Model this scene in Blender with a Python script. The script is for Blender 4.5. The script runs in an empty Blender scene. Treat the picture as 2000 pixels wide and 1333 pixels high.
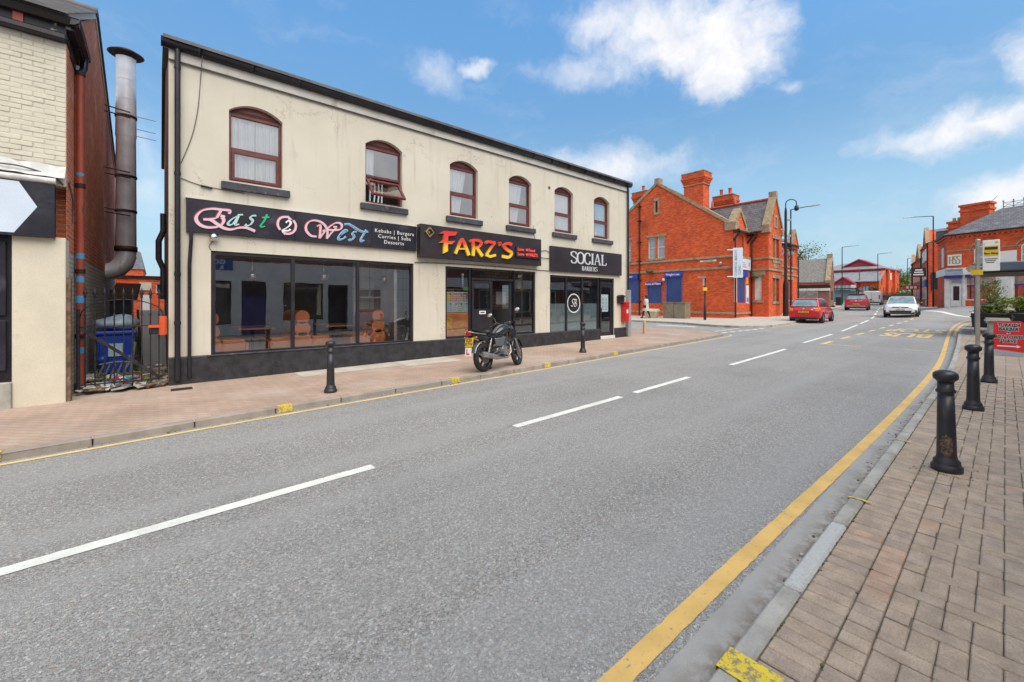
import bpy, bmesh, math, random
import numpy as np
from mathutils import Vector, Matrix
random.seed(7)
R = math.radians
scene = bpy.context.scene
COL = scene.collection

# ------------------------------------------------------------------ camera
cam_d = bpy.data.cameras.new('camera'); cam = bpy.data.objects.new('camera', cam_d); COL.objects.link(cam)
cam.location = (0, 0, 1.62)
cam.rotation_euler = (R(90), 0, R(49.8 - 90))
cam_d.sensor_width = 36; cam_d.lens = 36 * 815 / 2000; cam_d.shift_y = -0.03825
cam_d.clip_start = 0.05; cam_d.clip_end = 3000
scene.camera = cam

# ------------------------------------------------------------------ light
SUN_EL, SUN_AZ = 57, -98          # azimuth from +X, counter-clockwise: behind the camera
EXPOSURE = 1.45
scene.view_settings.view_transform = 'Standard'
scene.view_settings.look = 'None'
scene.view_settings.exposure = EXPOSURE
scene.view_settings.gamma = 1
scene.view_settings.use_curve_mapping = False
sd = bpy.data.lights.new('sun', 'SUN'); sd.energy = 1.5; sd.angle = R(65); sd.color = (1, .93, .83)
sun = bpy.data.objects.new('sun', sd); COL.objects.link(sun)
_d = Vector((math.cos(R(SUN_AZ)) * math.cos(R(SUN_EL)), math.sin(R(SUN_AZ)) * math.cos(R(SUN_EL)), math.sin(R(SUN_EL))))
sun.rotation_euler = _d.to_track_quat('Z', 'Y').to_euler()
sun.location = _d * 200

class NT:
    """small node-tree helper"""
    def __init__(s, tree): s.t = tree; s.n = tree.nodes; s.l = tree.links
    def new(s, kind, **kw):
        n = s.n.new(kind)
        for k, v in kw.items():
            if k == 'i':
                for kk, vv in v.items():
                    sock = n.inputs[kk]
                    if isinstance(vv, bpy.types.NodeSocket): s.l.new(vv, sock)
                    else: sock.default_value = vv
            else: setattr(n, k, v)
        return n
    def math(s, op, a, b=0.0, c=0.0, clamp=False):
        n = s.new('ShaderNodeMath', operation=op, use_clamp=clamp, i={0: a, 1: b, 2: c}); return n.outputs[0]
    def vmath(s, op, a, b=(0, 0, 0)):
        n = s.new('ShaderNodeVectorMath', operation=op, i={0: a, 1: b})
        return n.outputs['Value'] if op in ('DOT_PRODUCT', 'LENGTH') else n.outputs[0]
    def mix(s, f, a, b, blend='MIX'):
        n = s.new('ShaderNodeMix', data_type='RGBA', blend_type=blend)
        for k, v in ((0, f), (6, a), (7, b)):
            if isinstance(v, bpy.types.NodeSocket): s.l.new(v, n.inputs[k])
            else: n.inputs[k].default_value = v if k == 0 else (*v[:3], 1)
        return n.outputs[2]
    def ramp(s, f, lo, hi, a=0.0, b=1.0):
        n = s.new('ShaderNodeMapRange', interpolation_type='SMOOTHSTEP', i={0: f, 1: lo, 2: hi, 3: a, 4: b}); return n.outputs[0]
    def noise(s, vec, scale, detail=4, rough=.55, out=0):
        n = s.new('ShaderNodeTexNoise', i={'Scale': scale, 'Detail': detail, 'Roughness': rough})
        if vec is not None: s.l.new(vec, n.inputs['Vector'])
        return n.outputs[out]

world = bpy.data.worlds.new('World'); scene.world = world; world.use_nodes = True
w = NT(world.node_tree); w.n.clear()
wo = w.new('ShaderNodeOutputWorld'); bg = w.new('ShaderNodeBackground'); bg.inputs[1].default_value = 0.08
w.l.new(bg.outputs[0], wo.inputs[0])
sky = w.new('ShaderNodeTexSky', sky_type='NISHITA', sun_disc=False, sun_elevation=R(SUN_EL), sun_rotation=R(90 - SUN_AZ),
            air_density=1.0, dust_density=0.6, ozone_density=1.6)
d_ = w.vmath('NORMALIZE', w.new('ShaderNodeTexCoord').outputs['Generated'])
dz = w.new('ShaderNodeSeparateXYZ', i={0: d_}).outputs[2]
skc = w.mix(1.0, sky.outputs[0], w.mix(w.ramp(dz, .30, .62), (.66, .84, .84), (.74, 1.12, 1.22)), 'MULTIPLY')
# pale air low over the roofs, the same all the way round
skc = w.mix(w.ramp(dz, 0.0, 0.42, .85, 0.0), skc, (2.1, 2.88, 3.5))
warp = w.vmath('ADD', d_, w.vmath('SCALE', w.new('ShaderNodeVectorMath', operation='SUBTRACT', i={0: w.noise(d_, 9, 5, .6, 1), 1: (.5, .5, .5)}).outputs[0]))
warp.node.inputs[1].links[0].from_node.inputs['Scale'].default_value = .10
nz = w.noise(warp, 7.0, 9, .58)
nfine = w.noise(warp, 24, 6, .6)
def px_dir(u, v):
    c, s = math.cos(R(49.8)), math.sin(R(49.8)); a = u - 1000
    return Vector((815 * c + a * s, 815 * s - a * c, 590 - v)).normalized()
CLOUDS = [  # azimuth/elevation of each cumulus given as a direction, angular half-sizes, strength
    (px_dir(1320, 90), .23, .066, 1.0), (px_dir(1180, 55), .11, .055, .9), (px_dir(1430, 125), .11, .055, 1.0), (px_dir(1130, 150), .13, .04, .55), (px_dir(1280, 60), .12, .055, 1.0),
    (px_dir(838, 130), .06, .045, .50), (px_dir(938, 125), .035, .016, .7),
    (px_dir(1210, 335), .14, .06, .9), (px_dir(1130, 325), .09, .035, .6), (px_dir(1930, 240), .11, .04, 1.0), (px_dir(1830, 258), .09, .025, .7),
    (px_dir(2010, 120), .03, .05, 1.0), (px_dir(1965, 385), .10, .04, .9), (px_dir(1540, 178), .04, .016, .5),
    (px_dir(1480, 8), .05, .012, .6), (px_dir(283, 285), .03, .05, .4), (px_dir(290, 370), .03, .05, .4)]
mask = None
for dv, a, b, k in CLOUDS:
    rt = Vector((dv.y, -dv.x, 0)).normalized(); up = rt.cross(dv).normalized()
    x = w.math('DIVIDE', w.vmath('DOT_PRODUCT', warp, tuple(rt)), a)
    y0 = w.math('DIVIDE', w.math('SUBTRACT', w.vmath('DOT_PRODUCT', warp, tuple(up)), 0), b)
    r2 = w.math('ADD', w.math('MULTIPLY', x, x), w.math('MULTIPLY', y0, y0))
    e = w.math('SUBTRACT', 1.0, w.math('SQRT', r2))
    e = w.math('MULTIPLY', w.math('MAXIMUM', e, -1.2), 0.55)
    front = w.math('GREATER_THAN', w.vmath('DOT_PRODUCT', d_, tuple(dv)), .3)
    e = w.math('MULTIPLY', w.ramp(w.math('ADD', e, w.math('MULTIPLY', w.math('SUBTRACT', nz, .5), 1.55)), -.16, .56, 0, k), front)
    mask = e if mask is None else w.math('MAXIMUM', mask, e)
# added cumulus over the unseen dome, cover thickened to whiten the ambient light
rest = w.math('GREATER_THAN', .25, w.vmath('DOT_PRODUCT', d_, tuple(px_dir(1150, 300))))
gen = w.math('MULTIPLY', w.ramp(w.noise(warp, 2.6, 8, .6), .36, .52, 0, .95), rest)
mask = w.math('MAXIMUM', mask, gen)
# thin veils
veil = w.ramp(w.noise(w.vmath('MULTIPLY', warp, (2, 2, 7)), 2.2, 5, .6), .48, .8, 0, .16)
mask = w.math('MAXIMUM', mask, veil)
cl = w.mix(w.ramp(nfine, .3, .7), (4.1, 4.15, 4.4), (4.8, 4.75, 4.8))
skc = w.mix(mask, skc, cl)
w.l.new(skc, bg.inputs[0])

# ------------------------------------------------------------------ ground shape
_px = np.array([-30, 0, 10, 15, 20, 29, 39, 53, 80, 120, 200, 600.]); _pz = np.array([-.1, 0, .09, .145, .2, .31, .48, .75, 1.15, 2.1, 4.2, 9])
_xs = np.arange(-60, 600, .25); _zs = np.interp(_xs, _px, _pz)
_k = np.ones(17) / 17
_zs = np.convolve(np.pad(_zs, 8, mode='edge'), _k, 'valid')
def zg(x, y):
    b = float(np.interp(x, [36, 50, 300], [0, .5, .5])); s = min(max((6 - y) / 4, 0), 1); s = s * s * (3 - 2 * s)
    return float(np.interp(x, _xs, _zs)) + b * s
KERB = .11

# ------------------------------------------------------------------ materials
MATS = {}
def _mk(name):
    m = bpy.data.materials.new(name); m.use_nodes = True
    t = NT(m.node_tree); t.n.clear()
    out = t.new('ShaderNodeOutputMaterial'); bs = t.new('ShaderNodeBsdfPrincipled')
    t.l.new(bs.outputs[0], out.inputs[0]); MATS[name] = m
    return m, t, bs
def mat(name, rgb, rough=.6, metal=0.0, var=.12, vs=2.5, bump=.0, bs=60, spec=.4, stain=None, stain_s=1.2, stain_lo=.55, stain_hi=.75, coat=0, grain=.06, obj=False):
    """plain surface: colour with soft mottling, fine grain, an optional second stain colour and relief"""
    m, t, b = _mk(name)
    pos = t.new('ShaderNodeTexCoord').outputs['Object'] if obj else t.new('ShaderNodeNewGeometry').outputs['Position']
    n1 = t.noise(pos, vs, 5, .6); n2 = t.noise(pos, bs, 3, .6)
    c = t.mix(t.ramp(n1, .3, .7), [x * (1 - var) for x in rgb], [min(1, x * (1 + var)) for x in rgb])
    c = t.mix(t.ramp(n2, .25, .75, 0, 1), c, t.mix(1.0, c, [1 - 2 * grain] * 3, 'MULTIPLY'))
    if stain: c = t.mix(t.ramp(t.noise(pos, stain_s, 6, .65), stain_lo, stain_hi), c, stain)
    t.l.new(c, b.inputs['Base Color'])
    b.inputs['Metallic'].default_value = metal; b.inputs['Specular IOR Level'].default_value = spec
    t.l.new(t.ramp(n1, .2, .8, max(rough - .08, .02), min(rough + .08, 1)), b.inputs['Roughness'])
    if coat: b.inputs['Coat Weight'].default_value = coat; b.inputs['Coat Roughness'].default_value = .04
    if bump:
        bp = t.new('ShaderNodeBump', i={'Strength': bump, 'Distance': .01, 'Height': n2}); t.l.new(bp.outputs[0], b.inputs['Normal'])
    return m
def wallvec(t, rot=0):
    g = t.new('ShaderNodeNewGeometry')
    p = g.outputs['Position']
    if rot: p = t.new('ShaderNodeVectorRotate', rotation_type='Z_AXIS', i={0: p, 'Angle': -R(rot)}).outputs[0]
    nn = g.outputs['True Normal']
    if rot: nn = t.new('ShaderNodeVectorRotate', rotation_type='Z_AXIS', i={0: nn, 'Angle': -R(rot)}).outputs[0]
    sp = t.new('ShaderNodeSeparateXYZ', i={0: p}); sn = t.new('ShaderNodeSeparateXYZ', i={0: nn})
    f = t.math('GREATER_THAN', t.math('ABSOLUTE', sn.outputs[0]), t.math('ABSOLUTE', sn.outputs[1]))
    u = t.math('ADD', t.math('MULTIPLY', f, sp.outputs[1]), t.math('MULTIPLY', t.math('SUBTRACT', 1, f), sp.outputs[0]))
    return t.new('ShaderNodeCombineXYZ', i={0: u, 1: sp.outputs[2]}).outputs[0], g.outputs['Position'], sp
def brick(name, c1, c2, mortar, bw=.225, bh=.075, mo=.012, rot=0, stain=None, slo=.5, shi=.75, ss=.8, bump=.5, rough=.85, flat=False):
    m, t, b = _mk(name)
    if flat: v = t.new('ShaderNodeNewGeometry').outputs['Position']; pos = v
    else: v, pos, _ = wallvec(t, rot)
    if flat and rot: v = t.new('ShaderNodeVectorRotate', rotation_type='Z_AXIS', i={0: v, 'Angle': R(rot)}).outputs[0]
    br = t.new('ShaderNodeTexBrick', i={'Vector': v, 'Color1': (*c1, 1), 'Color2': (*c2, 1), 'Mortar': (*mortar, 1), 'Scale': 1, 'Mortar Size': mo,
               'Mortar Smooth': .2, 'Bias': 0, 'Brick Width': bw, 'Row Height': bh})
    n = t.noise(pos, 1.1, 5, .6)
    c = t.mix(t.ramp(n, .3, .7), t.mix(1.0, br.outputs[0], (.80, .80, .80), 'MULTIPLY'), br.outputs[0])
    c = t.mix(t.ramp(t.noise(pos, 45, 3, .6), .3, .75, 0, .35), c, t.mix(1.0, c, (.6, .6, .6), 'MULTIPLY'))
    if stain: c = t.mix(t.ramp(t.noise(pos, ss, 6, .68), slo, shi), c, stain)
    t.l.new(c, b.inputs['Base Color']); b.inputs['Roughness'].default_value = rough; b.inputs['Specular IOR Level'].default_value = .25
    bp = t.new('ShaderNodeBump', i={'Strength': bump, 'Distance': .008, 'Height': t.math('SUBTRACT', 1, br.outputs['Fac'])})
    t.l.new(bp.outputs[0], b.inputs['Normal'])
    return m
def glass(name, tint=(.9, .95, .95), refl=.16, rough=.0):
    m = bpy.data.materials.new(name); m.use_nodes = True; t = NT(m.node_tree); t.n.clear(); MATS[name] = m
    out = t.new('ShaderNodeOutputMaterial')
    tr = t.new('ShaderNodeBsdfTransparent', i={0: (*tint, 1)}); gl = t.new('ShaderNodeBsdfGlossy', i={0: (1, 1, 1, 1), 'Roughness': rough})
    pos = t.new('ShaderNodeNewGeometry').outputs['Position']
    bp = t.new('ShaderNodeBump', i={'Strength': .05, 'Distance': .02, 'Height': t.noise(pos, 1.6, 2, .5)}); t.l.new(bp.outputs[0], gl.inputs['Normal'])
    fr = t.new('ShaderNodeFresnel', i={0: 1.5})
    f = t.math('ADD', t.math('MULTIPLY', fr.outputs[0], 1.4), refl, clamp=True)
    mx = t.new('ShaderNodeMixShader', i={0: f, 1: tr.outputs[0], 2: gl.outputs[0]}); t.l.new(mx.outputs[0], out.inputs[0])
    return m
def emit(name, rgb, k):
    m, t, b = _mk(name); b.inputs['Base Color'].default_value = (*rgb, 1); b.inputs['Emission Color'].default_value = (*rgb, 1); b.inputs['Emission Strength'].default_value = k
    return m

def rust_metal(name, base, rust=(.22, .07, .02), lo=.55, hi=.7, rough=.45, metal=.6):
    m, t, b = _mk(name)
    pos = t.new('ShaderNodeNewGeometry').outputs['Position']
    v = t.vmath('MULTIPLY', pos, (5, 5, .8))
    c = t.mix(t.ramp(t.noise(pos, 3, 5, .6), .3, .7), [x * .8 for x in base], base)
    c = t.mix(t.ramp(t.noise(v, 1.4, 6, .62), lo, hi), c, rust)
    t.l.new(c, b.inputs['Base Color']); b.inputs['Metallic'].default_value = metal; b.inputs['Roughness'].default_value = rough
    return m

def asphalt():
    m, t, b = _mk('asphalt')
    pos = t.new('ShaderNodeNewGeometry').outputs['Position']
    v = t.vmath('ADD', pos, t.vmath('SCALE', t.noise(pos, 30, 2, .5, 1))); v.node.inputs[1].links[0].from_node.inputs['Scale'].default_value = .02
    vo = t.new('ShaderNodeTexVoronoi', i={'Vector': v, 'Scale': 84.0, 'Randomness': 1.0})
    v2 = t.new('ShaderNodeTexVoronoi', feature='DISTANCE_TO_EDGE', i={'Vector': v, 'Scale': 84.0, 'Randomness': 1.0})
    rnd = t.new('ShaderNodeSeparateColor', i={0: vo.outputs['Color']})
    c = t.mix(rnd.outputs[0], (.245, .233, .215), (.41, .393, .364))
    c = t.mix(t.ramp(rnd.outputs[1], .9, .97), c, (.50, .48, .45))
    c = t.mix(t.ramp(rnd.outputs[2], .93, .98), c, (.33, .26, .21))
    c = t.mix(t.math('MULTIPLY', t.ramp(v2.outputs['Distance'], .0, .16, .9, 0), t.ramp(t.noise(pos, 55, 4, .7), .44, .60)), c, (.072, .068, .064))
    big = t.noise(pos, .35, 5, .6)
    c = t.mix(t.ramp(big, .35, .7, 0, .5), c, t.mix(1.0, c, (.72, .72, .73), 'MULTIPLY'))
    c = t.mix(t.ramp(t.noise(pos, 3.2, 6, .7), .56, .8, 0, .4), c, (.20, .193, .183))
    # worn wheel tracks along the lanes
    sp = t.new('ShaderNodeSeparateXYZ', i={0: pos})
    c = t.mix(t.ramp(t.noise(t.vmath('MULTIPLY', pos, (.04, 1.1, 1)), 1.0, 3, .5), .42, .66, 0, .5), c, (.34, .332, .315))
    c = t.mix(t.ramp(t.noise(pos, .9, 3, .4), .62, .72, 0, .15), c, (.19, .182, .17))
    t.l.new(c, b.inputs['Base Color']); b.inputs['Roughness'].default_value = .82; b.inputs['Specular IOR Level'].default_value = .35
    h = t.math('ADD', t.ramp(v2.outputs['Distance'], 0, .25), t.math('MULTIPLY', rnd.outputs[1], .8))
    bp = t.new('ShaderNodeBump', i={'Strength': .6, 'Distance': .005, 'Height': h}); t.l.new(bp.outputs[0], b.inputs['Normal'])
    return m
def paint_line(name, rgb, wear=.585):
    m, t, b = _mk(name)
    pos = t.new('ShaderNodeNewGeometry').outputs['Position']
    c = t.mix(t.ramp(t.noise(pos, 4, 5, .6), .3, .75), rgb, [x * .8 for x in rgb])
    c = t.mix(t.ramp(t.noise(pos, 38, 5, .75), wear, wear + .1, 0, .8), c, (.15, .145, .14))
    t.l.new(c, b.inputs['Base Color']); b.inputs['Roughness'].default_value = .7
    bp = t.new('ShaderNodeBump', i={'Strength': .5, 'Distance': .005, 'Height': t.noise(pos, 70, 3, .6)}); t.l.new(bp.outputs[0], b.inputs['Normal'])
    return m

# ------------------------------------------------------------------ mesh builder
ORIG = {}
def root_of(o):
    while o.parent: o = o.parent
    return o
class MB:
    def __init__(s): s.v = []; s.f = []; s.m = []; s.sm = []; s.cur = 0; s.smooth = False
    def add(s, verts, faces):
        o = len(s.v); s.v += [tuple(p) for p in verts]
        for f in faces: s.f.append([o + i for i in f]); s.m.append(s.cur); s.sm.append(s.smooth)
        return s
    def quad(s, a, b, c, d): return s.add([a, b, c, d], [(0, 1, 2, 3)])
    def poly(s, pts): return s.add(pts, [tuple(range(len(pts)))])
    def box(s, x0, x1, y0, y1, z0, z1):
        return s.add([(x0, y0, z0), (x1, y0, z0), (x1, y1, z0), (x0, y1, z0), (x0, y0, z1), (x1, y0, z1), (x1, y1, z1), (x0, y1, z1)],
                     [(3, 2, 1, 0), (4, 5, 6, 7), (0, 1, 5, 4), (1, 2, 6, 5), (2, 3, 7, 6), (3, 0, 4, 7)])
    def hexa(s, b, t):          # bottom 4 and top 4 corners
        return s.add(list(b) + list(t), [(3, 2, 1, 0), (4, 5, 6, 7), (0, 1, 5, 4), (1, 2, 6, 5), (2, 3, 7, 6), (3, 0, 4, 7)])
    def prism(s, pts, d):       # pts: 3-D polygon, extruded by vector d
        n = len(pts); q = [tuple(Vector(p) + Vector(d)) for p in pts]
        return s.add(list(pts) + q, [tuple(reversed(range(n))), tuple(range(n, 2 * n))] + [(i, (i + 1) % n, n + (i + 1) % n, n + i) for i in range(n)])
    def beam(s, p, q, w, h, up=(0, 0, 1)):
        p, q = Vector(p), Vector(q); a = (q - p).normalized(); up = Vector(up); x = a.cross(up)
        if x.length < 1e-4: x = a.cross(Vector((1, 0, 0)))
        x.normalize(); y = x.cross(a).normalized(); x *= w / 2; y *= h / 2
        return s.hexa([p - x - y, p + x - y, p + x + y, p - x + y], [q - x - y, q + x - y, q + x + y, q - x + y])
    def tube(s, pts, r, n=8, cap=True):
        pts = [Vector(p) for p in pts]; rs = r if isinstance(r, (list, tuple)) else [r] * len(pts)
        o = len(s.v); prev = None; sm = s.smooth; s.smooth = True
        verts = []
        for i, p in enumerate(pts):
            a = (pts[min(i + 1, len(pts) - 1)] - pts[max(i - 1, 0)]).normalized()
            if prev is None:
                x = a.cross(Vector((0, 0, 1)))
                if x.length < 1e-3: x = a.cross(Vector((1, 0, 0)))
            else: x = prev - a * prev.dot(a)
            x.normalize(); prev = x; y = a.cross(x)
            for k in range(n):
                an = 2 * math.pi * k / n; verts.append(p + (x * math.cos(an) + y * math.sin(an)) * rs[i])
        fs = [(i * n + k, i * n + (k + 1) % n, (i + 1) * n + (k + 1) % n, (i + 1) * n + k) for i in range(len(pts) - 1) for k in range(n)]
        s.add(verts, fs); s.smooth = False
        if cap:
            m = len(pts) - 1
            s.add([verts[k] for k in range(n)], [tuple(reversed(range(n)))]); s.add([verts[m * n + k] for k in range(n)], [tuple(range(n))])
        s.smooth = sm
        return s
    def cyl(s, p, q, r, n=12, r2=None, cap=True): return s.tube([p, q], [r, r if r2 is None else r2], n, cap)
    def lathe(s, prof, c=(0, 0, 0), n=20, axis='z'):
        def pt(r, h, a):
            ca, sa = r * math.cos(a), r * math.sin(a)
            if axis == 'z': return (c[0] + ca, c[1] + sa, c[2] + h)
            if axis == 'y': return (c[0] + ca, c[1] + h, c[2] + sa)
            return (c[0] + h, c[1] + ca, c[2] + sa)
        vs = [pt(r, h, 2 * math.pi * k / n) for r, h in prof for k in range(n)]
        sm = s.smooth; s.smooth = True
        s.add(vs, [(i * n + k, i * n + (k + 1) % n, (i + 1) * n + (k + 1) % n, (i + 1) * n + k) for i in range(len(prof) - 1) for k in range(n)])
        s.smooth = sm; return s
    def ball(s, c, rx, ry=None, rz=None, n=12, m=8):
        ry = ry or rx; rz = rz or rx
        vs = [(c[0] + rx * math.sin(math.pi * i / m) * math.cos(2 * math.pi * k / n), c[1] + ry * math.sin(math.pi * i / m) * math.sin(2 * math.pi * k / n), c[2] - rz * math.cos(math.pi * i / m)) for i in range(m + 1) for k in range(n)]
        sm = s.smooth; s.smooth = True
        s.add(vs, [(i * n + k, i * n + (k + 1) % n, (i + 1) * n + (k + 1) % n, (i + 1) * n + k) for i in range(m) for k in range(n)])
        s.smooth = sm; return s
    def holed(s, axis, a0, a1, z0, z1, c0, c1, holes):
        """wall along x (axis 'x', between y=c0 and c1) or along y, with rectangular holes (a0,a1,z0,z1)"""
        P = (lambda a, c, z: (a, c, z)) if axis == 'x' else (lambda a, c, z: (c, a, z))
        A = sorted({a0, a1, *[h[0] for h in holes], *[h[1] for h in holes]}); Z = sorted({z0, z1, *[h[2] for h in holes], *[h[3] for h in holes]})
        A = [a for a in A if a0 <= a <= a1]; Z = [z for z in Z if z0 <= z <= z1]
        for i in range(len(A) - 1):
            for j in range(len(Z) - 1):
                am, zm = (A[i] + A[i + 1]) / 2, (Z[j] + Z[j + 1]) / 2
                if any(h[0] < am < h[1] and h[2] < zm < h[3] for h in holes): continue
                for c in (c0, c1): s.quad(P(A[i], c, Z[j]), P(A[i + 1], c, Z[j]), P(A[i + 1], c, Z[j + 1]), P(A[i], c, Z[j + 1]))
        for h in list(holes) + [(a0, a1, z0, z1)]:
            x0, x1, y0, y1 = max(h[0], a0), min(h[1], a1), max(h[2], z0), min(h[3], z1)
            s.quad(P(x0, c0, y0), P(x1, c0, y0), P(x1, c1, y0), P(x0, c1, y0)); s.quad(P(x0, c0, y1), P(x1, c0, y1), P(x1, c1, y1), P(x0, c1, y1))
            s.quad(P(x0, c0, y0), P(x0, c0, y1), P(x0, c1, y1), P(x0, c1, y0)); s.quad(P(x1, c0, y0), P(x1, c0, y1), P(x1, c1, y1), P(x1, c1, y0))
        return s
    def xf(s, M, start=0):
        for i in range(start, len(s.v)): s.v[i] = tuple(M @ Vector(s.v[i]))
        return s
    def mesh(s, name, mats, off=Vector((0, 0, 0)), bevel=0, seg=1, recalc=True):
        me = bpy.data.meshes.new(name)
        me.from_pydata([(p[0] - off[0], p[1] - off[1], p[2] - off[2]) for p in s.v], [], s.f)
        mats = mats if isinstance(mats, (list, tuple)) else [mats]
        for m in mats: me.materials.append(MATS[m] if isinstance(m, str) else m)
        me.polygons.foreach_set('material_index', s.m); me.polygons.foreach_set('use_smooth', s.sm)
        if recalc or bevel:
            bm = bmesh.new(); bm.from_mesh(me)
            if bevel:
                bmesh.ops.remove_doubles(bm, verts=bm.verts, dist=1e-5)
                es = [e for e in bm.edges if len(e.link_faces) == 2 and e.calc_face_angle(0) > .5]
                bmesh.ops.bevel(bm, geom=es, offset=bevel, segments=seg, affect='EDGES', clamp_overlap=True)
            bmesh.ops.recalc_face_normals(bm, faces=bm.faces); bm.to_mesh(me); bm.free()
        me.update(); return me
    def build(s, name, mats, parent=None, bevel=0, seg=1, recalc=True, **props):
        off = Vector((0, 0, 0))
        if parent is not None:
            off = ORIG.get(root_of(parent).name, off)
        me = s.mesh(name, mats, off, bevel, seg, recalc)
        o = bpy.data.objects.new(name, me); COL.objects.link(o)
        if parent is not None: o.parent = parent
        for k, v in props.items(): o[k] = v
        return o
def thing(name, label, cat, loc=(0, 0, 0), rz=0, group=None, world=False):
    """an Empty at the thing's base; with world=True its parts are given in world coordinates"""
    o = bpy.data.objects.new(name, None); COL.objects.link(o); o.empty_display_size = .2
    o.location = loc; o.rotation_euler = (0, 0, rz); o['label'] = label; o['category'] = cat
    if group: o['group'] = group
    if world: ORIG[o.name] = Vector(loc)
    return o
def one(mb, name, mats, label, cat, loc=(0, 0, 0), group=None, bevel=0, seg=1, rz=0):
    """a thing that is one mesh, modelled in local coordinates"""
    o = mb.build(name, mats, None, bevel, seg); o.location = loc; o.rotation_euler = (0, 0, rz)
    o['label'] = label; o['category'] = cat
    if group: o['group'] = group
    return o
def struct(o, label=None):
    o['kind'] = 'structure'
    if label: o['label'] = label
    return o
def dup(root, loc, rz, label, group=None):
    r = root.copy(); COL.objects.link(r); r.location = loc; r.rotation_euler = (0, 0, rz); r['label'] = label
    if group: r['group'] = group
    for ch in list(root.children):
        c = ch.copy(); COL.objects.link(c); c.parent = r
        for g in ch.children:
            d = g.copy(); COL.objects.link(d); d.parent = c
    return r
def share(name, mesh, parent, loc, rot=(0, 0, 0), scale=(1, 1, 1)):
    """a piece sharing its mesh; loc in world coordinates of the parent thing"""
    o = bpy.data.objects.new(name, mesh); COL.objects.link(o); o.parent = parent
    o.location = Vector(loc) - ORIG.get(root_of(parent).name, Vector((0, 0, 0))); o.rotation_euler = rot; o.scale = scale
    return o
# ---- lettering
def text_mb(body, size, org, xd, up, ext=.01, align='CENTER', mb=None, spacing=1.0, shear=0.0, bold=0.0, line=1.0, xs=1.0):
    cu = bpy.data.curves.new('lettering', 'FONT'); cu.body = body; cu.size = size; cu.align_x = align; cu.align_y = 'CENTER'; cu.extrude = ext / 2
    cu.space_character = spacing; cu.shear = shear; cu.offset = bold; cu.space_line = line; cu.resolution_u = 3
    ob = bpy.data.objects.new('lettering', cu); me = bpy.data.meshes.new_from_object(ob)
    xd, up = Vector(xd).normalized(), Vector(up).normalized(); nn = xd.cross(up)
    mb = mb or MB()
    vs = [Vector(org) + xd * (v.co.x * xs) + up * v.co.y + nn * (v.co.z + ext / 2) for v in me.vertices]
    mb.add(vs, [tuple(p.vertices) for p in me.polygons])
    bpy.data.objects.remove(ob); bpy.data.curves.remove(cu); bpy.data.meshes.remove(me)
    return mb
def spline(pts, n=8):
    out = []; P = [Vector((p[0], p[1])) for p in pts]
    if len(P) < 3: return P
    for i in range(len(P) - 1):
        p0, p1, p2, p3 = P[max(i - 1, 0)], P[i], P[i + 1], P[min(i + 2, len(P) - 1)]
        for k in range(n):
            t = k / n
            out.append(.5 * ((2 * p1) + (-p0 + p2) * t + (2 * p0 - 5 * p1 + 4 * p2 - p3) * t * t + (-p0 + 3 * p1 - 3 * p2 + p3) * t ** 3))
    out.append(P[-1]); return out
_pen_k = [0]
def pen(mb, pts, w, org, xd, up, ext=.01, nib=40, thin=.3, smooth=True, sc=1.0, z0=0.0, n=8):
    """broad-nib stroke: pts in letter units, scaled by sc, laid on the plane (org, xd, up)"""
    p = spline(pts, n) if smooth else [Vector((a[0], a[1])) for a in pts]
    xd, up = Vector(xd).normalized(), Vector(up).normalized(); nn = xd.cross(up)
    _pen_k[0] = (_pen_k[0] + 1) % 9; dz = z0 + _pen_k[0] * .0004
    L, Rr = [], []
    for i, q in enumerate(p):
        a = (p[min(i + 1, len(p) - 1)] - p[max(i - 1, 0)])
        if a.length < 1e-9: a = Vector((1, 0))
        a.normalize(); nrm = Vector((-a.y, a.x)); an = math.atan2(a.y, a.x)
        ww = w * (thin + (1 - thin) * abs(math.sin(an - R(nib)))) / 2
        L.append(q + nrm * ww); Rr.append(q - nrm * ww)
    def W(q, z): return Vector(org) + xd * (q.x * sc) + up * (q.y * sc) + nn * (z + dz)
    m = len(p); vs = [W(q, ext) for q in L] + [W(q, ext) for q in Rr] + [W(q, 0) for q in L] + [W(q, 0) for q in Rr]
    fs = []
    for i in range(m - 1):
        fs += [(i, i + 1, m + i + 1, m + i), (i, 2 * m + i, 2 * m + i + 1, i + 1), (m + i, m + i + 1, 3 * m + i + 1, 3 * m + i)]
    fs += [(0, m, 3 * m, 2 * m), (m - 1, 3 * m - 1, 4 * m - 1, 2 * m - 1)]
    return mb.add(vs, fs)
# ------------------------------------------------------------------ ground, road, pavements
asphalt()
paint_line('white_paint', (.74, .73, .66)); paint_line('yellow_paint', (.70, .44, .13)); paint_line('pale_yellow_paint', (.72, .53, .22), .60)
paint_line('kerb_yellow', (.76, .55, .03), .475)
mat('earth', (.16, .13, .10), .95, var=.3, bump=.4)
mat('kerb_concrete', (.38, .36, .315), .9, var=.2, vs=4, bump=.35, bs=90, stain=(.22, .20, .15), stain_s=2.5, stain_lo=.52, stain_hi=.75)
mat('kerb_brown', (.33, .285, .24), .9, var=.2, vs=4, bump=.35, bs=90, stain=(.20, .17, .14), stain_s=2, stain_lo=.5, stain_hi=.75); mat('kerb_granite', (.46, .455, .43), .85, var=.1, vs=60, bump=.35, bs=110, stain=(.2, .19, .17), stain_s=3)
brick('pink_paving', (.50, .355, .265), (.44, .315, .24), (.30, .23, .18), .2, .1, .006, flat=True, rot=45, stain=(.43, .36, .30), slo=.48, shi=.75, ss=.7, bump=.25)
brick('grey_paving', (.44, .335, .25), (.41, .315, .235), (.24, .195, .15), .1, .2, .008, flat=True, stain=(.36, .31, .26), slo=.5, ss=.8, bump=.3)
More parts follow.
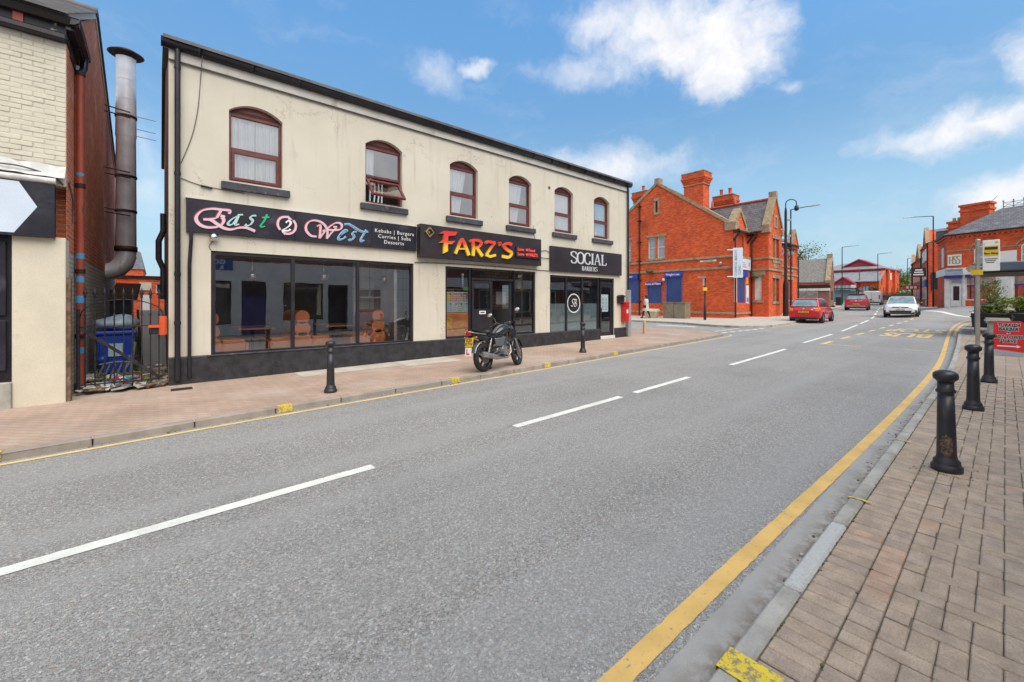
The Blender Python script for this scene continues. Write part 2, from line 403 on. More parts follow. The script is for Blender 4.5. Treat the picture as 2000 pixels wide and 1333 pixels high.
mat('slab_paving', (.48, .42, .35), .9, var=.15, bump=.2, stain=(.36, .30, .245), stain_s=1.5)
for i, c in enumerate([(.44, .335, .245), (.415, .32, .24), (.455, .35, .26), (.43, .335, .255), (.50, .345, .24)]):
    mat('paving_block_%d' % i, c, .92, var=.16, vs=9, bump=.55, bs=130, grain=.14, stain=(.31, .25, .195), stain_s=3, stain_lo=.6, stain_hi=.8)
mat('joint_sand', (.17, .145, .11), .95, var=.35, vs=5, stain=(.05, .07, .025), stain_s=1.5, stain_lo=.6, stain_hi=.7)
mat('moss', (.10, .115, .045), .95, var=.4, vs=30)

def gridmesh(xs, ys, dz):
    mb = MB(); n = len(ys)
    mb.add([(x, y, zg(x, y) + dz) for x in xs for y in ys], [(i * n + j, (i + 1) * n + j, (i + 1) * n + j + 1, i * n + j + 1) for i in range(len(xs) - 1) for j in range(n - 1)])
    return mb
xs = [-600, -300, -150, -80, -45] + list(np.arange(-30, 100.1, 1)) + [110, 125, 150, 180, 220, 300, 420, 590]
ys = [-600, -250, -100, -50, -30] + list(np.arange(-20, 32.1, 1)) + [40, 60, 100, 160, 300, 600]
struct(gridmesh(xs, ys, -.05).build('ground', 'earth', recalc=False))
struct(gridmesh(list(np.arange(-40, 141, .5)), list(np.arange(-22, 42.1, .5)), 0).build('road', 'asphalt', recalc=False))

def along(pts, step):
    """resample a polyline in plan at an even step"""
    P = [Vector((p[0], p[1])) for p in pts]; out = []; 
    for a, b in zip(P, P[1:]):
        n = max(1, int(math.ceil((b - a).length / step))); out += [a.lerp(b, k / n) for k in range(n)]
    return out + [P[-1]]
def smoothline(pts, step=.5, n=10):
    P = [Vector((p[0], p[1])) for p in pts]
    for _ in range(3):                         # corner cutting keeps the curve free of loops
        Q = [P[0]]
        for a, b in zip(P, P[1:]): Q += [a.lerp(b, .25), a.lerp(b, .75)]
        P = Q + [P[-1]]
    return along([tuple(p) for p in P], step)
def offset(line, d):
    out = []
    for i, p in enumerate(line):
        a = line[min(i + 1, len(line) - 1)] - line[max(i - 1, 0)]; a.normalize(); out.append(p + Vector((-a.y, a.x)) * d)
    return out
_rg = random.Random(77)
def strip(mb, line, width, dz=.005, off=0):
    fine = along([(q.x, q.y) for q in line], .06) if width > .05 and line[0].x < 14 else line
    line = fine; l, r = offset(line, off + width / 2), offset(line, off - width / 2); n = len(line)
    if fine is not None and width > .05:
        l = [q + Vector((0, _rg.gauss(0, .0016))) for q in l]; r = [q + Vector((0, _rg.gauss(0, .0016))) for q in r]
    mb.add([(p.x, p.y, zg(p.x, p.y) + dz) for p in l + r], [(i, i + 1, n + i + 1, n + i) for i in range(n - 1)])
def between(mb, A, B, dz, step=.8, sub=6):
    """sheet between two matched outlines, following the ground"""
    V = []; rows = 0
    for (a0, b0), (a1, b1) in zip(zip(A, B), zip(A[1:], B[1:])):
        a0, a1, b0, b1 = map(lambda p: Vector((p[0], p[1])), (a0, a1, b0, b1)); n = max(1, int(math.ceil((a1 - a0).length / step)))
        for k in range(n):
            p, q = a0.lerp(a1, k / n), b0.lerp(b1, k / n); V += [p.lerp(q, j / sub) for j in range(sub + 1)]; rows += 1
    p, q = Vector((A[-1][0], A[-1][1])), Vector((B[-1][0], B[-1][1])); V += [p.lerp(q, j / sub) for j in range(sub + 1)]; rows += 1
    s = sub + 1
    mb.add([(p.x, p.y, zg(p.x, p.y) + dz) for p in V], [(i * s + j, (i + 1) * s + j, (i + 1) * s + j + 1, i * s + j + 1) for i in range(rows - 1) for j in range(sub)])
KERBL = .08
LK = [(-30, 5.25), (-10, 6.1), (-1.2, 6.57), (.2, 6.69), (2.4, 6.81), (5.8, 6.95), (10.5, 7.22), (13.6, 7.38), (16.9, 7.54)]
LKc = [(18.2, 7.68), (19.2, 8.3), (19.75, 9.4), (19.8, 10.6), (19.4, 11.7), (18.4, 12.6), (17.3, 13.6), (16.8, 15.5), (16.6, 40)]
LI = [(-30, 14), (-10, 14), (-1.2, 14), (.2, 14), (2.4, 14), (5.8, 14), (10, 14), (13.6, 14), (14.4, 14)]
LIc = [(14.4, 14), (14.4, 14.1), (14.4, 14.2), (14.4, 14.3), (14.4, 14.4), (14.4, 14.6), (14.4, 15), (14.4, 16), (14.4, 40)]
mb = MB(); between(mb, LK + LKc, LI + LIc, KERBL); pav_l = struct(mb.build('pavement', 'pink_paving', recalc=False), 'pinkish brick pavement along the cream shops')
RK = [(26, 40), (25.6, 24), (24.9, 16.5), (24.5, 12.9), (23.6, 10.8), (23.2, 9.6), (23.6, 8.75), (24.6, 8.2), (27.8, 8.15), (34, 8.95), (43.9, 10.5), (53, 11.75), (62.7, 12.94), (68.2, 13.9), (77, 16.5), (84, 20), (90, 28)]
RI = [(31.5, 40), (31.5, 24), (31.5, 18), (31.6, 15), (31.7, 14), (31.8, 13.9), (31.9, 13.8), (32, 13.8), (33, 13.8), (36, 14), (44, 14.5), (53, 16), (61, 17), (64, 19), (66, 22), (68, 26), (70, 32)]
mb = MB(); between(mb, RK, RI, KERB); pav_f = struct(mb.build('pavement', 'slab_paving', recalc=False), 'grey buff pavement round the red brick corner building')
SK = [(-30, .76), (9, .76), (12, .77), (14.75, .84), (19.6, 1.02), (23.3, 1.18), (28.8, 1.33), (33, 1.32), (35.5, 1.15), (37.2, .7), (38.2, -.3), (38.6, -2), (39, -22)]
SI = [(-30, -22), (9, -22), (12, -22), (14.75, -22), (19.6, -22), (23.3, -22), (28.8, -22), (33, -22), (34, -22), (35, -22), (36, -22), (37, -22), (38, -22)]
mb = MB(); between(mb, SK[2:], SI[2:], KERB, sub=24)
between(mb, [(-30, .76), (1.0, .76)], [(-30, -22), (1.0, -22)], KERB, sub=24); between(mb, [(1.0, -2.4), (12, -2.4)], [(1.0, -22), (12, -22)], KERB)
pav_r = struct(mb.build('pavement', 'grey_paving', recalc=False), 'block pavement with bollards beside the near kerb')
# individually laid blocks of the near pavement
blk = MB(); blk.box(-.0437, .0437, -.0890, .0890, -.06, 0); BLK = blk.mesh('paving_block', 'paving_block_0', bevel=.0045)
BLKS = []
for i in range(5):
    me = BLK.copy(); me.materials[0] = MATS['paving_block_%d' % i]; BLKS.append(me)
bed = MB(); between(bed, [(1.0, .76), (12, .77)], [(1.0, -2.4), (12, -2.4)], KERB - .012, step=.25, sub=8)
bed.build('bedding', 'joint_sand', pav_r, recalc=False)
spots = []
rng = random.Random(3)
y1 = .668
for k in range(int(11 / .0915)):                           # a header row along the kerb, then a row of short blocks
    x = 1.05 + .0915 * k + rng.uniform(-.002, .002)
    spots.append((x, y1 - .09, 0, 0, 1)); spots.append((x, y1 - .183 - .056, 0, 1 if 2.75 < x < 3.35 else 0, .6))
yy = y1 - .183 - .113; halves = []
x = 1.06; k = 0
while x < 12:                                              # field: a course of soldiers, then a course of stretchers, and so on
    if k % 2 == 0:
        for j in range(30): spots.append((x + .09, yy - .046 - .0915 * j, math.pi / 2, 0, 1))
        x += .183
    else:
        if (k // 2) % 2: halves.append((x + .0457, yy - .0445, .0437, .043))
        y = yy - .09 - (.0915 if (k // 2) % 2 else 0)
        for j in range(15): spots.append((x + .0457, y - .183 * j, 0, 0, 1))
        x += .0915
    k += 1
def blk_xf(x, y, rz): return (x, y, zg(x, y) + KERB + rng.uniform(-.0018, .0018))
cand = sorted([s for s in spots if s[1] > -.02 * s[0] - .06 and s[0] > 1.75], key=lambda s: s[0] ** 2 + s[1] ** 2)
near = cand[:300]; nearset = set(near); rest_mb = MB()
slope = math.atan(.009)
for s in near:
    x, y, rz, red, sc = s
    idx = 4 if red else rng.choices([0, 1, 2, 3, 4], [5, 4, 3, 3, .5])[0]
    share('paving_block', BLKS[idx], pav_r, blk_xf(x, y, rz), (rng.uniform(-.006, .006), -slope + rng.uniform(-.006, .006), rz + rng.uniform(-.012, .012)), (1, sc, 1))
for s in spots:
    if s in nearset: continue
    x, y, rz, red, sc = s; z = zg(x, y) + KERB + rng.uniform(-.002, .002); a, b = (.0437, .089 * sc) if rz == 0 else (.089, .0437)
    rest_mb.cur = 4 if red else rng.choices([0, 1, 2, 3, 4], [5, 4, 3, 3, .5])[0]
    t = .003
    rest_mb.hexa([(x - a, y - b, z - .03), (x + a, y - b, z - .03), (x + a, y + b, z - .03), (x - a, y + b, z - .03)], [(x - a + t, y - b + t, z), (x + a - t, y - b + t, z), (x + a - t, y + b - t, z), (x - a + t, y + b - t, z)])
for x, y, a, b in halves:
    rest_mb.cur = rng.randrange(4); z = zg(x, y) + KERB + rng.uniform(-.002, .002); rest_mb.hexa([(x - a, y - b, z - .03), (x + a, y - b, z - .03), (x + a, y + b, z - .03), (x - a, y + b, z - .03)], [(x - a + .003, y - b + .003, z), (x + a - .003, y - b + .003, z), (x + a - .003, y + b - .003, z), (x - a + .003, y + b - .003, z)])
rest_mb.build('paving_blocks', ['paving_block_%d' % i for i in range(5)], pav_r, recalc=False, kind='stuff')
# moss and dirt in the joints near the first bollard and along the kerb
mb = MB()
for k in range(420):
    x = rng.uniform(1.5, 13); y = .670 + rng.gauss(0, .005) if rng.random() < .8 else .487 + rng.gauss(0, .006)
    if rng.random() < .25: x, y = 5.22 + rng.gauss(0, .12), .33 + rng.gauss(0, .09)
    r_ = rng.uniform(.003, .009); z = zg(x, y) + KERB + .001
    mb.ball((x, y, z - .002), r_ * rng.uniform(1, 2.2), r_, .004, 5, 3)
o = mb.build('moss', 'moss', pav_r, recalc=False, kind='stuff')

def kerb(name_label, line, inner_sign, mats, matf=None, width=.125, seg=.915, up=KERB, yellow=()):
    """kerb stones laid one by one; line = road-side edge"""
    root = bpy.data.objects.new('kerb', None); COL.objects.link(root); root['kind'] = 'structure'; root['label'] = name_label
    L = along(line, .05); acc = 0; start = 0; k = 0; rr = random.Random(5)
    inn = offset(L, inner_sign * width)
    i = 0
    while i < len(L) - 1:
        j = i
        while j < len(L) - 1 and (L[j] - L[i]).length < seg: j += 1
        g = .006; a, b = L[i].lerp(L[j], g), L[j].lerp(L[i], g); c, d = inn[i].lerp(inn[j], g), inn[j].lerp(inn[i], g)
        mb = MB(); h = up + rr.uniform(.006, .011); ch = .012
        za, zb = zg(a.x, a.y), zg(b.x, b.y); zc, zd = zg(c.x, c.y), zg(d.x, d.y)
        mb.hexa([(a.x, a.y, za - .05), (b.x, b.y, zb - .05), (d.x, d.y, zd - .05), (c.x, c.y, zc - .05)],
                [(a.x, a.y, za + h), (b.x, b.y, zb + h), (d.x, d.y, zd + h + .003), (c.x, c.y, zc + h + .003)])
        m = mats if (matf is None or not matf(a)) else matf(a)
        if yellow and any(a.x <= yx < b.x or b.x <= yx < a.x for yx in yellow):
            lab = 'kerb stone with a yellow paint mark'
        mb.build('kerb_stone', m, root, bevel=.012)
        i = j; k += 1
    return root
kl = kerb('grey kerb along the cream shops', LK[1:] + LKc[:-1], 1, 'kerb_brown', up=KERBL)
kr = kerb('grey kerb beside the near pavement', [(.6, .76)] + SK[1:-1], -1, 'kerb_concrete', width=.088, matf=lambda a: 'kerb_granite' if 2.0 < a.x < 2.75 else None)
kf = kerb('grey kerb round the red brick corner building', RK[1:], -1, 'kerb_concrete')
# yellow loading marks on the kerb stones: thin paint over top and face
def kerb_mark(x, y, side, L=.185, wid=.11, k=KERB):
    mb = MB(); z0 = zg(x, y) + k + .016; s = side
    mb.quad((x - L / 2, y - .004 * s, z0), (x + L / 2, y - .004 * s, z0), (x + L / 2, y + wid * s, z0 + .002), (x - L / 2, y + wid * s, z0 + .002))
    mb.quad((x - L / 2, y - .005 * s, z0 - .085), (x + L / 2, y - .005 * s, z0 - .085), (x + L / 2, y - .005 * s, z0), (x - L / 2, y - .005 * s, z0))
    return mb
def kl_y(x): return float(np.interp(x, [p[0] for p in LK], [p[1] for p in LK]))
ym = MB()
for x in (-1.32, 1.40, 4.40, 7.05, 9.95):
    m2 = kerb_mark(x, kl_y(x), 1, k=KERBL); ym.add(m2.v, m2.f)
ym.build('loading_mark', 'kerb_yellow', kl, recalc=False)
ym = MB()
for x, L in ((1.80, .14), (3.95, .022), (5.9, .025), (8.6, .03), (10.6, .03)):
    m2 = kerb_mark(x, .758, -1, L, .13 if L < .1 else .2); ym.add(m2.v, m2.f)
ym.build('loading_mark', 'kerb_yellow', kr, recalc=False)

# painted lines
CL = smoothline([(-12, 3.2), (-.8, 3.91), (3.45, 4.03), (6, 4.1), (10.4, 4.28), (15, 4.42), (17.2, 4.6), (22.2, 4.82), (24.5, 4.93), (30, 5.38), (36, 5.82), (40, 6.25), (50, 7.6), (63.7, 9.45), (72, 10.2), (82, 9.9), (95, 7), (105, 2.5)], .25)
mk = MB()
for a, b in ((-12, -6.5), (-4.6, 1.66), (3.45, 6.0), (6.06, 8.3), (10.44, 15.06), (17.21, 22.24), (24.05, 29.99), (31.04, 35.6), (37.5, 41.5), (43.5, 47), (49.5, 52.5), (55, 58), (61, 64), (67, 70), (73, 75), (77, 79), (81, 84), (86, 89), (91, 94)):
    seg = [p for p in CL if a <= p.x <= b]
    if len(seg) > 1: strip(mk, seg, .115, .005)
struct(mk.build('centre_line', 'white_paint', recalc=False))
mk = MB(); rr_ = random.Random(4); sl = [Vector((q.x, q.y + .05 * math.sin(q.x * 2.3) + rr_.gauss(0, .012))) for q in CL if -8 < q.x < 30]
strip(mk, sl, .014, .0025); mat('seam_tar', (.17, .16, .15), .8, var=.3, vs=9, stain=(.32, .305, .28), stain_s=2.5, stain_lo=.40, stain_hi=.52); struct(mk.build('road_seam', 'seam_tar', recalc=False), 'thin dark seam along the middle of the road')
mk = MB(); strip(mk, smoothline([(-30, 5.12), (-10, 5.97), (-1.2, 6.44), (.2, 6.56), (2.4, 6.68), (5.8, 6.83), (11, 7.11), (15, 7.28), (17.6, 7.38), (18.6, 7.52), (19.0, 7.75)], .25), .075, .005)
strip(mk, smoothline([(24.4, 7.95), (27.8, 7.9), (34, 8.7), (43.9, 10.25), (53, 11.5), (62.7, 12.7)], .25), .08, .005)
struct(mk.build('kerb_line', 'pale_yellow_paint', recalc=False), 'single thin yellow line beside the far kerb')
mk = MB(); strip(mk, smoothline([(-12, 1.08), (1.4, 1.07), (3, 1.05), (5.8, 1.0), (9, .975), (13, .99), (16, 1.09), (21.9, 1.38), (27, 1.62), (30.5, 1.72), (34, 1.72), (37, 1.6), (39, .9), (39.6, -.5)], .25), .098, .005)
strip(mk, smoothline([(24, 1.30), (28, 1.47), (32, 1.52), (35.5, 1.38), (37.6, .9), (38.7, -.3)], .25), .10, .005)
struct(mk.build('kerb_line', 'yellow_paint', recalc=False), 'broad yellow line beside the near kerb')
mk = MB()
strip(mk, along([(17.4, 4.05), (17.22, 3.0)], .3), .09, .006); strip(mk, along([(17.2, 1.95), (17.1, .95)], .3), .09, .006)
strip(mk, along([(17.25, 4.05), (18.6, 4.06)], .3), .14, .0065)
for k in range(9):
    a = 19.9 + 2.45 * k; strip(mk, along([(a, 4.06 - .012 * k), (a + 1.35, 4.05 - .012 * k)], .3), .13, .006)
strip(mk, along([(39.7, 4.0), (39.5, 1.9)], .3), .1, .006)
struct(mk.build('bus_bay_marking', 'pale_yellow_paint', recalc=False))
def ground_text(body, cx, cy, length, width, mname, mbv):
    m2 = text_mb(body, 1.0, (0, 0, 0), (1, 0, 0), (0, 1, 0), .001, bold=.03)
    vs = [v for v in m2.v]; x0, x1 = min(v[0] for v in vs), max(v[0] for v in vs); y0, y1 = min(v[1] for v in vs), max(v[1] for v in vs)
    out = []
    for v in vs:      # read by traffic coming towards the camera: letters upright along +X, running towards +Y
        X = cx + ((v[1] - y0) / (y1 - y0) - .5) * -length * -1; Y = cy - ((v[0] - x0) / (x1 - x0) - .5) * width
        out.append((cx - (X - cx), cy - (Y - cy), 0))
    top = max(v[2] for v in vs)                # front faces only: the paint is one thin sheet
    mbv.add([(x, y, zg(x, y) + .007) for x, y, _ in out], [f for f in m2.f if all(vs[i][2] > top - 1e-5 for i in f)])
bt = MB(); ground_text('BUS', 23.5, 2.65, 2.3, 1.5, '', bt); ground_text('STOP', 26.7, 2.7, 2.5, 1.9, '', bt)
struct(bt.build('bus_stop_lettering', 'pale_yellow_paint', recalc=False))
def channel():
    m, t, b = _mk('channel_tarmac'); pos = t.new('ShaderNodeNewGeometry').outputs['Position']; y_ = t.new('ShaderNodeSeparateXYZ', i={0: pos}).outputs[1]
    c = t.mix(t.noise(pos, 120, 4, .7), (.26, .248, .228), (.40, .38, .35)); c = t.mix(t.ramp(t.noise(pos, 3, 5, .65), .4, .75, 0, .5), c, (.20, .185, .165))
    c = t.mix(t.math('MULTIPLY', t.ramp(t.noise(pos, 14, 6, .7), .38, .60), t.ramp(y_, .76, .95, 1, 0)), c, (.16, .12, .08))
    t.l.new(c, b.inputs['Base Color']); b.inputs['Roughness'].default_value = .85
channel(); mk = MB(); strip(mk, along([(-12, .86), (9, .86), (12, .87)], .25), .21, .003); struct(mk.build('gutter_channel', 'channel_tarmac', recalc=False), 'smooth dark strip of tarmac between the yellow line and the near kerb')
# give-way lines across the side street and the far side road
mk = MB()
for k in range(6): strip(mk, along([(19.6 + .75 * k, 8.35 - .05 * k), (20.1 + .75 * k, 8.32 - .05 * k)], .3), .18, .005)
for k in range(4): strip(mk, along([(20.3 + .75 * k, 9.0), (20.8 + .75 * k, 8.95)], .3), .15, .005)
strip(mk, along([(20.3, 9.4), (20.4, 14)], .4), .1, .005); strip(mk, along([(22.6, 11), (22.8, 13.5)], .4), .4, .005)
struct(mk.build('give_way_line', 'white_paint', recalc=False), 'white give-way lines at the side street by the red brick building')
mk = MB(); strip(mk, smoothline([(50, 4.5), (45, 3.1), (41, 2.2), (39.8, 1.4)], .3), .3, .005); strip(mk, smoothline([(46, 1.3), (43, 1.4), (41, 1.1), (40, .5)], .3), .35, .006)
struct(mk.build('give_way_line', 'white_paint', recalc=False), 'white give-way lines by the estate corner shop')
# drain gratings and a service cover
mb = MB(); mb.box(-.2, .2, -.2, .2, 0, .008)
for k in range(7): mb.box(-.17, .17, -.165 + .05 * k, -.145 + .05 * k, .008, .016)
mat('cast_iron', (.06, .055, .05), .6, .5, var=.3)
LET = {
    'E1': [(1.039, 3.34), (1.049, 3.404), (0.915, 3.405), (0.77, 3.4), (0.628, 3.349), (0.544, 3.25), (0.53, 3.156), (0.59, 3.071), (0.703, 3.037), (0.837, 3.059), (0.915, 3.109), (0.955, 3.186), (0.945, 3.238), (0.911, 3.252)],
    'E2': [(0.915, 3.398), (0.876, 3.306), (0.837, 3.236), (0.751, 3.201), (0.637, 3.179)],
    'E3': [(0.637, 3.179), (0.751, 3.184), (0.857, 3.114), (0.955, 3.054), (1.075, 3.038), (1.217, 3.09), (1.342, 3.098), (1.48, 3.049)],
    'E4': [(0.906, 3.287), (0.975, 3.269)],
    'a1': [(1.197, 3.331), (1.095, 3.251), (1.026, 3.158), (1.054, 3.126), (1.115, 3.169), (1.191, 3.312)],
    'a2': [(1.202, 3.326), (1.161, 3.211), (1.147, 3.143), (1.209, 3.159)],
    'a3': [(1.186, 3.339), (1.274, 3.358)],
    's1': [(1.501, 3.366), (1.426, 3.353), (1.4, 3.303), (1.439, 3.258), (1.405, 3.18), (1.342, 3.145), (1.308, 3.168)],
    't1': [(1.692, 3.417), (1.643, 3.284), (1.582, 3.182), (1.601, 3.15), (1.656, 3.172)],
    't2': [(1.599, 3.341), (1.731, 3.367)],
    'n1': [(2.039, 3.288), (2.085, 3.339), (2.132, 3.306), (2.097, 3.224), (1.963, 3.117)],
    'n2': [(1.963, 3.117), (2.097, 3.13), (2.118, 3.167)],
    'c1': [(1.934, 3.127), (1.889, 3.212), (1.9, 3.316), (1.957, 3.388), (2.039, 3.411), (2.097, 3.413)],
    'c2': [(2.186, 3.359), (2.23, 3.265), (2.216, 3.158), (2.156, 3.086), (2.074, 3.058), (2.004, 3.07)],
    'h1': [(2.085, 3.444), (2.168, 3.369), (2.079, 3.365)],
    'h2': [(2.027, 3.105), (1.952, 3.097), (2.021, 3.023)],
    'W1': [(2.649, 3.061), (2.537, 3.064), (2.446, 3.152), (2.433, 3.262), (2.498, 3.367), (2.616, 3.41), (2.749, 3.384), (2.843, 3.295), (2.877, 3.184), (2.864, 3.032)],
    'W2': [(2.655, 3.281), (2.722, 3.317), (2.724, 3.182), (2.708, 3.024)],
    'W3': [(2.708, 3.024), (2.803, 3.162), (2.871, 3.255), (3.022, 3.389), (3.135, 3.417), (3.192, 3.365), (3.149, 3.272), (2.995, 3.24), (2.83, 3.229), (2.776, 3.181)],
    'W4': [(2.864, 3.032), (2.967, 3.18), (3.067, 3.307), (3.002, 3.314)],
    'e1': [(3.135, 3.125), (3.249, 3.21), (3.307, 3.26), (3.249, 3.264), (3.178, 3.187), (3.118, 3.079), (3.149, 3.038), (3.235, 3.076), (3.281, 3.128)],
    's2': [(3.531, 3.252), (3.468, 3.248), (3.436, 3.2), (3.471, 3.144), (3.439, 3.081), (3.38, 3.046), (3.355, 3.08)],
    't3': [(3.755, 3.332), (3.694, 3.212), (3.633, 3.1), (3.648, 3.048), (3.712, 3.08)],
    't4': [(3.242, 3.4), (3.351, 3.413), (3.453, 3.366), (3.573, 3.305), (3.694, 3.272), (3.804, 3.294)],
    'F': [(5.65, 3.424), (5.782, 3.509), (6.21, 3.528), (6.135, 3.421), (5.915, 3.389), (5.905, 3.246), (6.142, 3.277), (6.03, 3.176), (5.905, 3.174), (5.905, 2.978), (5.761, 2.905), (5.782, 3.199), (5.65, 3.178), (5.771, 3.268), (5.786, 3.438)],
    'A1': [(6.387, 3.361), (6.317, 3.266), (6.15, 2.928)],
    'A2': [(6.35, 3.351), (6.427, 3.258), (6.586, 2.916)],
    'A3': [(6.242, 3.073), (6.493, 3.087)],
    'R1': [(6.712, 3.359), (6.75, 3.138), (6.728, 2.911)],
    'R2': [(6.615, 3.303), (6.739, 3.357), (6.934, 3.357), (7.016, 3.293), (6.957, 3.202), (6.819, 3.147)],
    'R3': [(6.842, 3.16), (6.946, 3.04), (7.051, 2.925)],
    'Z1': [(7.157, 3.296), (7.241, 3.361), (7.533, 3.349)],
    'Z2': [(7.508, 3.347), (7.349, 3.168), (7.193, 2.973)],
    'Z3': [(7.169, 2.981), (7.325, 2.931), (7.533, 2.992)],
    'q': [(7.633, 3.359), (7.726, 3.357), (7.65, 3.276)],
    'S': [(8.154, 3.352), (7.989, 3.377), (7.835, 3.288), (7.963, 3.189), (8.138, 3.102), (8.041, 2.965), (7.771, 2.976)],
}
# ------------------------------------------------------------------ the cream shop terrace
def cream_render():
    m, t, b = _mk('cream_render')
    g = t.new('ShaderNodeNewGeometry'); pos = g.outputs['Position']
    c = t.mix(t.ramp(t.noise(pos, .7, 6, .6), .3, .72), (.565, .515, .42), (.63, .58, .485))
    streak = t.noise(t.vmath('MULTIPLY', pos, (6, 6, .35)), 1.3, 6, .65)
    c = t.mix(t.ramp(streak, .52, .80, 0, .6), c, (.38, .34, .265))
    c = t.mix(t.ramp(t.noise(pos, 2.6, 7, .72), .56, .78, 0, .55), c, (.47, .41, .31))
    v = t.vmath('ADD', pos, t.vmath('SCALE', t.noise(pos, 2.5, 5, .7, 1))); v.node.inputs[1].links[0].from_node.inputs['Scale'].default_value = .9
    vo = t.new('ShaderNodeTexVoronoi', feature='DISTANCE_TO_EDGE', i={'Vector': v, 'Scale': .85})
    crack = t.math('MULTIPLY', t.ramp(vo.outputs['Distance'], 0, .009, 1, 0), t.ramp(t.noise(pos, .8, 3, .5), .50, .60))
    c = t.mix(t.math('MULTIPLY', crack, .8), c, (.22, .19, .15))
    spots_ = t.new('ShaderNodeTexVoronoi', i={'Vector': pos, 'Scale': 1.3})
    c = t.mix(t.ramp(spots_.outputs['Distance'], .018, .03, .8, 0), c, (.17, .15, .12))
    t.l.new(c, b.inputs['Base Color']); b.inputs['Roughness'].default_value = .85; b.inputs['Specular IOR Level'].default_value = .2
    bp = t.new('ShaderNodeBump', i={'Strength': .25, 'Distance': .01, 'Height': t.math('ADD', t.noise(pos, 2.2, 4, .5), t.math('MULTIPLY', t.noise(pos, 60, 3, .6), .3))}); t.l.new(bp.outputs[0], b.inputs['Normal'])
cream_render()
mat('black_plinth', (.030, .029, .033), .55, var=.35, vs=6, bump=.3, bs=40, stain=(.10, .098, .10), stain_s=4, stain_lo=.6, stain_hi=.8)
mat('black_frame', (.022, .020, .024), .4, var=.2)
mat('sign_black', (.022, .021, .030), .30, var=.25, vs=1.5, stain=(.075, .078, .105), stain_s=2.2, stain_lo=.55, stain_hi=.85)
mat('sign_brown_black', (.030, .022, .026), .38, var=.15)
mat('gutter_black', (.020, .018, .024), .3, var=.2)
mat('fascia_board', (.60, .56, .50), .6, var=.1, stain=(.35, .31, .25), stain_s=3)
mat('brown_upvc', (.135, .035, .028), .35, var=.2, vs=6)
mat('stone_sill', (.060, .060, .075), .8, var=.35, vs=5, bump=.3, stain=(.20, .20, .22), stain_s=7, stain_lo=.58, stain_hi=.75)
mat('curtain', (.93, .94, .95), .8, var=.05)
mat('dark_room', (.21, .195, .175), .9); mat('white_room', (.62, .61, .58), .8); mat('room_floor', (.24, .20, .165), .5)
mat('slate', (.13, .125, .13), .7, var=.3)
brick('side_brick', (.30, .13, .08), (.22, .10, .07), (.25, .2, .16))
mat('white_print', (.80, .79, .76), .5, var=.03); mat('orange_vinyl', (.96, .31, .105), .32, var=.1, coat=.2)
mat('table_wood', (.50, .25, .12), .4, var=.2, vs=8); mat('chrome', (.75, .74, .72), .12, 1.0, var=.05); mat('brass_globe', (.85, .70, .45), .08, 1.0, var=.05)
glass('shop_glass', (.98, .99, .99), refl=.15); glass('restaurant_glass', (.99, .995, .995), refl=.19); glass('upper_glass', (.97, .99, .995), refl=.26)
mat('pink_letter', (.74, .50, .56), .4, var=.06); mat('teal_letter', (.42, .62, .63), .4, var=.06); mat('green_letter', (.03, .45, .19), .4); mat('blue_letter', (.08, .32, .58), .4)
mat('red_print', (.62, .03, .02), .4); mat('yellow_print', (.75, .55, .03), .5); mat('green_print', (.08, .50, .12), .5); mat('gold', (.65, .48, .18), .3, .8)
mat('frosted_film', (.36, .46, .48), .45, var=.06); mat('silver_letter', (.72, .74, .76), .3, .3)
m, t, b = _mk('flame_letter')
z_ = t.new('ShaderNodeSeparateXYZ', i={0: t.new('ShaderNodeNewGeometry').outputs['Position']}).outputs[2]
cr = t.new('ShaderNodeValToRGB', i={0: t.math('DIVIDE', t.math('SUBTRACT', z_, 2.92), .58)})
cr.color_ramp.elements[0].color = (.80, .56, .03, 1); cr.color_ramp.elements[1].color = (.72, .025, .03, 1)
e_ = cr.color_ramp.elements.new(.35); e_.color = (.80, .38, .02, 1); e_ = cr.color_ramp.elements.new(.52); e_.color = (.72, .07, .03, 1); cr.color_ramp.elements[0].position = .16
t.l.new(cr.outputs[0], b.inputs['Base Color']); b.inputs['Roughness'].default_value = .4

D = 9.9
cb = thing('shop_building', 'long cream rendered two-storey building with six arched brown windows over black shopfronts', 'building', (.13, D, zg(.13, D) + KERB), world=True)
WX = [1.05, 3.77, 6.12, 8.24, 10.26, 12.36]; WW = .945; Z0, ZS, ZC = 4.02, 5.42, 5.60
holes = [(x, x + WW, Z0, ZC) for x in WX] + [(.76, 5.03, .58, 2.61), (5.98, 6.85, .58, 2.60), (6.85, 8.46, .1, 2.60), (8.46, 9.37, .58, 2.60), (10.04, 12.72, .50, 2.53), (12.72, 13.60, .2, 2.53)]
mb = MB(); mb.holed('x', .13, 14.5, -.1, 6.10, D, D + .28, holes)
for x in WX:                                     # spandrels over the segmental arches
    n = 10; rise = ZC - ZS; cx = x + WW / 2; h = WW / 2; Rr_ = (h * h + rise * rise) / (2 * rise); zc = ZC - Rr_
    arc = [(x + WW * k / n, zc + math.sqrt(max(Rr_ ** 2 - (x + WW * k / n - cx) ** 2, 0))) for k in range(n + 1)]
    for k in range(n):
        mb.prism([(arc[k][0], D, arc[k][1]), (arc[k + 1][0], D, arc[k + 1][1]), (arc[k + 1][0], D, ZC), (arc[k][0], D, ZC)], (0, .12, 0))
mb.build('wall', 'cream_render', cb, recalc=False)
mb = MB(); mb.box(.13, .40, D + .28, 19, -.1, 6.1); mb.box(14.23, 14.5, D + .28, 19, -.1, 6.1); mb.box(.4, 14.23, 18.8, 19, -.1, 6.1)
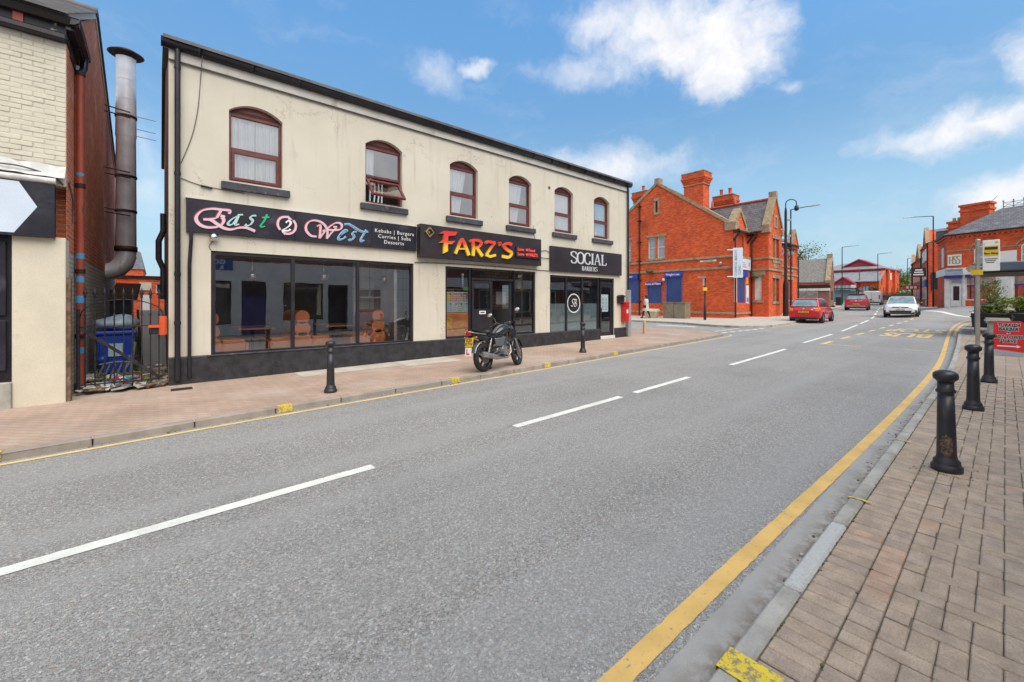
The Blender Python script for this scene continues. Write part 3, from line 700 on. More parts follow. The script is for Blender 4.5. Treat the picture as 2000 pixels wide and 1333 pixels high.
mb.prism([(.13, 9.9, 6.1), (.13, 19, 6.1), (.13, 14.4, 7.7)], (.27, 0, 0)); mb.prism([(14.23, 9.9, 6.1), (14.23, 19, 6.1), (14.23, 14.4, 7.7)], (.27, 0, 0))
mb.build('side_wall', 'side_brick', cb)
mb = MB(); mb.hexa([(.05, 9.70, 6.36), (14.56, 9.70, 6.36), (14.56, 14.4, 7.80), (.05, 14.4, 7.80)], [(.05, 9.70, 6.42), (14.56, 9.70, 6.42), (14.56, 14.4, 7.86), (.05, 14.4, 7.86)])
mb.hexa([(.05, 19.2, 6.3), (14.56, 19.2, 6.3), (14.56, 14.41, 7.80), (.05, 14.41, 7.80)], [(.05, 19.2, 6.36), (14.56, 19.2, 6.36), (14.56, 14.41, 7.86), (.05, 14.41, 7.86)])
mb.build('roof', 'slate', cb)
mb = MB(); mb.box(.4, 14.23, D + .28, 18.8, 2.78, 3.05); mb.box(.4, 14.23, D + .28, 18.8, 5.9, 6.05); mb.build('floor_slab', 'white_room', cb)
mb = MB(); mb.box(.4, 14.23, D + .28, 18.8, .12, .28); mb.build('shop_floor', 'room_floor', cb)
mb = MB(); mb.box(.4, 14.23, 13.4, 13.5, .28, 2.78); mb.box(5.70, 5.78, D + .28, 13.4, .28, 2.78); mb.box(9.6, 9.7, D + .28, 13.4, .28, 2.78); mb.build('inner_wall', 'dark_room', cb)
mb = MB(); mb.box(.4, 14.23, 12.2, 12.3, 3.05, 5.9); mb.build('inner_wall', 'white_room', cb)
for x in (2.9, 5.4, 7.7, 9.7, 11.8):
    mb = MB(); mb.box(x, x + .1, D + .28, 12.2, 3.05, 5.9); mb.build('inner_wall', 'white_room', cb)
# eaves
mb = MB(); mb.box(.13, 14.5, D - .03, D, 6.06, 6.34); mb.build('fascia', 'fascia_board', cb)
mb = MB(); mb.box(.13, 14.5, D - .045, D - .03, 6.045, 6.07); mb.build('eaves_strip', 'black_frame', cb)  # thin black strip along the foot of the fascia
prof = [(-.005, 6.25), (-.05, 6.245), (-.10, 6.265), (-.13, 6.31), (-.14, 6.36), (-.14, 6.385), (-.125, 6.385), (-.12, 6.36), (-.02, 6.36), (-.005, 6.37)]
mb = MB(); mb.smooth = True; mb.prism([(.02, D - .03 + a, z) for a, z in prof], (14.6, 0, 0)); gut = mb.build('gutter', 'gutter_black', cb)
for k in range(17):
    mb = MB(); x = .55 + .86 * k; mb.prism([(x, D - .03 + a * 1.09 - .002, z - .006 if a < -.02 else z) for a, z in prof], (.035, 0, 0)); mb.build('gutter_bracket', 'gutter_black', gut)
mb = MB(); mb.cyl((.255, D - .075, 6.26), (.255, D - .075, .17), .045, 14)
pipe = mb.build('downpipe', 'gutter_black', cb)
for z in (5.9, 3.95, 2.1, 1.2): MB().cyl((.255, D - .075, z), (.255, D - .075, z + .06), .053, 14).build('collar', 'gutter_black', pipe)
mb = MB(); mb.tube([(.42, D - .05, 3.05), (.45, D - .05, 3.02), (.455, D - .05, 2.8), (.43, D - .05, 2.3), (.43, D - .05, .2)], .03, 8); mb.build('waste_pipe', 'gutter_black', cb)
mb = MB(); mb.cyl((14.44, D - .07, 6.25), (14.44, D - .07, 2.1), .04, 12); mb.build('downpipe', 'gutter_black', cb)
# plinth
mb = MB()
for a, b_ in ((.13, 6.85), (8.46, 12.72), (13.60, 14.40)):
    mb.box(a, b_, D - .03, D, -.05, .575)
    mb.hexa([(a, D - .03, .575), (b_, D - .03, .575), (b_, D, .575), (a, D, .575)], [(a, D - .01, .60), (b_, D - .01, .60), (b_, D, .60), (a, D, .60)])
mb.build('plinth', 'black_plinth', cb, bevel=.006)

def upper_window(i, x):
    y = D + .10; x1 = x + WW
    wob = MB(); f = .05
    n = 10; rise = ZC - ZS; cx = x + WW / 2; h = WW / 2; Rr_ = (h * h + rise * rise) / (2 * rise); zc = ZC - Rr_
    arc = [(x + WW * k / n, zc + math.sqrt(max(Rr_ ** 2 - (x + WW * k / n - cx) ** 2, 0))) for k in range(n + 1)]
    zt = ZS - .02
    for k in range(n):            # boarded arch head
        wob.prism([(arc[k][0], y + .02, zt), (arc[k + 1][0], y + .02, zt), (arc[k + 1][0], y + .02, arc[k + 1][1]), (arc[k][0], y + .02, arc[k][1])], (0, .05, 0))
    for k in range(3): wob.box(x + .06, x1 - .06, y + .005, y + .02, zt + .005 + .028 * k, zt + .02 + .028 * k)
    wob.box(x, x + f, y, y + .07, Z0, zt); wob.box(x1 - f, x1, y, y + .07, Z0, zt); wob.box(x + f, x1 - f, y, y + .07, zt - f, zt); wob.box(x + f, x1 - f, y, y + .07, Z0, Z0 + f)
    wob.box(x + f, x1 - f, y, y + .07, 4.655, 4.715)
    wn = wob.build('window', 'brown_upvc', cb, bevel=.004)
    g = MB(); g.quad((x + f, y + .035, 4.715), (x1 - f, y + .035, 4.715), (x1 - f, y + .035, zt - f), (x + f, y + .035, zt - f)); g.build('pane', 'upper_glass', wn)
    # lower sash, one of them swung open from the top
    s = MB(); q = .055; a0, a1, z0, z1 = x + f, x1 - f, Z0 + f, 4.655
    s.box(a0, a0 + q, -.015, .04, z0, z1); s.box(a1 - q, a1, -.015, .04, z0, z1); s.box(a0 + q, a1 - q, -.015, .04, z0, z0 + q); s.box(a0 + q, a1 - q, -.015, .04, z1 - q, z1)
    p = MB(); p.quad((a0 + q, .01, z0 + q), (a1 - q, .01, z0 + q), (a1 - q, .01, z1 - q), (a0 + q, .01, z1 - q))
    M_ = Matrix.Translation((0, y, 0))
    if i == 1: M_ = Matrix.Translation((0, y - .02, z1 - .06)) @ Matrix.Rotation(R(-42), 4, 'X') @ Matrix.Translation((0, 0, -z1))
    s.xf(M_).build('sash', 'brown_upvc', wn, bevel=.003); p.xf(M_).build('pane', 'upper_glass', wn)
    si = MB(); si.box(x - .13, x1 + .13, D - .09, D, 3.83, 3.975); si.hexa([(x, D, 3.9), (x1, D, 3.9), (x1, y + .02, 3.9), (x, y + .02, 3.9)], [(x, D, 3.975), (x1, D, 3.975), (x1, y + .02, 4.015), (x, y + .02, 4.015)])
    si.build('sill', 'stone_sill', wn, bevel=.008)
    # curtains: a wavy sheet, split or gathered differently in each window
    spans = {0: [(0, .49), (.51, 1)], 1: [(0, .28)], 2: [(0, .72)], 3: [(0, .8)], 4: [(0, .95)], 5: [(.28, 1)]}[i]
    c = MB(); c.smooth = True
    for sa, sb in spans:
        N = 60; top, bot = [], []
        for k in range(N + 1):
            u = sa + (sb - sa) * k / N; g_ = 1.0
            if i in (2, 3): g_ = .62
            ub = sa + (u - sa) * g_
            wav = .018 * math.sin(u * 62 + i) + .010 * math.sin(u * 25 + 2 * i)
            top.append((x + .03 + (WW - .06) * u, y + .105 + wav, ZS)); bot.append((x + .03 + (WW - .06) * ub, y + .105 + wav * 1.4, Z0 - .02 if i != 1 else 4.5))
        c.add(top + bot, [(k, k + 1, N + 2 + k, N + 1 + k) for k in range(N)])
    c.build('curtain', 'curtain', wn, recalc=False)
    if i == 1:
        c = MB()
        for k in range(7):
            xx = x + .2 + .10 * k + (.25 if k > 3 else 0)
            if xx < x1 - .1: c.tube([(xx, y + .14, 4.06), (xx + .03 * math.sin(k), y + .13, 4.3), (xx + .02, y + .15, 4.62)], .022, 6)
        c.build('gathered_curtain', 'curtain', wn)
    return wn
for i, x in enumerate(WX): upper_window(i, x)

# --- restaurant window
mb = MB(); y = D + .03
for a, b_, z0, z1 in ((.76, .83, .58, 2.61), (4.96, 5.03, .58, 2.61), (.83, 4.96, .58, .64), (.83, 4.96, 2.54, 2.61), (2.17, 2.24, .64, 2.54), (3.57, 3.64, .64, 2.54)): mb.box(a, b_, y, y + .08, z0, z1)
sw = mb.build('shop_window', 'black_frame', cb, bevel=.004)
for a, b_ in ((.83, 2.17), (2.24, 3.57), (3.64, 4.96)):
    MB().quad((a, y + .04, .64), (b_, y + .04, .64), (b_, y + .04, 2.54), (a, y + .04, 2.54)).build('pane', 'restaurant_glass', sw)
mb = MB(); mb.box(.70, 5.09, D - .05, D, .575, .60); mb.build('window_ledge', 'stone_sill', sw, bevel=.004)
# --- restaurant inside
def tiles():
    m, t, b = _mk('wall_tile'); v, pos, sp = wallvec(t)
    br = t.new('ShaderNodeTexBrick', offset=0, i={'Vector': v, 'Color1': (.68, .69, .66, 1), 'Color2': (.64, .65, .62, 1), 'Mortar': (.30, .30, .28, 1), 'Scale': 1, 'Mortar Size': .006, 'Brick Width': .25, 'Row Height': .33})
    t.l.new(br.outputs[0], b.inputs['Base Color']); b.inputs['Roughness'].default_value = .25
tiles()
mb = MB(); mb.box(4.05, 5.70, 11.5, 11.6, .28, 2.78); mb.build('tiled_wall', 'wall_tile', cb)
mb = MB(); mb.box(4.62, 4.70, D + .28, 11.5, .28, 2.5); mb.build('return_panel', 'white_room', cb)
def booth(x0, y0, right, left, label):
    t = thing('booth_seat', label, 'booth seat', (x0, y0, .28), group='orange restaurant booths')
    b = MB()
    for z, q in ((1.00, .15), (.74, .165), (.47, .19)): b.tube([(0, 0, z), (0, 1.2, z)], [q, q], 16)
    b.box(-.17, .17, .02, 1.18, .02, .5); b.build('backrest', 'orange_vinyl', t)
    if right: MB().box(.16, .66, 0, 1.2, .02, .56).build('seat', 'orange_vinyl', t, bevel=.07, seg=3)
    if left: MB().box(-.66, -.16, 0, 1.2, .02, .56).build('seat', 'orange_vinyl', t, bevel=.07, seg=3)
booth(2.44, 10.13, 1, 1, 'orange vinyl double booth seat with stacked roll back behind the middle of the restaurant window')
booth(.76, 10.13, 1, 0, 'orange vinyl booth seat at the left end of the restaurant window')
booth(4.18, 10.13, 0, 1, 'orange vinyl booth seat at the right of the restaurant window')
for x, lab in ((1.6, 'small wooden table between the left and middle orange booths'), (3.35, 'small wooden table between the middle and right orange booths')):
    t = thing('dining_table', lab, 'table', (x, 10.95, .28), group='restaurant tables')
    MB().box(-.34, .34, -.6, .6, .74, .78).build('tabletop', 'table_wood', t, bevel=.008)
    MB().cyl((0, 0, .03), (0, 0, .74), .04, 10).build('leg', 'black_frame', t); MB().cyl((0, 0, 0), (0, 0, .03), .25, 18).build('base', 'black_frame', t)
for x, z, lab in ((1.56, 2.2, 'first'), (3.05, 2.24, 'middle'), (4.57, 2.23, 'last')):
    t = thing('pendant_lamp', {'first': 'silvered globe pendant lamp above the left restaurant table', 'middle': 'silvered globe pendant lamp above the middle of the restaurant window', 'last': 'golden globe pendant lamp at the right of the restaurant window'}[lab], 'lamp', (x, 10.7, z), group='globe pendant lamps')
    MB().ball((0, 0, 0), .115, n=20, m=14).build('globe', 'brass_globe' if lab == 'last' else 'chrome', t)
    MB().cyl((0, 0, .11), (0, 0, .22), .03, 10).build('lamp_holder', 'brass_globe', t); MB().cyl((0, 0, .22), (0, 0, 2.78 - z), .004, 5).build('cord', 'white_print', t)

# --- takeaway front
y = D + .03; mb = MB()
for a, b_, z0, z1 in ((5.98, 6.04, .60, 2.60), (6.79, 6.87, .2, 2.60), (8.44, 8.52, .2, 2.60), (9.31, 9.37, .60, 2.60), (6.04, 6.79, 2.54, 2.60), (6.87, 8.44, 2.54, 2.60), (8.52, 9.31, 2.54, 2.60), (6.87, 8.44, 2.25, 2.32), (6.04, 6.79, .60, .66), (8.52, 9.31, .60, .66)): mb.box(a, b_, y, y + .08, z0, z1)
sf = mb.build('shop_front', 'black_frame', cb, bevel=.004)
for a, b_, z0, z1 in ((6.04, 6.79, .66, 2.54), (6.87, 8.44, 2.32, 2.54), (8.52, 9.31, .66, 2.54)): MB().quad((a, y + .04, z0), (b_, y + .04, z0), (b_, y + .04, z1), (a, y + .04, z1)).build('pane', 'shop_glass', sf)
def half_door(name, x0, lab, lx, handle_left):
    """door leaf in local coordinates: hinge at x=0, leaf towards +x"""
    pass
mb = MB(); x0, x1, z0, z1 = 6.88, 7.64, .24, 2.24
mb.holed('x', x0, x1, z0, z1, y + .02, y + .065, [(x0 + .09, x1 - .09, 1.41, 2.16)])
dl = mb.build('door', 'black_frame', cb, recalc=True, label='closed black door leaf with a white letter plate')
MB().quad((x0 + .09, y + .04, 1.41), (x1 - .09, y + .04, 1.41), (x1 - .09, y + .04, 2.16), (x0 + .09, y + .04, 2.16)).build('pane', 'shop_glass', dl)
mb = MB(); mb.holed('x', 7.15, 7.38, 1.26, 1.355, y + .005, y + .02, [(7.185, 7.345, 1.29, 1.325)]); mb.build('letter_plate', 'white_print', dl)
mb = MB(); mb.holed('x', -.78, 0, .02, 2.0, 0, .045, [(-.69, -.10, 1.17, 1.9)])
Mo = Matrix.Translation((8.42, y + .06, .24)) @ Matrix.Rotation(R(-52), 4, 'Z')
od = mb.xf(Mo).build('door', 'black_frame', cb, label='open black door leaf of the takeaway')
MB().quad((-.69, .02, 1.17), (-.1, .02, 1.17), (-.1, .02, 1.9), (-.69, .02, 1.9)).xf(Mo).build('pane', 'shop_glass', od)
MB().box(-.72, -.70, -.03, 0, 1.0, 1.15).xf(Mo).build('handle', 'chrome', od)
MB().box(6.87, 8.44, D - .02, D + .28, .1, .245).build('doorstep', 'stone_sill', cb, bevel=.01)
# things seen inside the takeaway
brick('stone_wallpaper', (.36, .27, .18), (.22, .15, .10), (.12, .09, .06), .28, .11, .02, bump=.3)
mat('dark_red', (.20, .025, .02), .5); mat('orange_film', (.80, .34, .10), .45, var=.15, vs=3)
MB().box(8.35, 9.6, 11.2, 11.3, .28, 2.78).build('papered_wall', 'stone_wallpaper', cb)
MB().box(5.78, 8.3, 12.4, 12.5, .28, 2.78).build('red_wall', 'dark_red', cb)
t = thing('counter', 'dark red takeaway counter seen behind the right window pane', 'counter', (8.6, 10.9, .28)); MB().box(-.1, .8, 0, .3, 0, .95).build('front', 'dark_red', t, bevel=.02); MB().box(-.15, .85, -.05, .35, .95, 1.0).build('top', 'table_wood', t)
for k in range(3):
    one(MB().box(-.22, .22, 0, .02, -.22, .22), 'menu_board', ['white_print', 'yellow_print', 'red_print'][k], ['white menu board on the stone-papered wall of the takeaway', 'yellow menu board inside the takeaway', 'red menu board inside the takeaway'][k], 'menu board', [(8.95, 11.17, 1.75), (7.6, 12.37, 1.85), (6.6, 12.37, 2.05)][k])
# poster sheet on the left pane
t = thing('poster_sheet', 'white sheet of eight colourful menu leaflets inside the takeaway window', 'poster', (6.42, y + .055, 1.33))
MB().box(-.36, .36, 0, .004, 0, .57).build('backing', 'white_print', t)
mat('leaf_blue', (.45, .62, .75), .5, var=.2, vs=30); mat('leaf_pink', (.70, .35, .30), .5, var=.3, vs=40); mat('leaf_green', (.35, .60, .40), .5, var=.3, vs=40); mat('leaf_brown', (.35, .22, .15), .5, var=.4, vs=40)
cols = ['yellow_print', 'leaf_pink', 'leaf_pink', 'leaf_brown', 'leaf_blue', 'white_print', 'leaf_green', 'leaf_blue']
for k in range(8):
    cx, cz = -.27 + .18 * (k % 4), .42 - .27 * (k // 4); mb = MB(); mb.cur = 0; mb.box(cx - .08, cx + .08, -.004, -.001, cz - .12, cz + .12)
    mb.cur = 1
    for j in range(3): mb.box(cx - .065, cx + .02 + .015 * ((k + j) % 4), -.006, -.0045, cz - .09 + .06 * j, cz - .06 + .06 * j)
    mb.cur = 2; mb.box(cx + .02, cx + .07, -.006, -.0045, cz + .06, cz + .105)
    mb.build('leaflet', [cols[k], 'white_print' if k not in (5,) else 'leaf_blue', ['red_print', 'green_print', 'blue_letter'][k % 3]], t)
fl = MB(); fl.quad((6.04, y + .050, .66), (6.79, y + .050, .66), (6.79, y + .050, 1.32), (6.04, y + .050, 1.32))
fs = thing('window_sticker', 'orange window film with yellow letters RZ at the foot of the takeaway window', 'sticker', (6.42, y + .05, .66), world=True)
fl.build('film', 'orange_film', fs)
mb = MB(); o_ = (6.06, y + .046, .82)
for pts in ([(.03, .34), (.03, .17), (.02, 0)], [(.0, .33), (.12, .34), (.15, .26), (.04, .18)], [(.05, .18), (.13, .08), (.21, -.02)], [(.33, .22), (.5, .24), (.58, .22)], [(.57, .22), (.45, .1), (.36, .02)], [(.33, .02), (.48, 0), (.6, .03)]):
    pen(mb, pts, .065, o_, (1, 0, 0), (0, 0, 1), .002, thin=.6)
mb.build('lettering', 'yellow_print', fs)
t = thing('barber_pole', 'small barber pole lamp with blue and white stripes seen in the takeaway window', 'barber pole', (6.62, y + .1, 2.05))
MB().cyl((0, 0, 0), (0, 0, .05), .04, 12).build('base', 'chrome', t); MB().ball((0, 0, .34), .045).build('globe', 'white_print', t)
mb = MB()
for k in range(8): mb.cur = k % 2; mb.cyl((0, 0, .05 + .03 * k), (.0, 0, .08 + .03 * k), .032, 12)
mb.build('striped_tube', ['blue_letter', 'white_print'], t)
one(MB().box(-.1, .1, 0, .01, -.04, .04), 'rating_sticker', 'green_print', 'small green rating sticker in the takeaway window', 'sticker', (6.71, y + .05, 1.99))

# --- barber front
mb = MB()
for a, b_, z0, z1 in ((10.04, 10.10, .52, 2.53), (10.86, 10.94, .52, 2.47), (11.71, 11.80, .52, 2.47), (12.62, 12.76, .25, 2.53), (13.53, 13.60, .25, 2.53), (10.10, 12.62, .52, .60), (10.10, 12.62, 2.47, 2.53), (12.76, 13.53, 2.47, 2.53), (12.76, 13.53, 2.28, 2.36)): mb.box(a, b_, y, y + .08, z0, z1)
bf = mb.build('shop_front', 'black_frame', cb, bevel=.004)
for a, b_ in ((10.10, 10.86), (10.94, 11.71), (11.80, 12.62)):
    MB().quad((a, y + .04, .60), (b_, y + .04, .60), (b_, y + .04, 2.47), (a, y + .04, 2.47)).build('pane', 'shop_glass', bf)
    MB().quad((a, y + .048, .60), (b_, y + .048, .60), (b_, y + .048, 1.56), (a, y + .048, 1.56)).build('frosted_film', 'frosted_film', bf)
MB().quad((12.76, y + .04, 2.36), (13.53, y + .04, 2.36), (13.53, y + .04, 2.47), (12.76, y + .04, 2.47)).build('pane', 'shop_glass', bf)
mb = MB(); mb.holed('x', 12.77, 13.52, .33, 2.27, y + .02, y + .06, [(12.86, 13.43, .46, 2.18)]); bd = mb.build('door', 'black_frame', cb, label='black barber shop door with a price list')
MB().quad((12.86, y + .04, .46), (13.43, y + .04, .46), (13.43, y + .04, 2.18), (12.86, y + .04, 2.18)).build('pane', 'shop_glass', bd)
MB().cyl((12.82, y - .02, 1.1), (12.82, y - .02, 1.4), .018, 8).build('handle', 'black_frame', bd)
MB().box(12.72, 13.60, D - .05, D + .28, .2, .315).build('doorstep', 'white_room', cb, bevel=.01)
t = thing('price_list', 'pale price list poster on the barber shop door', 'poster', (13.08, y + .03, 1.24)); MB().box(-.22, .22, 0, .004, 0, .66).build('sheet', 'frosted_film', t)
mb = MB()
for k in range(9):
    mb.box(-.15, -.03, -.003, -.001, .08 + .055 * k, .095 + .055 * k); mb.box(.05, .15, -.003, -.001, .08 + .055 * k, .095 + .055 * k)
mb.build('lettering', 'sign_black', t)
t = thing('logo_sticker', 'round black window sticker with white ring and monogram SB on the barber window', 'sticker', (11.31, y + .036, 1.57), world=True)
MB().cyl((11.31, y + .036, 1.57), (11.31, y + .033, 1.57), .30, 40).build('disc', 'sign_black', t)
mb = MB()
for k in range(40):
    a, b_ = 2 * math.pi * k / 40, 2 * math.pi * (k + 1) / 40
    mb.add([(11.31 + r_ * math.cos(q), y + .0325, 1.57 + r_ * 1.0 * math.sin(q)) for q in (a, b_) for r_ in (.31, .345)], [(0, 1, 3, 2)])
mb.build('ring', 'white_print', t)
mb = MB(); o_ = (11.17, y + .031, 1.46)
pen(mb, [(.17, .23), (.12, .26), (.05, .22), (.07, .14), (.12, .08), (.06, .0), (-.02, .03)], .028, o_, (1, 0, 0), (0, 0, 1), .002)
pen(mb, [(.2, .25), (.19, .12), (.17, 0)], .026, o_, (1, 0, 0), (0, 0, 1), .002); pen(mb, [(.18, .25), (.28, .24), (.26, .15), (.19, .13), (.29, .09), (.25, .0), (.16, .01)], .026, o_, (1, 0, 0), (0, 0, 1), .002)
mb.build('monogram', 'white_print', t)

# --- fixtures on the wall
t = thing('letter_box', 'black roofed letter box on the cream wall above the red post box', 'letter box', (13.95, D, 1.56)); mb = MB(); mb.box(-.17, .17, -.13, 0, 0, .25); mb.build('body', 'black_frame', t, bevel=.01)
MB().prism([(-.20, -.15, .25), (.20, -.15, .25), (.14, -.15, .31), (0, -.15, .34), (-.14, -.15, .31)], (0, .15, 0)).build('lid', 'black_frame', t); MB().box(-.1, .1, -.135, -.13, .17, .19).build('slot', 'chrome', t)
mat('post_red', (.58, .015, .012), .3, coat=.3)
t = thing('post_box', 'small red post box on the cream wall beside the corner', 'post box', (14.17, D, .83)); mb = MB(); mb.box(-.13, .13, -.22, 0, 0, .72); mb.build('body', 'post_red', t, bevel=.015); MB().box(-.145, .145, -.24, 0, .72, .79).build('hood', 'post_red', t, bevel=.02)
MB().box(-.09, .09, -.226, -.22, .60, .63).build('slot', 'black_frame', t); MB().box(-.05, .05, -.225, -.22, .34, .48).build('notice_plate', 'white_print', t)
mat('grey_steel', (.42, .43, .45), .4, .5, var=.12)
one(MB().box(-.09, .09, -.14, 0, 0, 1.85), 'pipe_guard', 'grey_steel', 'pale grey metal guard round the foot of the corner downpipe', 'pipe guard', (14.46, D + .0, .25), bevel=.01)
t = thing('dome_camera', 'small silver dome camera under the left end of the black restaurant sign', 'camera', (.80, D, 2.86)); MB().ball((0, -.08, 0), .08, .08, .075, 14, 10).build('dome', 'chrome', t); MB().cyl((0, 0, .03), (0, -.09, .05), .03, 8).build('arm', 'grey_steel', t)
mat('cable', (.11, .10, .085), .7)
def cable(pts, r, label, n=6):
    P3 = [Vector(p) for p in pts]; out = []
    for i in range(len(P3) - 1):
        p0, p1, p2, p3 = P3[max(i - 1, 0)], P3[i], P3[i + 1], P3[min(i + 2, len(P3) - 1)]
        for k in range(n):
            t_ = k / n; out.append(.5 * ((2 * p1) + (-p0 + p2) * t_ + (2 * p0 - 5 * p1 + 4 * p2 - p3) * t_ ** 2 + (-p0 + 3 * p1 - 3 * p2 + p3) * t_ ** 3))
    o = P3[0]; mb = MB(); mb.tube([p - o for p in out + [P3[-1]]], r, 5); return one(mb, 'cable', 'cable', label, 'cable', tuple(o))
cable([(.62, D - .15, 6.25), (.60, D - .012, 5.9), (.56, D - .012, 5.3), (.47, D - .012, 4.75), (.31, D - .012, 4.2)], .007, 'thin cable hanging from the gutter down to the left downpipe')
cable([(.31, D - .012, 3.92), (.5, D - .012, 3.86), (.72, D - .012, 3.83), (1.3, D - .012, 3.80)], .007, 'thin cable running from the left downpipe to the junction by the first sill')
cable([(.80, D - .012, 2.8), (.73, D - .012, 2.7), (.76, D - .012, 2.62)], .006, 'short cable dropping from the dome camera to the shop window')
cable([(9.45, D - .02, 3.40), (9.6, D - .03, 3.30), (9.8, D - .02, 3.33), (10.02, D - .02, 3.28)], .010, 'upper dark cable slung between the takeaway and barber signs')
cable([(9.45, D - .02, 3.12), (9.7, D - .03, 3.07), (10.02, D - .02, 3.08)], .010, 'lower dark cable slung between the takeaway and barber signs')
cable([(5.05, D - .012, 2.64), (6.0, D - .012, 2.67), (7.5, D - .012, 2.68), (9.3, D - .012, 2.66), (10.0, D - .012, 2.66)], .012, 'dark cable along the wall under the takeaway sign')
cable([(9.25, D - .012, 4.1), (9.3, D - .012, 3.8), (9.38, D - .012, 3.5)], .006, 'thin cable on the wall above the right end of the takeaway sign')
one(MB().cyl((0, 0, 0), (.18, 0, -.02), .02, 8), 'junction_box', 'black_frame', 'small black junction by the cable left of the first window sill', 'junction box', (.60, D - .03, 3.83))
one(MB().cyl((0, 0, 0), (0, -.012, 0), .05, 14), 'wall_vent', 'brown_upvc', 'small round vent hole between the fourth and fifth upper windows', 'vent', (10.0, D, 5.45))

# --- the three fascia signs
XD, UP = (1, 0, 0), (0, 0, 1)
s1 = thing('shop_sign', 'long navy black shop sign lettered East 2 West in pink, teal and blue', 'shop sign', (.38, D, 2.93), world=True)
for k, (a, b_) in enumerate(((.38, 2.215), (2.219, 3.90), (3.904, 5.08))): MB().box(a, b_, D - .075, D - .0, 2.93, 3.56).build('board', 'sign_black', s1, bevel=.004)
mb = MB(); mb.box(.37, 5.09, D - .085, D, 3.56, 3.575); mb.build('cap_trim', 'white_room', s1)
O = (0, D - .077, 0)
def letters(names, w, mname, lname, nib=35, thin=.35, ext=.018, under=True, sm=True):
    mb = MB()
    for nme in names: pen(mb, LET[nme], w, O, XD, UP, ext, nib=nib, thin=thin, smooth=sm)
    return mb.build(lname, mname, s1, recalc=True)
def under(names, w, mname, lname, dx=-.012, dz=.010, nib=35, thin=.5, sm=True):
    mb = MB()
    for nme in names: pen(mb, [(a + dx, b_ + dz) for a, b_ in LET[nme]], w, O, XD, UP, .008, nib=nib, thin=thin, smooth=sm)
    return mb.build(lname, mname, s1)
mat('letter_shadow', (.30, .035, .06), .5); mat('letter_outline', (.70, .70, .72), .5)
under(['E1', 'E2', 'E3', 'E4'], .066, 'letter_shadow', 'letter_edge'); letters(['E1', 'E2', 'E3', 'E4'], .062, 'pink_letter', 'letter')
letters(['a1', 'a2', 'a3'], .052, 'teal_letter', 'letter'); letters(['s1'], .052, 'teal_letter', 'letter'); letters(['t1', 't2'], .052, 'green_letter', 'letter')
under(['c1', 'c2'], .05, 'letter_shadow', 'letter_edge', thin=.9); letters(['c1', 'c2'], .045, 'pink_letter', 'arrow_ring', thin=.9); letters(['n1', 'n2'], .052, 'white_print', 'numeral')
for h in ('h1', 'h2'): MB().prism([(a, D - .077, z) for a, z in LET[h]], (0, -.019, 0)).build('arrow_head', 'pink_letter', s1)
under(['W1', 'W2', 'W3', 'W4'], .056, 'letter_shadow', 'letter_edge'); letters(['W1', 'W2', 'W3', 'W4'], .055, 'pink_letter', 'letter')
under(['e1', 's2', 't3', 't4'], .062, 'letter_outline', 'letter_edge', dx=0, dz=0); [letters(q, .038, 'blue_letter', 'letter', thin=.45) for q in (['e1'], ['s2'], ['t3', 't4'])]
mb = MB()
for k, (l, zz, cx) in enumerate((('Kebabs | Burgers', 3.345, 4.48), ('Curries | Subs', 3.215, 4.48), ('Desserts', 3.085, 4.46))): text_mb(l, .125, (cx, D - .076, zz), XD, UP, .006, mb=mb, spacing=1.18)
mb.build('lettering', 'white_print', s1)

s2 = thing('shop_sign', 'deep boxed black shop sign with flame coloured FARZ\'S letters', 'shop sign', (5.12, D, 2.78), world=True)
F0 = D - .20
MB().box(5.12, 9.44, F0, D, 2.78, 3.635).build('box', 'sign_brown_black', s2, bevel=.006)
O2 = (0, F0 - .03, 0)
WD = {'A1': .085, 'A2': .10, 'A3': .05, 'R1': .10, 'R2': .085, 'R3': .10, 'Z1': .095, 'Z2': .085, 'Z3': .095, 'q': .07, 'S': .105}
for grp in (['F'], ['A1', 'A2', 'A3'], ['R1', 'R2', 'R3'], ['Z1', 'Z2', 'Z3'], ['q'], ['S']):
    fm, sh = MB(), MB()
    for nme in grp:
        if nme == 'F': fm.prism([(a, F0 - .03, z) for a, z in LET['F']], (0, -.03, 0)); sh.prism([(a - .012, F0 - .001, z - .008) for a, z in LET['F']], (0, -.028, 0)); continue
        pen(fm, LET[nme], WD[nme], O2, XD, UP, .03, nib=35, thin=.62, smooth=nme in ('R2', 'q', 'S'))
        pen(sh, [(a - .012, z - .008) for a, z in LET[nme]], WD[nme] + .01, (0, F0 - .001, 0), XD, UP, .028, nib=35, thin=.62, smooth=nme in ('R2', 'q', 'S'))
    lt = fm.build('letter', 'flame_letter', s2); sh.build('letter_return', 'gold', lt)
dm = MB(); cx, cz, r_ = 5.37, 3.43, .135
for k in range(4):
    a, b_ = math.pi / 2 * k, math.pi / 2 * (k + 1)
    p = lambda r, q: (cx + r * math.cos(q) * .95, F0 - .001, cz + r * math.sin(q))
    dm.prism([p(r_, a), p(r_, b_), p(r_ - .03, b_), p(r_ - .03, a)], (0, -.05, 0))
dm.build('diamond_frame', 'gold', s2)
dm = MB()
for k in range(3): pen(dm, [(0, 0), (.02 * (k - 1) + .005, .03), (.05 * (k - 1), .045)], .02, (cx, F0 - .003, cz - .02), XD, UP, .004)
dm.build('emblem', 'gold', s2)
MB().box(8.33, 9.36, F0 - .05, F0, 2.99, 3.33).build('panel', 'sign_black', s2, bevel=.004)
lm = MB()
for l, zz in (('Love', 3.235), ('Love', 3.09)): text_mb(l, .135, (8.38, F0 - .051, zz), XD, UP, .008, align='LEFT', mb=lm, bold=.002)
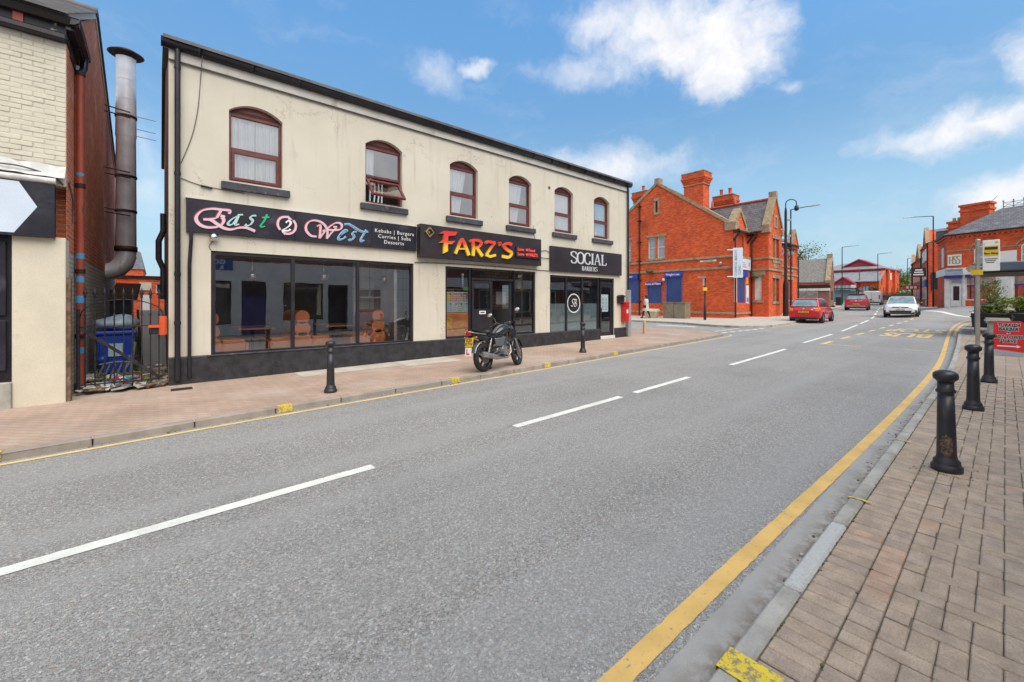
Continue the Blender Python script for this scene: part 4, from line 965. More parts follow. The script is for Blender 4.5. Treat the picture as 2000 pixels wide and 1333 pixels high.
text_mb('Food', .135, (8.83, F0 - .051, 3.235), XD, UP, .008, align='LEFT', mb=lm, bold=.002); text_mb("FARZ'S", .135, (8.83, F0 - .051, 3.09), XD, UP, .008, align='LEFT', mb=lm, bold=.002, xs=.95)
for zz in (3.235, 3.09): lm.prism([(8.76 + a, F0 - .051, zz + b_) for a, b_ in ((0, -.05), (.045, .01), (.04, .04), (.018, .04), (0, .02), (-.018, .04), (-.04, .04), (-.045, .01))], (0, -.008, 0))
lm.build('lettering', emit('red_led', (.75, .06, .03), .25), s2)

s3 = thing('shop_sign', 'plain black shop sign lettered SOCIAL BARBERS in silver capitals', 'shop sign', (10.0, D, 2.65), world=True)
MB().box(10.0, 13.98, D - .09, D, 2.655, 3.50).build('board', 'sign_brown_black', s3, bevel=.005)
def serif(mb, s, x, z, h, wd, org_y, ext=.015, gap=1.0, w=.2, ser=.055):
    """roman capitals built from strokes; returns end x"""
    G = {'S': ([('c', [(.52, .80), (.45, .95), (.25, 1.0), (.06, .88), (.06, .68), (.3, .52), (.52, .38), (.54, .15), (.34, .0), (.12, .04), (.03, .22)])], .6),
         'O': ([('c', [(.34, 1.0), (.10, .85), (.03, .5), (.10, .15), (.34, .0), (.58, .15), (.65, .5), (.58, .85), (.34, 1.0)])], .70),
         'C': ([('c', [(.58, .75), (.50, .95), (.32, 1.0), (.10, .85), (.03, .5), (.10, .15), (.33, .0), (.52, .06), (.6, .27)])], .66),
         'I': ([('v', .15, 0, 1)], .32), 'A': ([('d', (.34, 1.0), (.62, .02), 1), ('d', (.33, .98), (.08, .02), .45), ('h', .18, .5, .33), ('s', .08, .02), ('s', .62, .02)], .72),
         'L': ([('v', .15, 0, 1), ('h', .15, .55, .04), ('d', (.56, .03), (.58, .24), .5)], .62),
         'B': ([('v', .15, 0, 1), ('c', [(.12, .98), (.38, .96), (.46, .76), (.36, .55), (.15, .53)]), ('c', [(.15, .53), (.45, .5), (.53, .27), (.42, .04), (.12, .03)])], .60),
         'R': ([('v', .15, 0, 1), ('c', [(.12, .98), (.38, .96), (.47, .76), (.36, .55), (.15, .5)]), ('d', (.28, .52), (.56, .03), 1), ('s', .56, .02)], .64),
         'E': ([('v', .15, 0, 1), ('h', .15, .5, .965), ('h', .15, .42, .52), ('h', .15, .52, .04), ('d', (.50, .98), (.51, .80), .5), ('d', (.52, .03), (.54, .22), .5)], .60),
         'T': ([('v', .30, 0, 1), ('h', .03, .57, .965), ('d', (.04, .98), (.03, .78), .5), ('d', (.56, .98), (.57, .78), .5)], .62),
         'G': ([('c', [(.58, .75), (.50, .95), (.32, 1.0), (.10, .85), (.03, .5), (.10, .15), (.33, .0), (.52, .06), (.58, .15)]), ('v', .56, .1, .45)], .72),
         'H': ([('v', .15, 0, 1), ('v', .57, 0, 1), ('h', .15, .57, .5)], .74), 'M': ([('v', .13, 0, 1), ('v', .75, 0, 1), ('d', (.13, .98), (.44, .05), .8), ('d', (.75, .98), (.44, .05), .5)], .92), ' ': ([], .4)}
    for ch in s:
        st, adv = G[ch]; o_ = (x, org_y, z)
        sx = wd * h
        def pp(a): return (a[0] * sx / h, a[1])
        for q in st:
            if q[0] == 'c': pen(mb, [pp(a) for a in q[1]], w * .95, o_, XD, UP, ext, nib=90 - 90, thin=.38, sc=h)
            elif q[0] == 'v':
                pen(mb, [pp((q[1], q[2])), pp((q[1], q[3]))], w, o_, XD, UP, ext, nib=0, thin=1, smooth=False, sc=h)
                for zz in (q[2], q[3]):
                    if zz in (0, 1): pen(mb, [(q[1] * wd - w * .95, abs(zz - .02)), (q[1] * wd + w * .95, abs(zz - .02))], ser, o_, XD, UP, ext, thin=1, smooth=False, sc=h)
            elif q[0] == 'h': pen(mb, [pp((q[1], q[3])), pp((q[2], q[3]))], ser * 1.2, o_, XD, UP, ext, thin=1, smooth=False, sc=h)
            elif q[0] == 'd': pen(mb, [pp(q[1]), pp(q[2])], w * q[3], o_, XD, UP, ext, thin=1, smooth=False, sc=h)
            elif q[0] == 's': pen(mb, [(q[1] * wd - w * .8, q[2]), (q[1] * wd + w * .8, q[2])], ser, o_, XD, UP, ext, thin=1, smooth=False, sc=h)
        x += adv * sx * gap
    return x
xq = 10.97
for ch in 'SOCIAL': mb = MB(); xq = serif(mb, ch, xq, 2.985, .40, 1.36, D - .091, gap=1.03); mb.build('letter', 'silver_letter', s3)
mb = MB(); serif(mb, 'BARBERS', 11.56, 2.745, .155, 1.27, D - .091, w=.19, ser=.06, gap=1.02, ext=.008); mb.build('lettering', 'silver_letter', s3)

# ------------------------------------------------------------------ the white shop behind the camera (seen mirrored in the restaurant window)
mat('white_wall', (.84, .82, .77), .8, var=.08, stain=(.58, .56, .52), stain_s=2); mat('door_blue', (.035, .04, .22), .4); mat('sign_blue', (.03, .13, .42), .4)
OY = -2.3
ws = thing('white_shop', 'white painted shop with a blue door, mirrored in the restaurant window', 'building', (2, OY, zg(2, OY) + KERB), world=True)
H_ = [(1.45, 2.45, .6, 2.55), (2.84, 3.80, .1, 2.57), (4.53, 6.31, .73, 2.55), (6.56, 7.55, .1, 2.5), (8.05, 9.4, 1.0, 2.31)]
MB().holed('x', -9, 11.2, 0, 3.45, OY - .2, OY, H_).build('wall', 'white_wall', ws, recalc=False)
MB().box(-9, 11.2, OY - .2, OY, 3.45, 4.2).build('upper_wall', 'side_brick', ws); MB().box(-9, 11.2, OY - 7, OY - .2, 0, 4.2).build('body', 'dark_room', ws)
MB().hexa([(-9.1, OY - 7, 4.2), (9.7, OY - 7, 4.2), (9.7, OY + .15, 4.2), (-9.1, OY + .15, 4.2)], [(-9.1, OY - 4, 5.4), (9.7, OY - 4, 5.4), (9.7, OY - 3.6, 5.4), (-9.1, OY - 3.6, 5.4)]).build('roof', 'slate', ws)
MB().box(2.88, 3.76, OY - .15, OY - .1, .1, 1.9).build('door', 'door_blue', ws); MB().box(2.88, 3.76, OY - .15, OY - .12, 1.92, 2.57).build('fanlight', 'sign_black', ws)
for a, b_, c, d in ((1.45, 2.45, .6, 2.55), (4.53, 6.31, .73, 2.55)):
    f_ = MB(); f_.holed('x', a, b_, c, d, OY - .12, OY - .06, [(a + .06, b_ - .06, c + .06, d - .06)]); wn = f_.build('window', 'black_frame', ws); MB().quad((a, OY - .1, c), (b_, OY - .1, c), (b_, OY - .1, d), (a, OY - .1, d)).build('pane', 'upper_glass', wn)
MB().box(6.6, 7.5, OY - .15, OY - .1, .1, 2.4).build('door', 'sign_black', ws)
f_ = MB(); f_.holed('x', 8.05, 9.4, 1.0, 2.31, OY - .12, OY - .04, [(8.12, 8.70, 1.9, 2.25), (8.78, 9.34, 1.9, 2.25), (8.12, 9.34, 1.07, 1.82)]); f_.build('window', 'white_print', ws)
bs = thing('brick_shop', 'red brick shop terrace across the pavement, mirrored in the takeaway and barber windows', 'building', (12, -6.5, zg(12, -6) + KERB), world=True)
hb_ = [(12.6 + 3.2 * k, 14.9 + 3.2 * k, .7, 2.6) for k in range(7)] + [(13 + 3.2 * k, 14.2 + 3.2 * k, 4.2, 5.8) for k in range(7)]
MB().holed('x', 11.5, 36, 0, 6.6, -6.8, -6.5, hb_).build('wall', 'side_brick', bs, recalc=False); MB().box(11.5, 36, -12, -6.9, 0, 6.6).build('body', 'dark_room', bs); MB().box(11.5, 36, -6.5, -6.35, 2.7, 3.4).build('sign_fascia', 'white_wall', bs)
for h_ in hb_: MB().holed('x', h_[0], h_[1], h_[2], h_[3], -6.65, -6.58, [(h_[0] + .1, h_[1] - .1, h_[2] + .1, h_[3] - .1)]).build('window_frame', 'white_print', bs)
MB().hexa([(11.4, -12, 6.6), (36.1, -12, 6.6), (36.1, -6.3, 6.6), (11.4, -6.3, 6.6)], [(11.4, -9.5, 8.4), (36.1, -9.5, 8.4), (36.1, -9.2, 8.4), (11.4, -9.2, 8.4)]).build('roof', 'slate', bs)
sg = thing('shop_sign', 'small blue sign lettered GO on the white shop, mirrored in the restaurant window', 'shop sign', (1.9, OY + .03, 3.0), world=True)
MB().box(1.3, 2.5, OY, OY + .03, 3.02, 3.52).build('board', 'sign_blue', sg); mb = MB(); text_mb('GO', .3, (2.0, OY + .031, 3.38), (-1, 0, 0), UP, .005, mb=mb, bold=.01); text_mb('R', .22, (2.1, OY + .031, 3.13), (-1, 0, 0), UP, .005, mb=mb, bold=.01); mb.build('lettering', 'white_print', sg)
# ------------------------------------------------------------------ painted brick shop on the left and the alley beside it
brick('red_brick_old', (.85, .18, .06), (.55, .12, .05), (.50, .38, .29), stain=(.62, .54, .46), slo=.56, shi=.74, ss=1.1, bump=.8)
brick('white_brick', (.60, .58, .54), (.53, .51, .48), (.40, .37, .33), stain=(.28, .20, .15), slo=.58, shi=.72, ss=2.2, bump=.9)
brick('red_brick', (.95, .125, .022), (.50, .052, .014), (.60, .20, .105), mo=.011, stain=(.30, .055, .025), slo=.52, shi=.80, ss=.45, bump=.25)
mat('painted_brick', (.66, .61, .49), .8, var=.06, vs=5, bump=.35, bs=90, stain=(.48, .43, .34), stain_s=5, stain_lo=.6, stain_hi=.8)
mat('painted_joint', (.55, .50, .405), .9, var=.1); mat('cream_panel', (.66, .60, .47), .7, var=.05, stain=(.42, .34, .22), stain_s=2.5, stain_lo=.6, stain_hi=.85)
mat('peeling_black', (.028, .024, .030), .5, var=.3, stain=(.50, .45, .36), stain_s=4.5, stain_lo=.60, stain_hi=.66); mat('lead_white', (.62, .60, .58), .6, var=.2, vs=5, bump=.4, bs=15)
mat('pale_blue_print', (.62, .70, .80), .4, var=.03); rust_metal('red_pipe', (.36, .075, .04), (.10, .05, .04), .62, .7, .5, .1)
rust_metal('flue_steel', (.74, .76, .82), (.40, .17, .06), .63, .80, .36, .25); mat('dark_rust', (.055, .028, .024), .6, .4, var=.4)
mat('timber_rot', (.19, .12, .07), .95, var=.45, vs=9, bump=.6, stain=(.40, .36, .30), stain_s=6)
LX, LY = -1.10, 9.35; zb = zg(-1.5, 9.35) + KERB - .02
ls = thing('shop_building', 'cream painted brick shop at the left edge with a red brick gable side', 'building', (LX, LY, zb), world=True)
mb = MB(); mb.box(-8, LX, LY + .02, LY + .3, 3.4, 5.60); lw = mb.build('wall', 'painted_joint', ls)
bk = MB(); bk.box(-.1085, .1085, -.006, .03, -.0345, .0345); BK = bk.mesh('brick', 'painted_brick', bevel=.006)
rb = random.Random(11)
for r in range(25):
    z = 3.74 + .0755 * r
    for k in range(5):
        x = LX - .112 - .226 * k - (.113 if r % 2 else 0)
        if k == 0 and r % 2: share('brick', BK, lw, (LX - .056, LY + .02 + rb.uniform(-.004, .004), z), (0, 0, 0), (.48, 1, 1))
        share('brick', BK, lw, (x + rb.uniform(-.003, .003), LY + .02 + rb.uniform(-.005, .005), z), (rb.uniform(-.02, .02), 0, rb.uniform(-.012, .012)))
MB().box(-1.64, LX, LY - .02, LY + .3, zb - .1, 2.60).build('pier', 'cream_panel', ls, bevel=.008)
mb = MB(); mb.box(-8, -1.64, LY + .05, LY + .3, zb - .1, 2.60); mb.build('shop_front', 'gutter_black', ls)
for k in range(3): MB().box(-2.5 - .9 * k, -1.70 - .9 * k, LY, LY + .05, .62, 1.35).build('panel', 'sign_black', ls, bevel=.01); MB().box(-2.5 - .9 * k, -1.70 - .9 * k, LY, LY + .05, 1.42, 2.5).build('panel', 'sign_black', ls, bevel=.01)
MB().box(-8, -1.64, LY - .06, LY + .05, zb - .1, .45).build('step', 'kerb_concrete', ls, bevel=.01)
MB().box(LX - .02, LX + .05, LY + .02, LY + .16, zb - .1, 2.0).build('door_jamb', 'timber_rot', ls, bevel=.01)
# side wall: white painted below, red brick above, gable over
mb = MB(); mb.box(LX - .3, LX, LY + .3, 18.7, zb - .2, 2.40); mb.build('side_wall_foot', 'white_brick', ls)
mb = MB(); mb.prism([(LX, LY + .3, 2.40), (LX, 18.7, 2.40), (LX, 18.7, 5.72), (LX, 13.1, 7.93), (LX, LY + .3, 6.05)], (-.3, 0, 0)); mb.build('side_wall', 'red_brick_old', ls)
MB().box(LX, LX + .004, LY + .045, LY + .30, 2.60, 5.6).build('corner_wall', 'red_brick_old', ls)
mb = MB(); mb.prism([(LX + .02, LY + .1, 6.02), (LX + .02, 13.1, 7.93), (LX + .02, 13.1, 8.06), (LX + .02, LY + .1, 6.14)], (-.1, 0, 0)); mb.prism([(LX + .02, 13.1, 7.93), (LX + .02, 18.75, 5.68), (LX + .02, 18.75, 5.78), (LX + .02, 13.1, 8.06)], (-.1, 0, 0)); mb.build('verge', 'cream_panel', ls)
def tiled_slope(name, mname, parent, x0, x1, e0, e1, rows, lap=.012, seed=1):
    """courses of slates between eaves e0=(y,z) and ridge e1=(y,z), each course one overlapping strip of uneven slates"""
    mb = MB(); rr = random.Random(seed)
    for r in range(rows):
        ya, za = e0[0] + (e1[0] - e0[0]) * r / rows, e0[1] + (e1[1] - e0[1]) * r / rows
        yb, zb_ = e0[0] + (e1[0] - e0[0]) * (r + 1.1) / rows, e0[1] + (e1[1] - e0[1]) * (r + 1.1) / rows
        mb.hexa([(x0, ya, za), (x1, ya, za), (x1, yb, zb_ - lap), (x0, yb, zb_ - lap)], [(x0, ya, za + lap * 2), (x1, ya, za + lap * 2), (x1, yb, zb_ + .002), (x0, yb, zb_ + .002)])
    return mb.build(name, mname, parent, recalc=False)
tiled_slope('roof', 'slate', ls, -9, LX + .06, (9.05, 5.93), (13.1, 8.08), 16); tiled_slope('roof', 'slate', ls, -9, LX + .06, (18.9, 5.70), (13.1, 8.08), 20)
mb = MB()
for k in range(12): mb.cyl((-9 + .66 * k, 13.1, 8.08), (-8.36 + .66 * k + .05, 13.1, 8.085), .10, 8)
mb.build('ridge_tiles', 'slate', ls)
# eaves
MB().box(-8, LX + .02, LY - .13, LY + .3, 5.60, 5.70).build('eaves_moulding', 'gutter_black', ls, bevel=.02)
MB().box(-8, LX + .01, LY - .06, LY + .3, 5.70, 5.86).build('fascia', 'peeling_black', ls)
MB().box(-1.62, -1.52, LY - .09, LY - .06, 5.68, 5.86).build('rust_plate', 'red_pipe', ls)
mb = MB(); mb.box(LX + .01, LX + .10, LY - .1, 10.55, 5.78, 5.84); mb.box(LX - .0, LX + .02, LY + .3, 10.5, 5.55, 5.86); mb.build('side_fascia', 'gutter_black', ls)
g = [(0, 0), (-.05, .01), (-.10, .05), (-.115, .11), (-.10, .11), (-.02, .11)]
mb = MB(); mb.prism([(-8, LY - .09 + a, 5.83 + z) for a, z in g], (8 + LX + .16, 0, 0)); mb.prism([(LX + .06 - a, LY - .2, 5.83 + z) for a, z in g], (0, 1.38, 0)); mb.build('gutter', 'gutter_black', ls)
px = LX + .075
mb = MB(); mb.tube([(px + .03, 10.38, 5.86), (px + .02, 10.36, 5.65), (px, 10.15, 5.5)], .05, 10); mb.build('pipe_shoe', 'gutter_black', ls)
pp = MB().cyl((px, 10.13, 5.52), (px, 10.13, zb), .052, 12).build('downpipe', 'red_pipe', ls)
for z in (5.45, 3.55, 2.1, 1.0): MB().cyl((px, 10.13, z), (px, 10.13, z + .07), .065, 12).build('collar', 'dark_rust', pp)
mb = MB()
for z, h in ((3.75, .05), (2.35, .09), (1.95, .1), (1.6, .12), (.75, .1)): mb.cyl((px, 10.13, z), (px, 10.13, z + h), .0535, 12)
mb.build('blue_paint', 'blue_letter', pp)
# lead flashing, tube above the sign
mb = MB(); rr = random.Random(4); N = 30
top = [(-4 + (LX + 4) * k / N, LY - .005, 3.70 + rr.uniform(-.02, .02)) for k in range(N + 1)]; mid = [(p[0], LY - .05 - rr.uniform(0, .03), 3.56) for p in top]; bot = [(p[0], LY - .12, 3.50 + rr.uniform(-.015, .015)) for p in top]
mb.add(top + mid + bot, [(k, k + 1, N + 2 + k, N + 1 + k) for k in range(N)] + [(N + 1 + k, N + 2 + k, 2 * N + 3 + k, 2 * N + 2 + k) for k in range(N)]); mb.build('flashing', 'lead_white', ls, recalc=False)
t = thing('shop_sign', 'black shop sign with a pale blue arrow at the left edge', 'shop sign', (-1.2, LY, 2.58), world=True)
MB().box(-8, -1.20, LY - .13, LY - .02, 2.58, 3.38).build('board', 'sign_black', t, bevel=.005)
MB().prism([(-8, LY - .131, 3.365), (-1.555, LY - .131, 3.365), (-1.375, LY - .131, 3.02), (-1.60, LY - .131, 2.62), (-8, LY - .131, 2.62)], (0, -.004, 0)).build('arrow', 'pale_blue_print', t)
MB().cyl((-8, LY - .12, 3.43), (-1.19, LY - .12, 3.43), .045, 12).build('lamp_tube', 'lead_white', t)
cable([(-2.2, LY - .07, 3.56), (-1.6, LY - .1, 3.60), (-1.25, LY - .03, 3.52), (-1.13, LY + .02, 3.42)], .012, 'loose pale cable over the black arrow sign')
cable([(LX + .012, 9.5, 3.5), (LX + .03, 9.7, 3.3), (LX + .02, 9.85, 3.15), (LX + .02, 9.88, 2.9)], .012, 'dark cable drooping on the red brick side wall of the left shop')

# --- extractor flue
FX_, FY_ = -.70, 15.6
t = thing('extractor_flue', 'tall rusty metal extractor flue with a flat conical cap standing in the alley', 'flue', (FX_, FY_, 2.1), world=True)
zs = [3.05, 4.10, 5.05, 6.13, 6.69, 7.14, 7.67, 8.30]
for a, b_ in zip(zs, zs[1:]):
    q = random.Random(a).uniform(-.006, .006); MB().lathe([(.210 + q, a), (.217 + q, a + .02), (.210 + q, b_ - .02), (.217 + q, b_)], (FX_, FY_, 0), 24).build('duct_section', 'flue_steel', t)
for z in (4.10, 5.05, 6.69): MB().lathe([(.219, z - .03), (.232, z - .03), (.232, z + .03), (.219, z + .03)], (FX_, FY_, 0), 24).build('clamp_band', 'dark_rust', t)
mb = MB(); mb.smooth = True; mb.tube([(FX_, FY_, 3.06), (FX_, FY_, 2.86), (FX_ - .05, FY_, 2.68), (FX_ - .17, FY_, 2.52), (FX_ - .33, FY_, 2.44), (FX_ - .42, FY_, 2.42)], [.217, .217, .225, .225, .217, .217], 22); mb.build('elbow', 'flue_steel', t)
MB().lathe([(.225, 3.0), (.24, 3.0), (.24, 3.14), (.225, 3.14)], (FX_, FY_, 0), 24).build('clamp_band', 'dark_rust', t)
mb = MB(); mb.lathe([(.36, 8.38), (.385, 8.40), (.22, 8.50), (.02, 8.56)], (FX_, FY_, 0), 28); mb.lathe([(.36, 8.38), (.02, 8.42)], (FX_, FY_, 0), 28); mb.build('rain_cap', 'dark_rust', t)
mb = MB()
for k in range(4): a = math.pi / 2 * k + .5; mb.cyl((FX_ + .19 * math.cos(a), FY_ + .19 * math.sin(a), 8.26), (FX_ + .2 * math.cos(a), FY_ + .2 * math.sin(a), 8.42), .012, 5)
mb.build('cap_stays', 'dark_rust', t, kind='stuff')
for z in (6.75, 6.60, 5.12, 4.97, 4.05, 3.95): MB().cyl((LX - .1, FY_ - .35, z + .05), (FX_ + .1, FY_ - .29, z), .018, 6).build('wall_bracket', 'dark_rust', t)
for z in (6.80, 6.45, 6.25):
    MB().cyl((FX_ + .2, FY_ + .1, z), (FX_ + .62, FY_ + .1, z - .02), .008, 5).build('aerial_rod', 'cable', t)

# --- iron gate
mat('gate_iron', (.035, .035, .042), .5, .4, var=.35, vs=12, stain=(.12, .06, .035), stain_s=9, stain_lo=.62, stain_hi=.72)
GY = 9.85; zg_ = zg(-.5, GY) + KERBL - .01
t = thing('iron_gate', 'black wrought iron gate with spear finials closing the alley', 'gate', (-.5, GY, zg_), world=True)
for k in range(9):
    x = -.94 + .117 * k; ba = MB().cyl((x, GY, .2), (x, GY, 1.72), .011, 6).build('bar', 'gate_iron', t)
    MB().lathe([(.0, 1.66), (.02, 1.70), (.012, 1.73), (.032, 1.755), (.018, 1.80), (.0, 1.88)], (x, GY, 0), 6).build('finial', 'gate_iron', ba)
    MB().lathe([(.012, 1.385), (.022, 1.40), (.012, 1.415)], (x, GY, 0), 8).build('knop', 'gate_iron', ba)
for z in (1.20, .24): MB().box(-1.0, .05, GY - .02, GY + .005, z - .012, z + .012).build('rail', 'gate_iron', t)
MB().beam((-.99, GY - .028, 1.18), (.0, GY - .028, .27), .012, .05, (0, 0, 1)).build('brace', 'gate_iron', t)
mb = MB(); mb.tube([(-1.0, GY + .02, 1.36)] + [(-.475 + .52 * math.cos(math.pi * (1 - k / 12)), GY + .02, 1.40 + .26 * math.sin(math.pi * k / 12)) for k in range(13)] + [(.05, GY + .02, 1.36)], .009, 5); mb.build('arched_rod', 'gate_iron', t)
MB().cyl((-1.02, GY, .15), (-1.02, GY, 1.5), .022, 8).build('hinge_post', 'gate_iron', t)
MB().box(-.14, .03, GY - .04, GY + .03, 1.04, 1.20).build('lock_case', 'gate_iron', t, bevel=.006)
mat('orange_paint', (.72, .10, .025), .45)
t = thing('lock_cover', 'orange red tube and bar shielding the gate lock', 'lock cover', (.02, GY - .02, 1.03)); MB().cyl((.03, -.02, 0), (.03, -.02, .33), .06, 14).build('tube', 'orange_paint', t); MB().box(-.17, .0, -.06, -.03, .13, .18).build('bar', 'orange_paint', t)
# --- alley floor, rubbish
mat('alley_soil', (.15, .12, .085), .95, var=.4, vs=6, bump=.5, stain=(.10, .13, .035), stain_s=2.4, stain_lo=.5, stain_hi=.6)
mb = MB(); rr = random.Random(8); A = []
for i in range(16):
    for j in range(40): A.append((-1.1 + 1.22 * i / 15, 9.75 + 14 * j / 39, zg_ + .0 + (.05 * rr.random() + .05 * math.sin(i * 1.1) * math.sin(j * .9)) * (1 if 1 < j else 0)))
mb.add(A, [(i * 40 + j, (i + 1) * 40 + j, (i + 1) * 40 + j + 1, i * 40 + j + 1) for i in range(15) for j in range(39)]); struct(mb.build('alley_ground', 'alley_soil', recalc=False))
mb = MB(); 
for k in range(330):
    x, y = rr.uniform(-1.05, .08), 9.78 + rr.expovariate(.55)
    if y > 16: continue
    s = rr.uniform(.02, .13); mb.cur = rr.choices(range(6), [6, 5, 3, 1, 1, 2])[0]; st = len(mb.v)
    mb.box(-s, s, -s * rr.uniform(.3, .9), s * rr.uniform(.3, .9), 0, rr.uniform(.004, .035))
    mb.xf(Matrix.Translation((x, y, zg_ + .06 + rr.uniform(0, .06))) @ Matrix.Rotation(rr.uniform(0, 6.3), 4, 'Z') @ Matrix.Rotation(rr.uniform(-.6, .6), 4, 'X'), st)
o = mb.build('rubble', ['timber_rot', 'kerb_concrete', 'slate', 'red_print', 'blue_letter', 'white_print'], None, recalc=False); o['kind'] = 'stuff'; o['label'] = 'scattered rubble, slates and litter on the alley floor'
mat('grass_blade', (.11, .20, .035), .8, var=.4, vs=20); mat('grass_dry', (.24, .21, .09), .85, var=.3, vs=20)
def tuft(mb, x, y, z, n, h, sp, rr, cur=0):
    for k in range(n):
        a = rr.uniform(0, 6.28); l = h * rr.uniform(.5, 1.1); b = (x + rr.gauss(0, sp), y + rr.gauss(0, sp), z); w_ = .006 + .004 * rr.random()
        tip = (b[0] + math.cos(a) * l * .5, b[1] + math.sin(a) * l * .5, z + l); m_ = (b[0] + math.cos(a) * l * .15, b[1] + math.sin(a) * l * .15, z + l * .6)
        dx, dy = -math.sin(a) * w_, math.cos(a) * w_; mb.cur = cur if rr.random() < .75 else 1 - cur
        mb.add([(b[0] - dx, b[1] - dy, z), (b[0] + dx, b[1] + dy, z), (m_[0] + dx * .8, m_[1] + dy * .8, m_[2]), (m_[0] - dx * .8, m_[1] - dy * .8, m_[2]), tip], [(0, 1, 2, 3), (3, 2, 4)])
mb = MB()
for k in range(26): tuft(mb, rr.uniform(-1.0, .05), rr.uniform(9.9, 13.5), zg_ + .04, 14, rr.uniform(.08, .25), .05, rr, 0)
for k in range(60): tuft(mb, rr.uniform(-.75, .1), rr.uniform(15.5, 22), zg_ + .05, 26, rr.uniform(.3, .8), .10, rr, 0)
o = mb.build('weeds', ['grass_blade', 'grass_dry'], None, recalc=False); o['kind'] = 'stuff'; o['label'] = 'green weeds and dry grass growing in the alley'
mat('bin_blue', (.02, .065, .42), .4, var=.12); mat('bag_plastic', (.32, .43, .52), .35, var=.25, vs=5, stain=(.55, .5, .42), stain_s=4)
t = thing('wheelie_bin', 'blue wheelie bin behind the iron gate with a paper label', 'bin', (-.70, 11.95, zg_ + .03), R(6))
MB().hexa([(-.22, -.26, .06), (.22, -.26, .06), (.22, .22, .06), (-.22, .22, .06)], [(-.29, -.36, .86), (.29, -.36, .86), (.29, .34, .86), (-.29, .34, .86)]).build('body', 'bin_blue', t, bevel=.03, seg=2)
MB().box(-.31, .31, -.39, .38, .86, .93).build('lid', 'bin_blue', t, bevel=.02); MB().hexa([(-.12, -.325, .42), (.1, -.325, .42), (.1, -.31, .42), (-.12, -.31, .42)], [(-.12, -.358, .68), (.1, -.358, .68), (.1, -.34, .68), (-.12, -.34, .68)]).build('paper_label', 'leaf_blue', t)
for s in (-1, 1): MB().cyl((s * .20, .25, .10), (s * .27, .25, .10), .10, 14).build('wheel', 'black_frame', t); MB().ball((s * .2, -.31, .36), .09, .06, .08).build('moulded_foot', 'bin_blue', t)
bg_ = MB(); bg_.ball((0, 0, 0), .36, .34, .17, 18, 10); rr = random.Random(2)
bg_.v = [(a * (1 + .10 * math.sin(9 * b_ + 3 * c)), b_ * (1 + .1 * math.sin(11 * a)), c * (1 + .25 * math.sin(8 * a + 5 * b_))) for a, b_, c in bg_.v]
one(bg_, 'rubbish_bag', 'bag_plastic', 'pale blue rubbish bag lying on the blue wheelie bin', 'rubbish bag', (-.68, 11.95, zg_ + 1.10))
mat('grey_plastic', (.13, .13, .14), .5, var=.1)
t = thing('plastic_chair', 'broken grey plastic garden chair lying in front of the blue bin', 'chair', (-.72, 10.75, zg_ + .06), R(10))
for k in range(5): MB().tube([(-.18 + .085 * k, 0, .0), (-.13 + .085 * k, -.02, .15), (-.06 + .08 * k, .03, .32)], .016, 5).build('back_slat', 'grey_plastic', t)
MB().tube([(-.12, .04, .33), (.1, .02, .36), (.3, .04, .34)], .022, 6).build('back_rim', 'grey_plastic', t); MB().tube([(.3, .0, .05), (.33, .0, .4), (.37, .02, .72)], .03, 6).build('leg', 'grey_plastic', t); MB().tube([(.3, .04, .34), (.22, 0, .2), (.27, 0, .0)], .022, 6).build('armrest', 'grey_plastic', t)
t = thing('sheet_panel', 'grey sheet panel with a black edge leaning against the wall in the alley', 'panel', (-.12, 13.0, zg_)); MB().hexa([(-.16, 0, 0), (.25, .1, 0), (.25, .13, 0), (-.16, .03, 0)], [(-.24, .25, 1.35), (.22, .35, 1.35), (.22, .38, 1.35), (-.24, .28, 1.35)]).build('sheet', 'grey_steel', t)
MB().beam((-.19, -.02, 0), (-.27, .24, 1.36), .04, .03).build('edge_strip', 'black_frame', t)
t = thing('extract_housing', 'black box housing under the flue at the end of the alley', 'duct', (-.73, 14.4, zg_)); MB().box(-.22, .18, 0, .5, 0, 1.85).build('casing', 'black_frame', t); MB().hexa([(-.24, -.1, 1.6), (.28, -.1, 1.6), (.28, .5, 1.6), (-.24, .5, 1.6)], [(-.1, -.05, 2.02), (.36, -.05, 2.02), (.36, .5, 2.02), (-.1, .5, 2.02)]).build('hood', 'dark_rust', t)
# drain pipes on the alley side of the cream shops
t = thing('soil_pipe', 'old black soil pipe on the alley side of the cream shops', 'pipe', (.06, 10.8, zg_)); MB().tube([(0, 0, 1.6), (0, 0, 2.2), (-.07, 0, 2.4), (-.07, 0, 2.75), (0, 0, 2.95), (0, 0, 3.3)], .05, 8).build('pipe', 'gutter_black', t)
# building at the end of the alley
bb = thing('brick_building', 'low red brick building seen at the end of the alley', 'building', (-1, 24, zg_), world=True)
MB().holed('x', -3, 6, zg_ - .3, 2.66, 24, 24.3, [(-.12, .9, 2.02, 2.42), (-.62, .35 - .62, 1.2, 1.95)]).build('wall', 'red_brick', bb, recalc=False); MB().box(-3.05, 6.05, 23.9, 30, 2.66, 2.74).build('flat_roof', 'gutter_black', bb)
f_ = MB(); f_.holed('x', -.12, .9, 2.02, 2.42, 24.05, 24.1, [(-.08, .4, 2.06, 2.38), (.44, .86, 2.06, 2.38)]); wn = f_.build('window', 'white_print', bb); MB().quad((-.1, 24.08, 2.04), (.88, 24.08, 2.04), (.88, 24.08, 2.40), (-.1, 24.08, 2.40)).build('pane', 'sign_black', wn)
MB().box(-.66, -.26, 23.96, 24.02, 2.12, 2.46).build('name_board', 'painted_joint', bb); MB().box(-.62, -.3, 24.02, 24.2, 1.2, 1.95).build('door', 'white_room', bb)
bb2 = thing('house', 'distant red brick house with a slate roof showing above the low brick building', 'house', (-1.2, 34, 0), world=True)
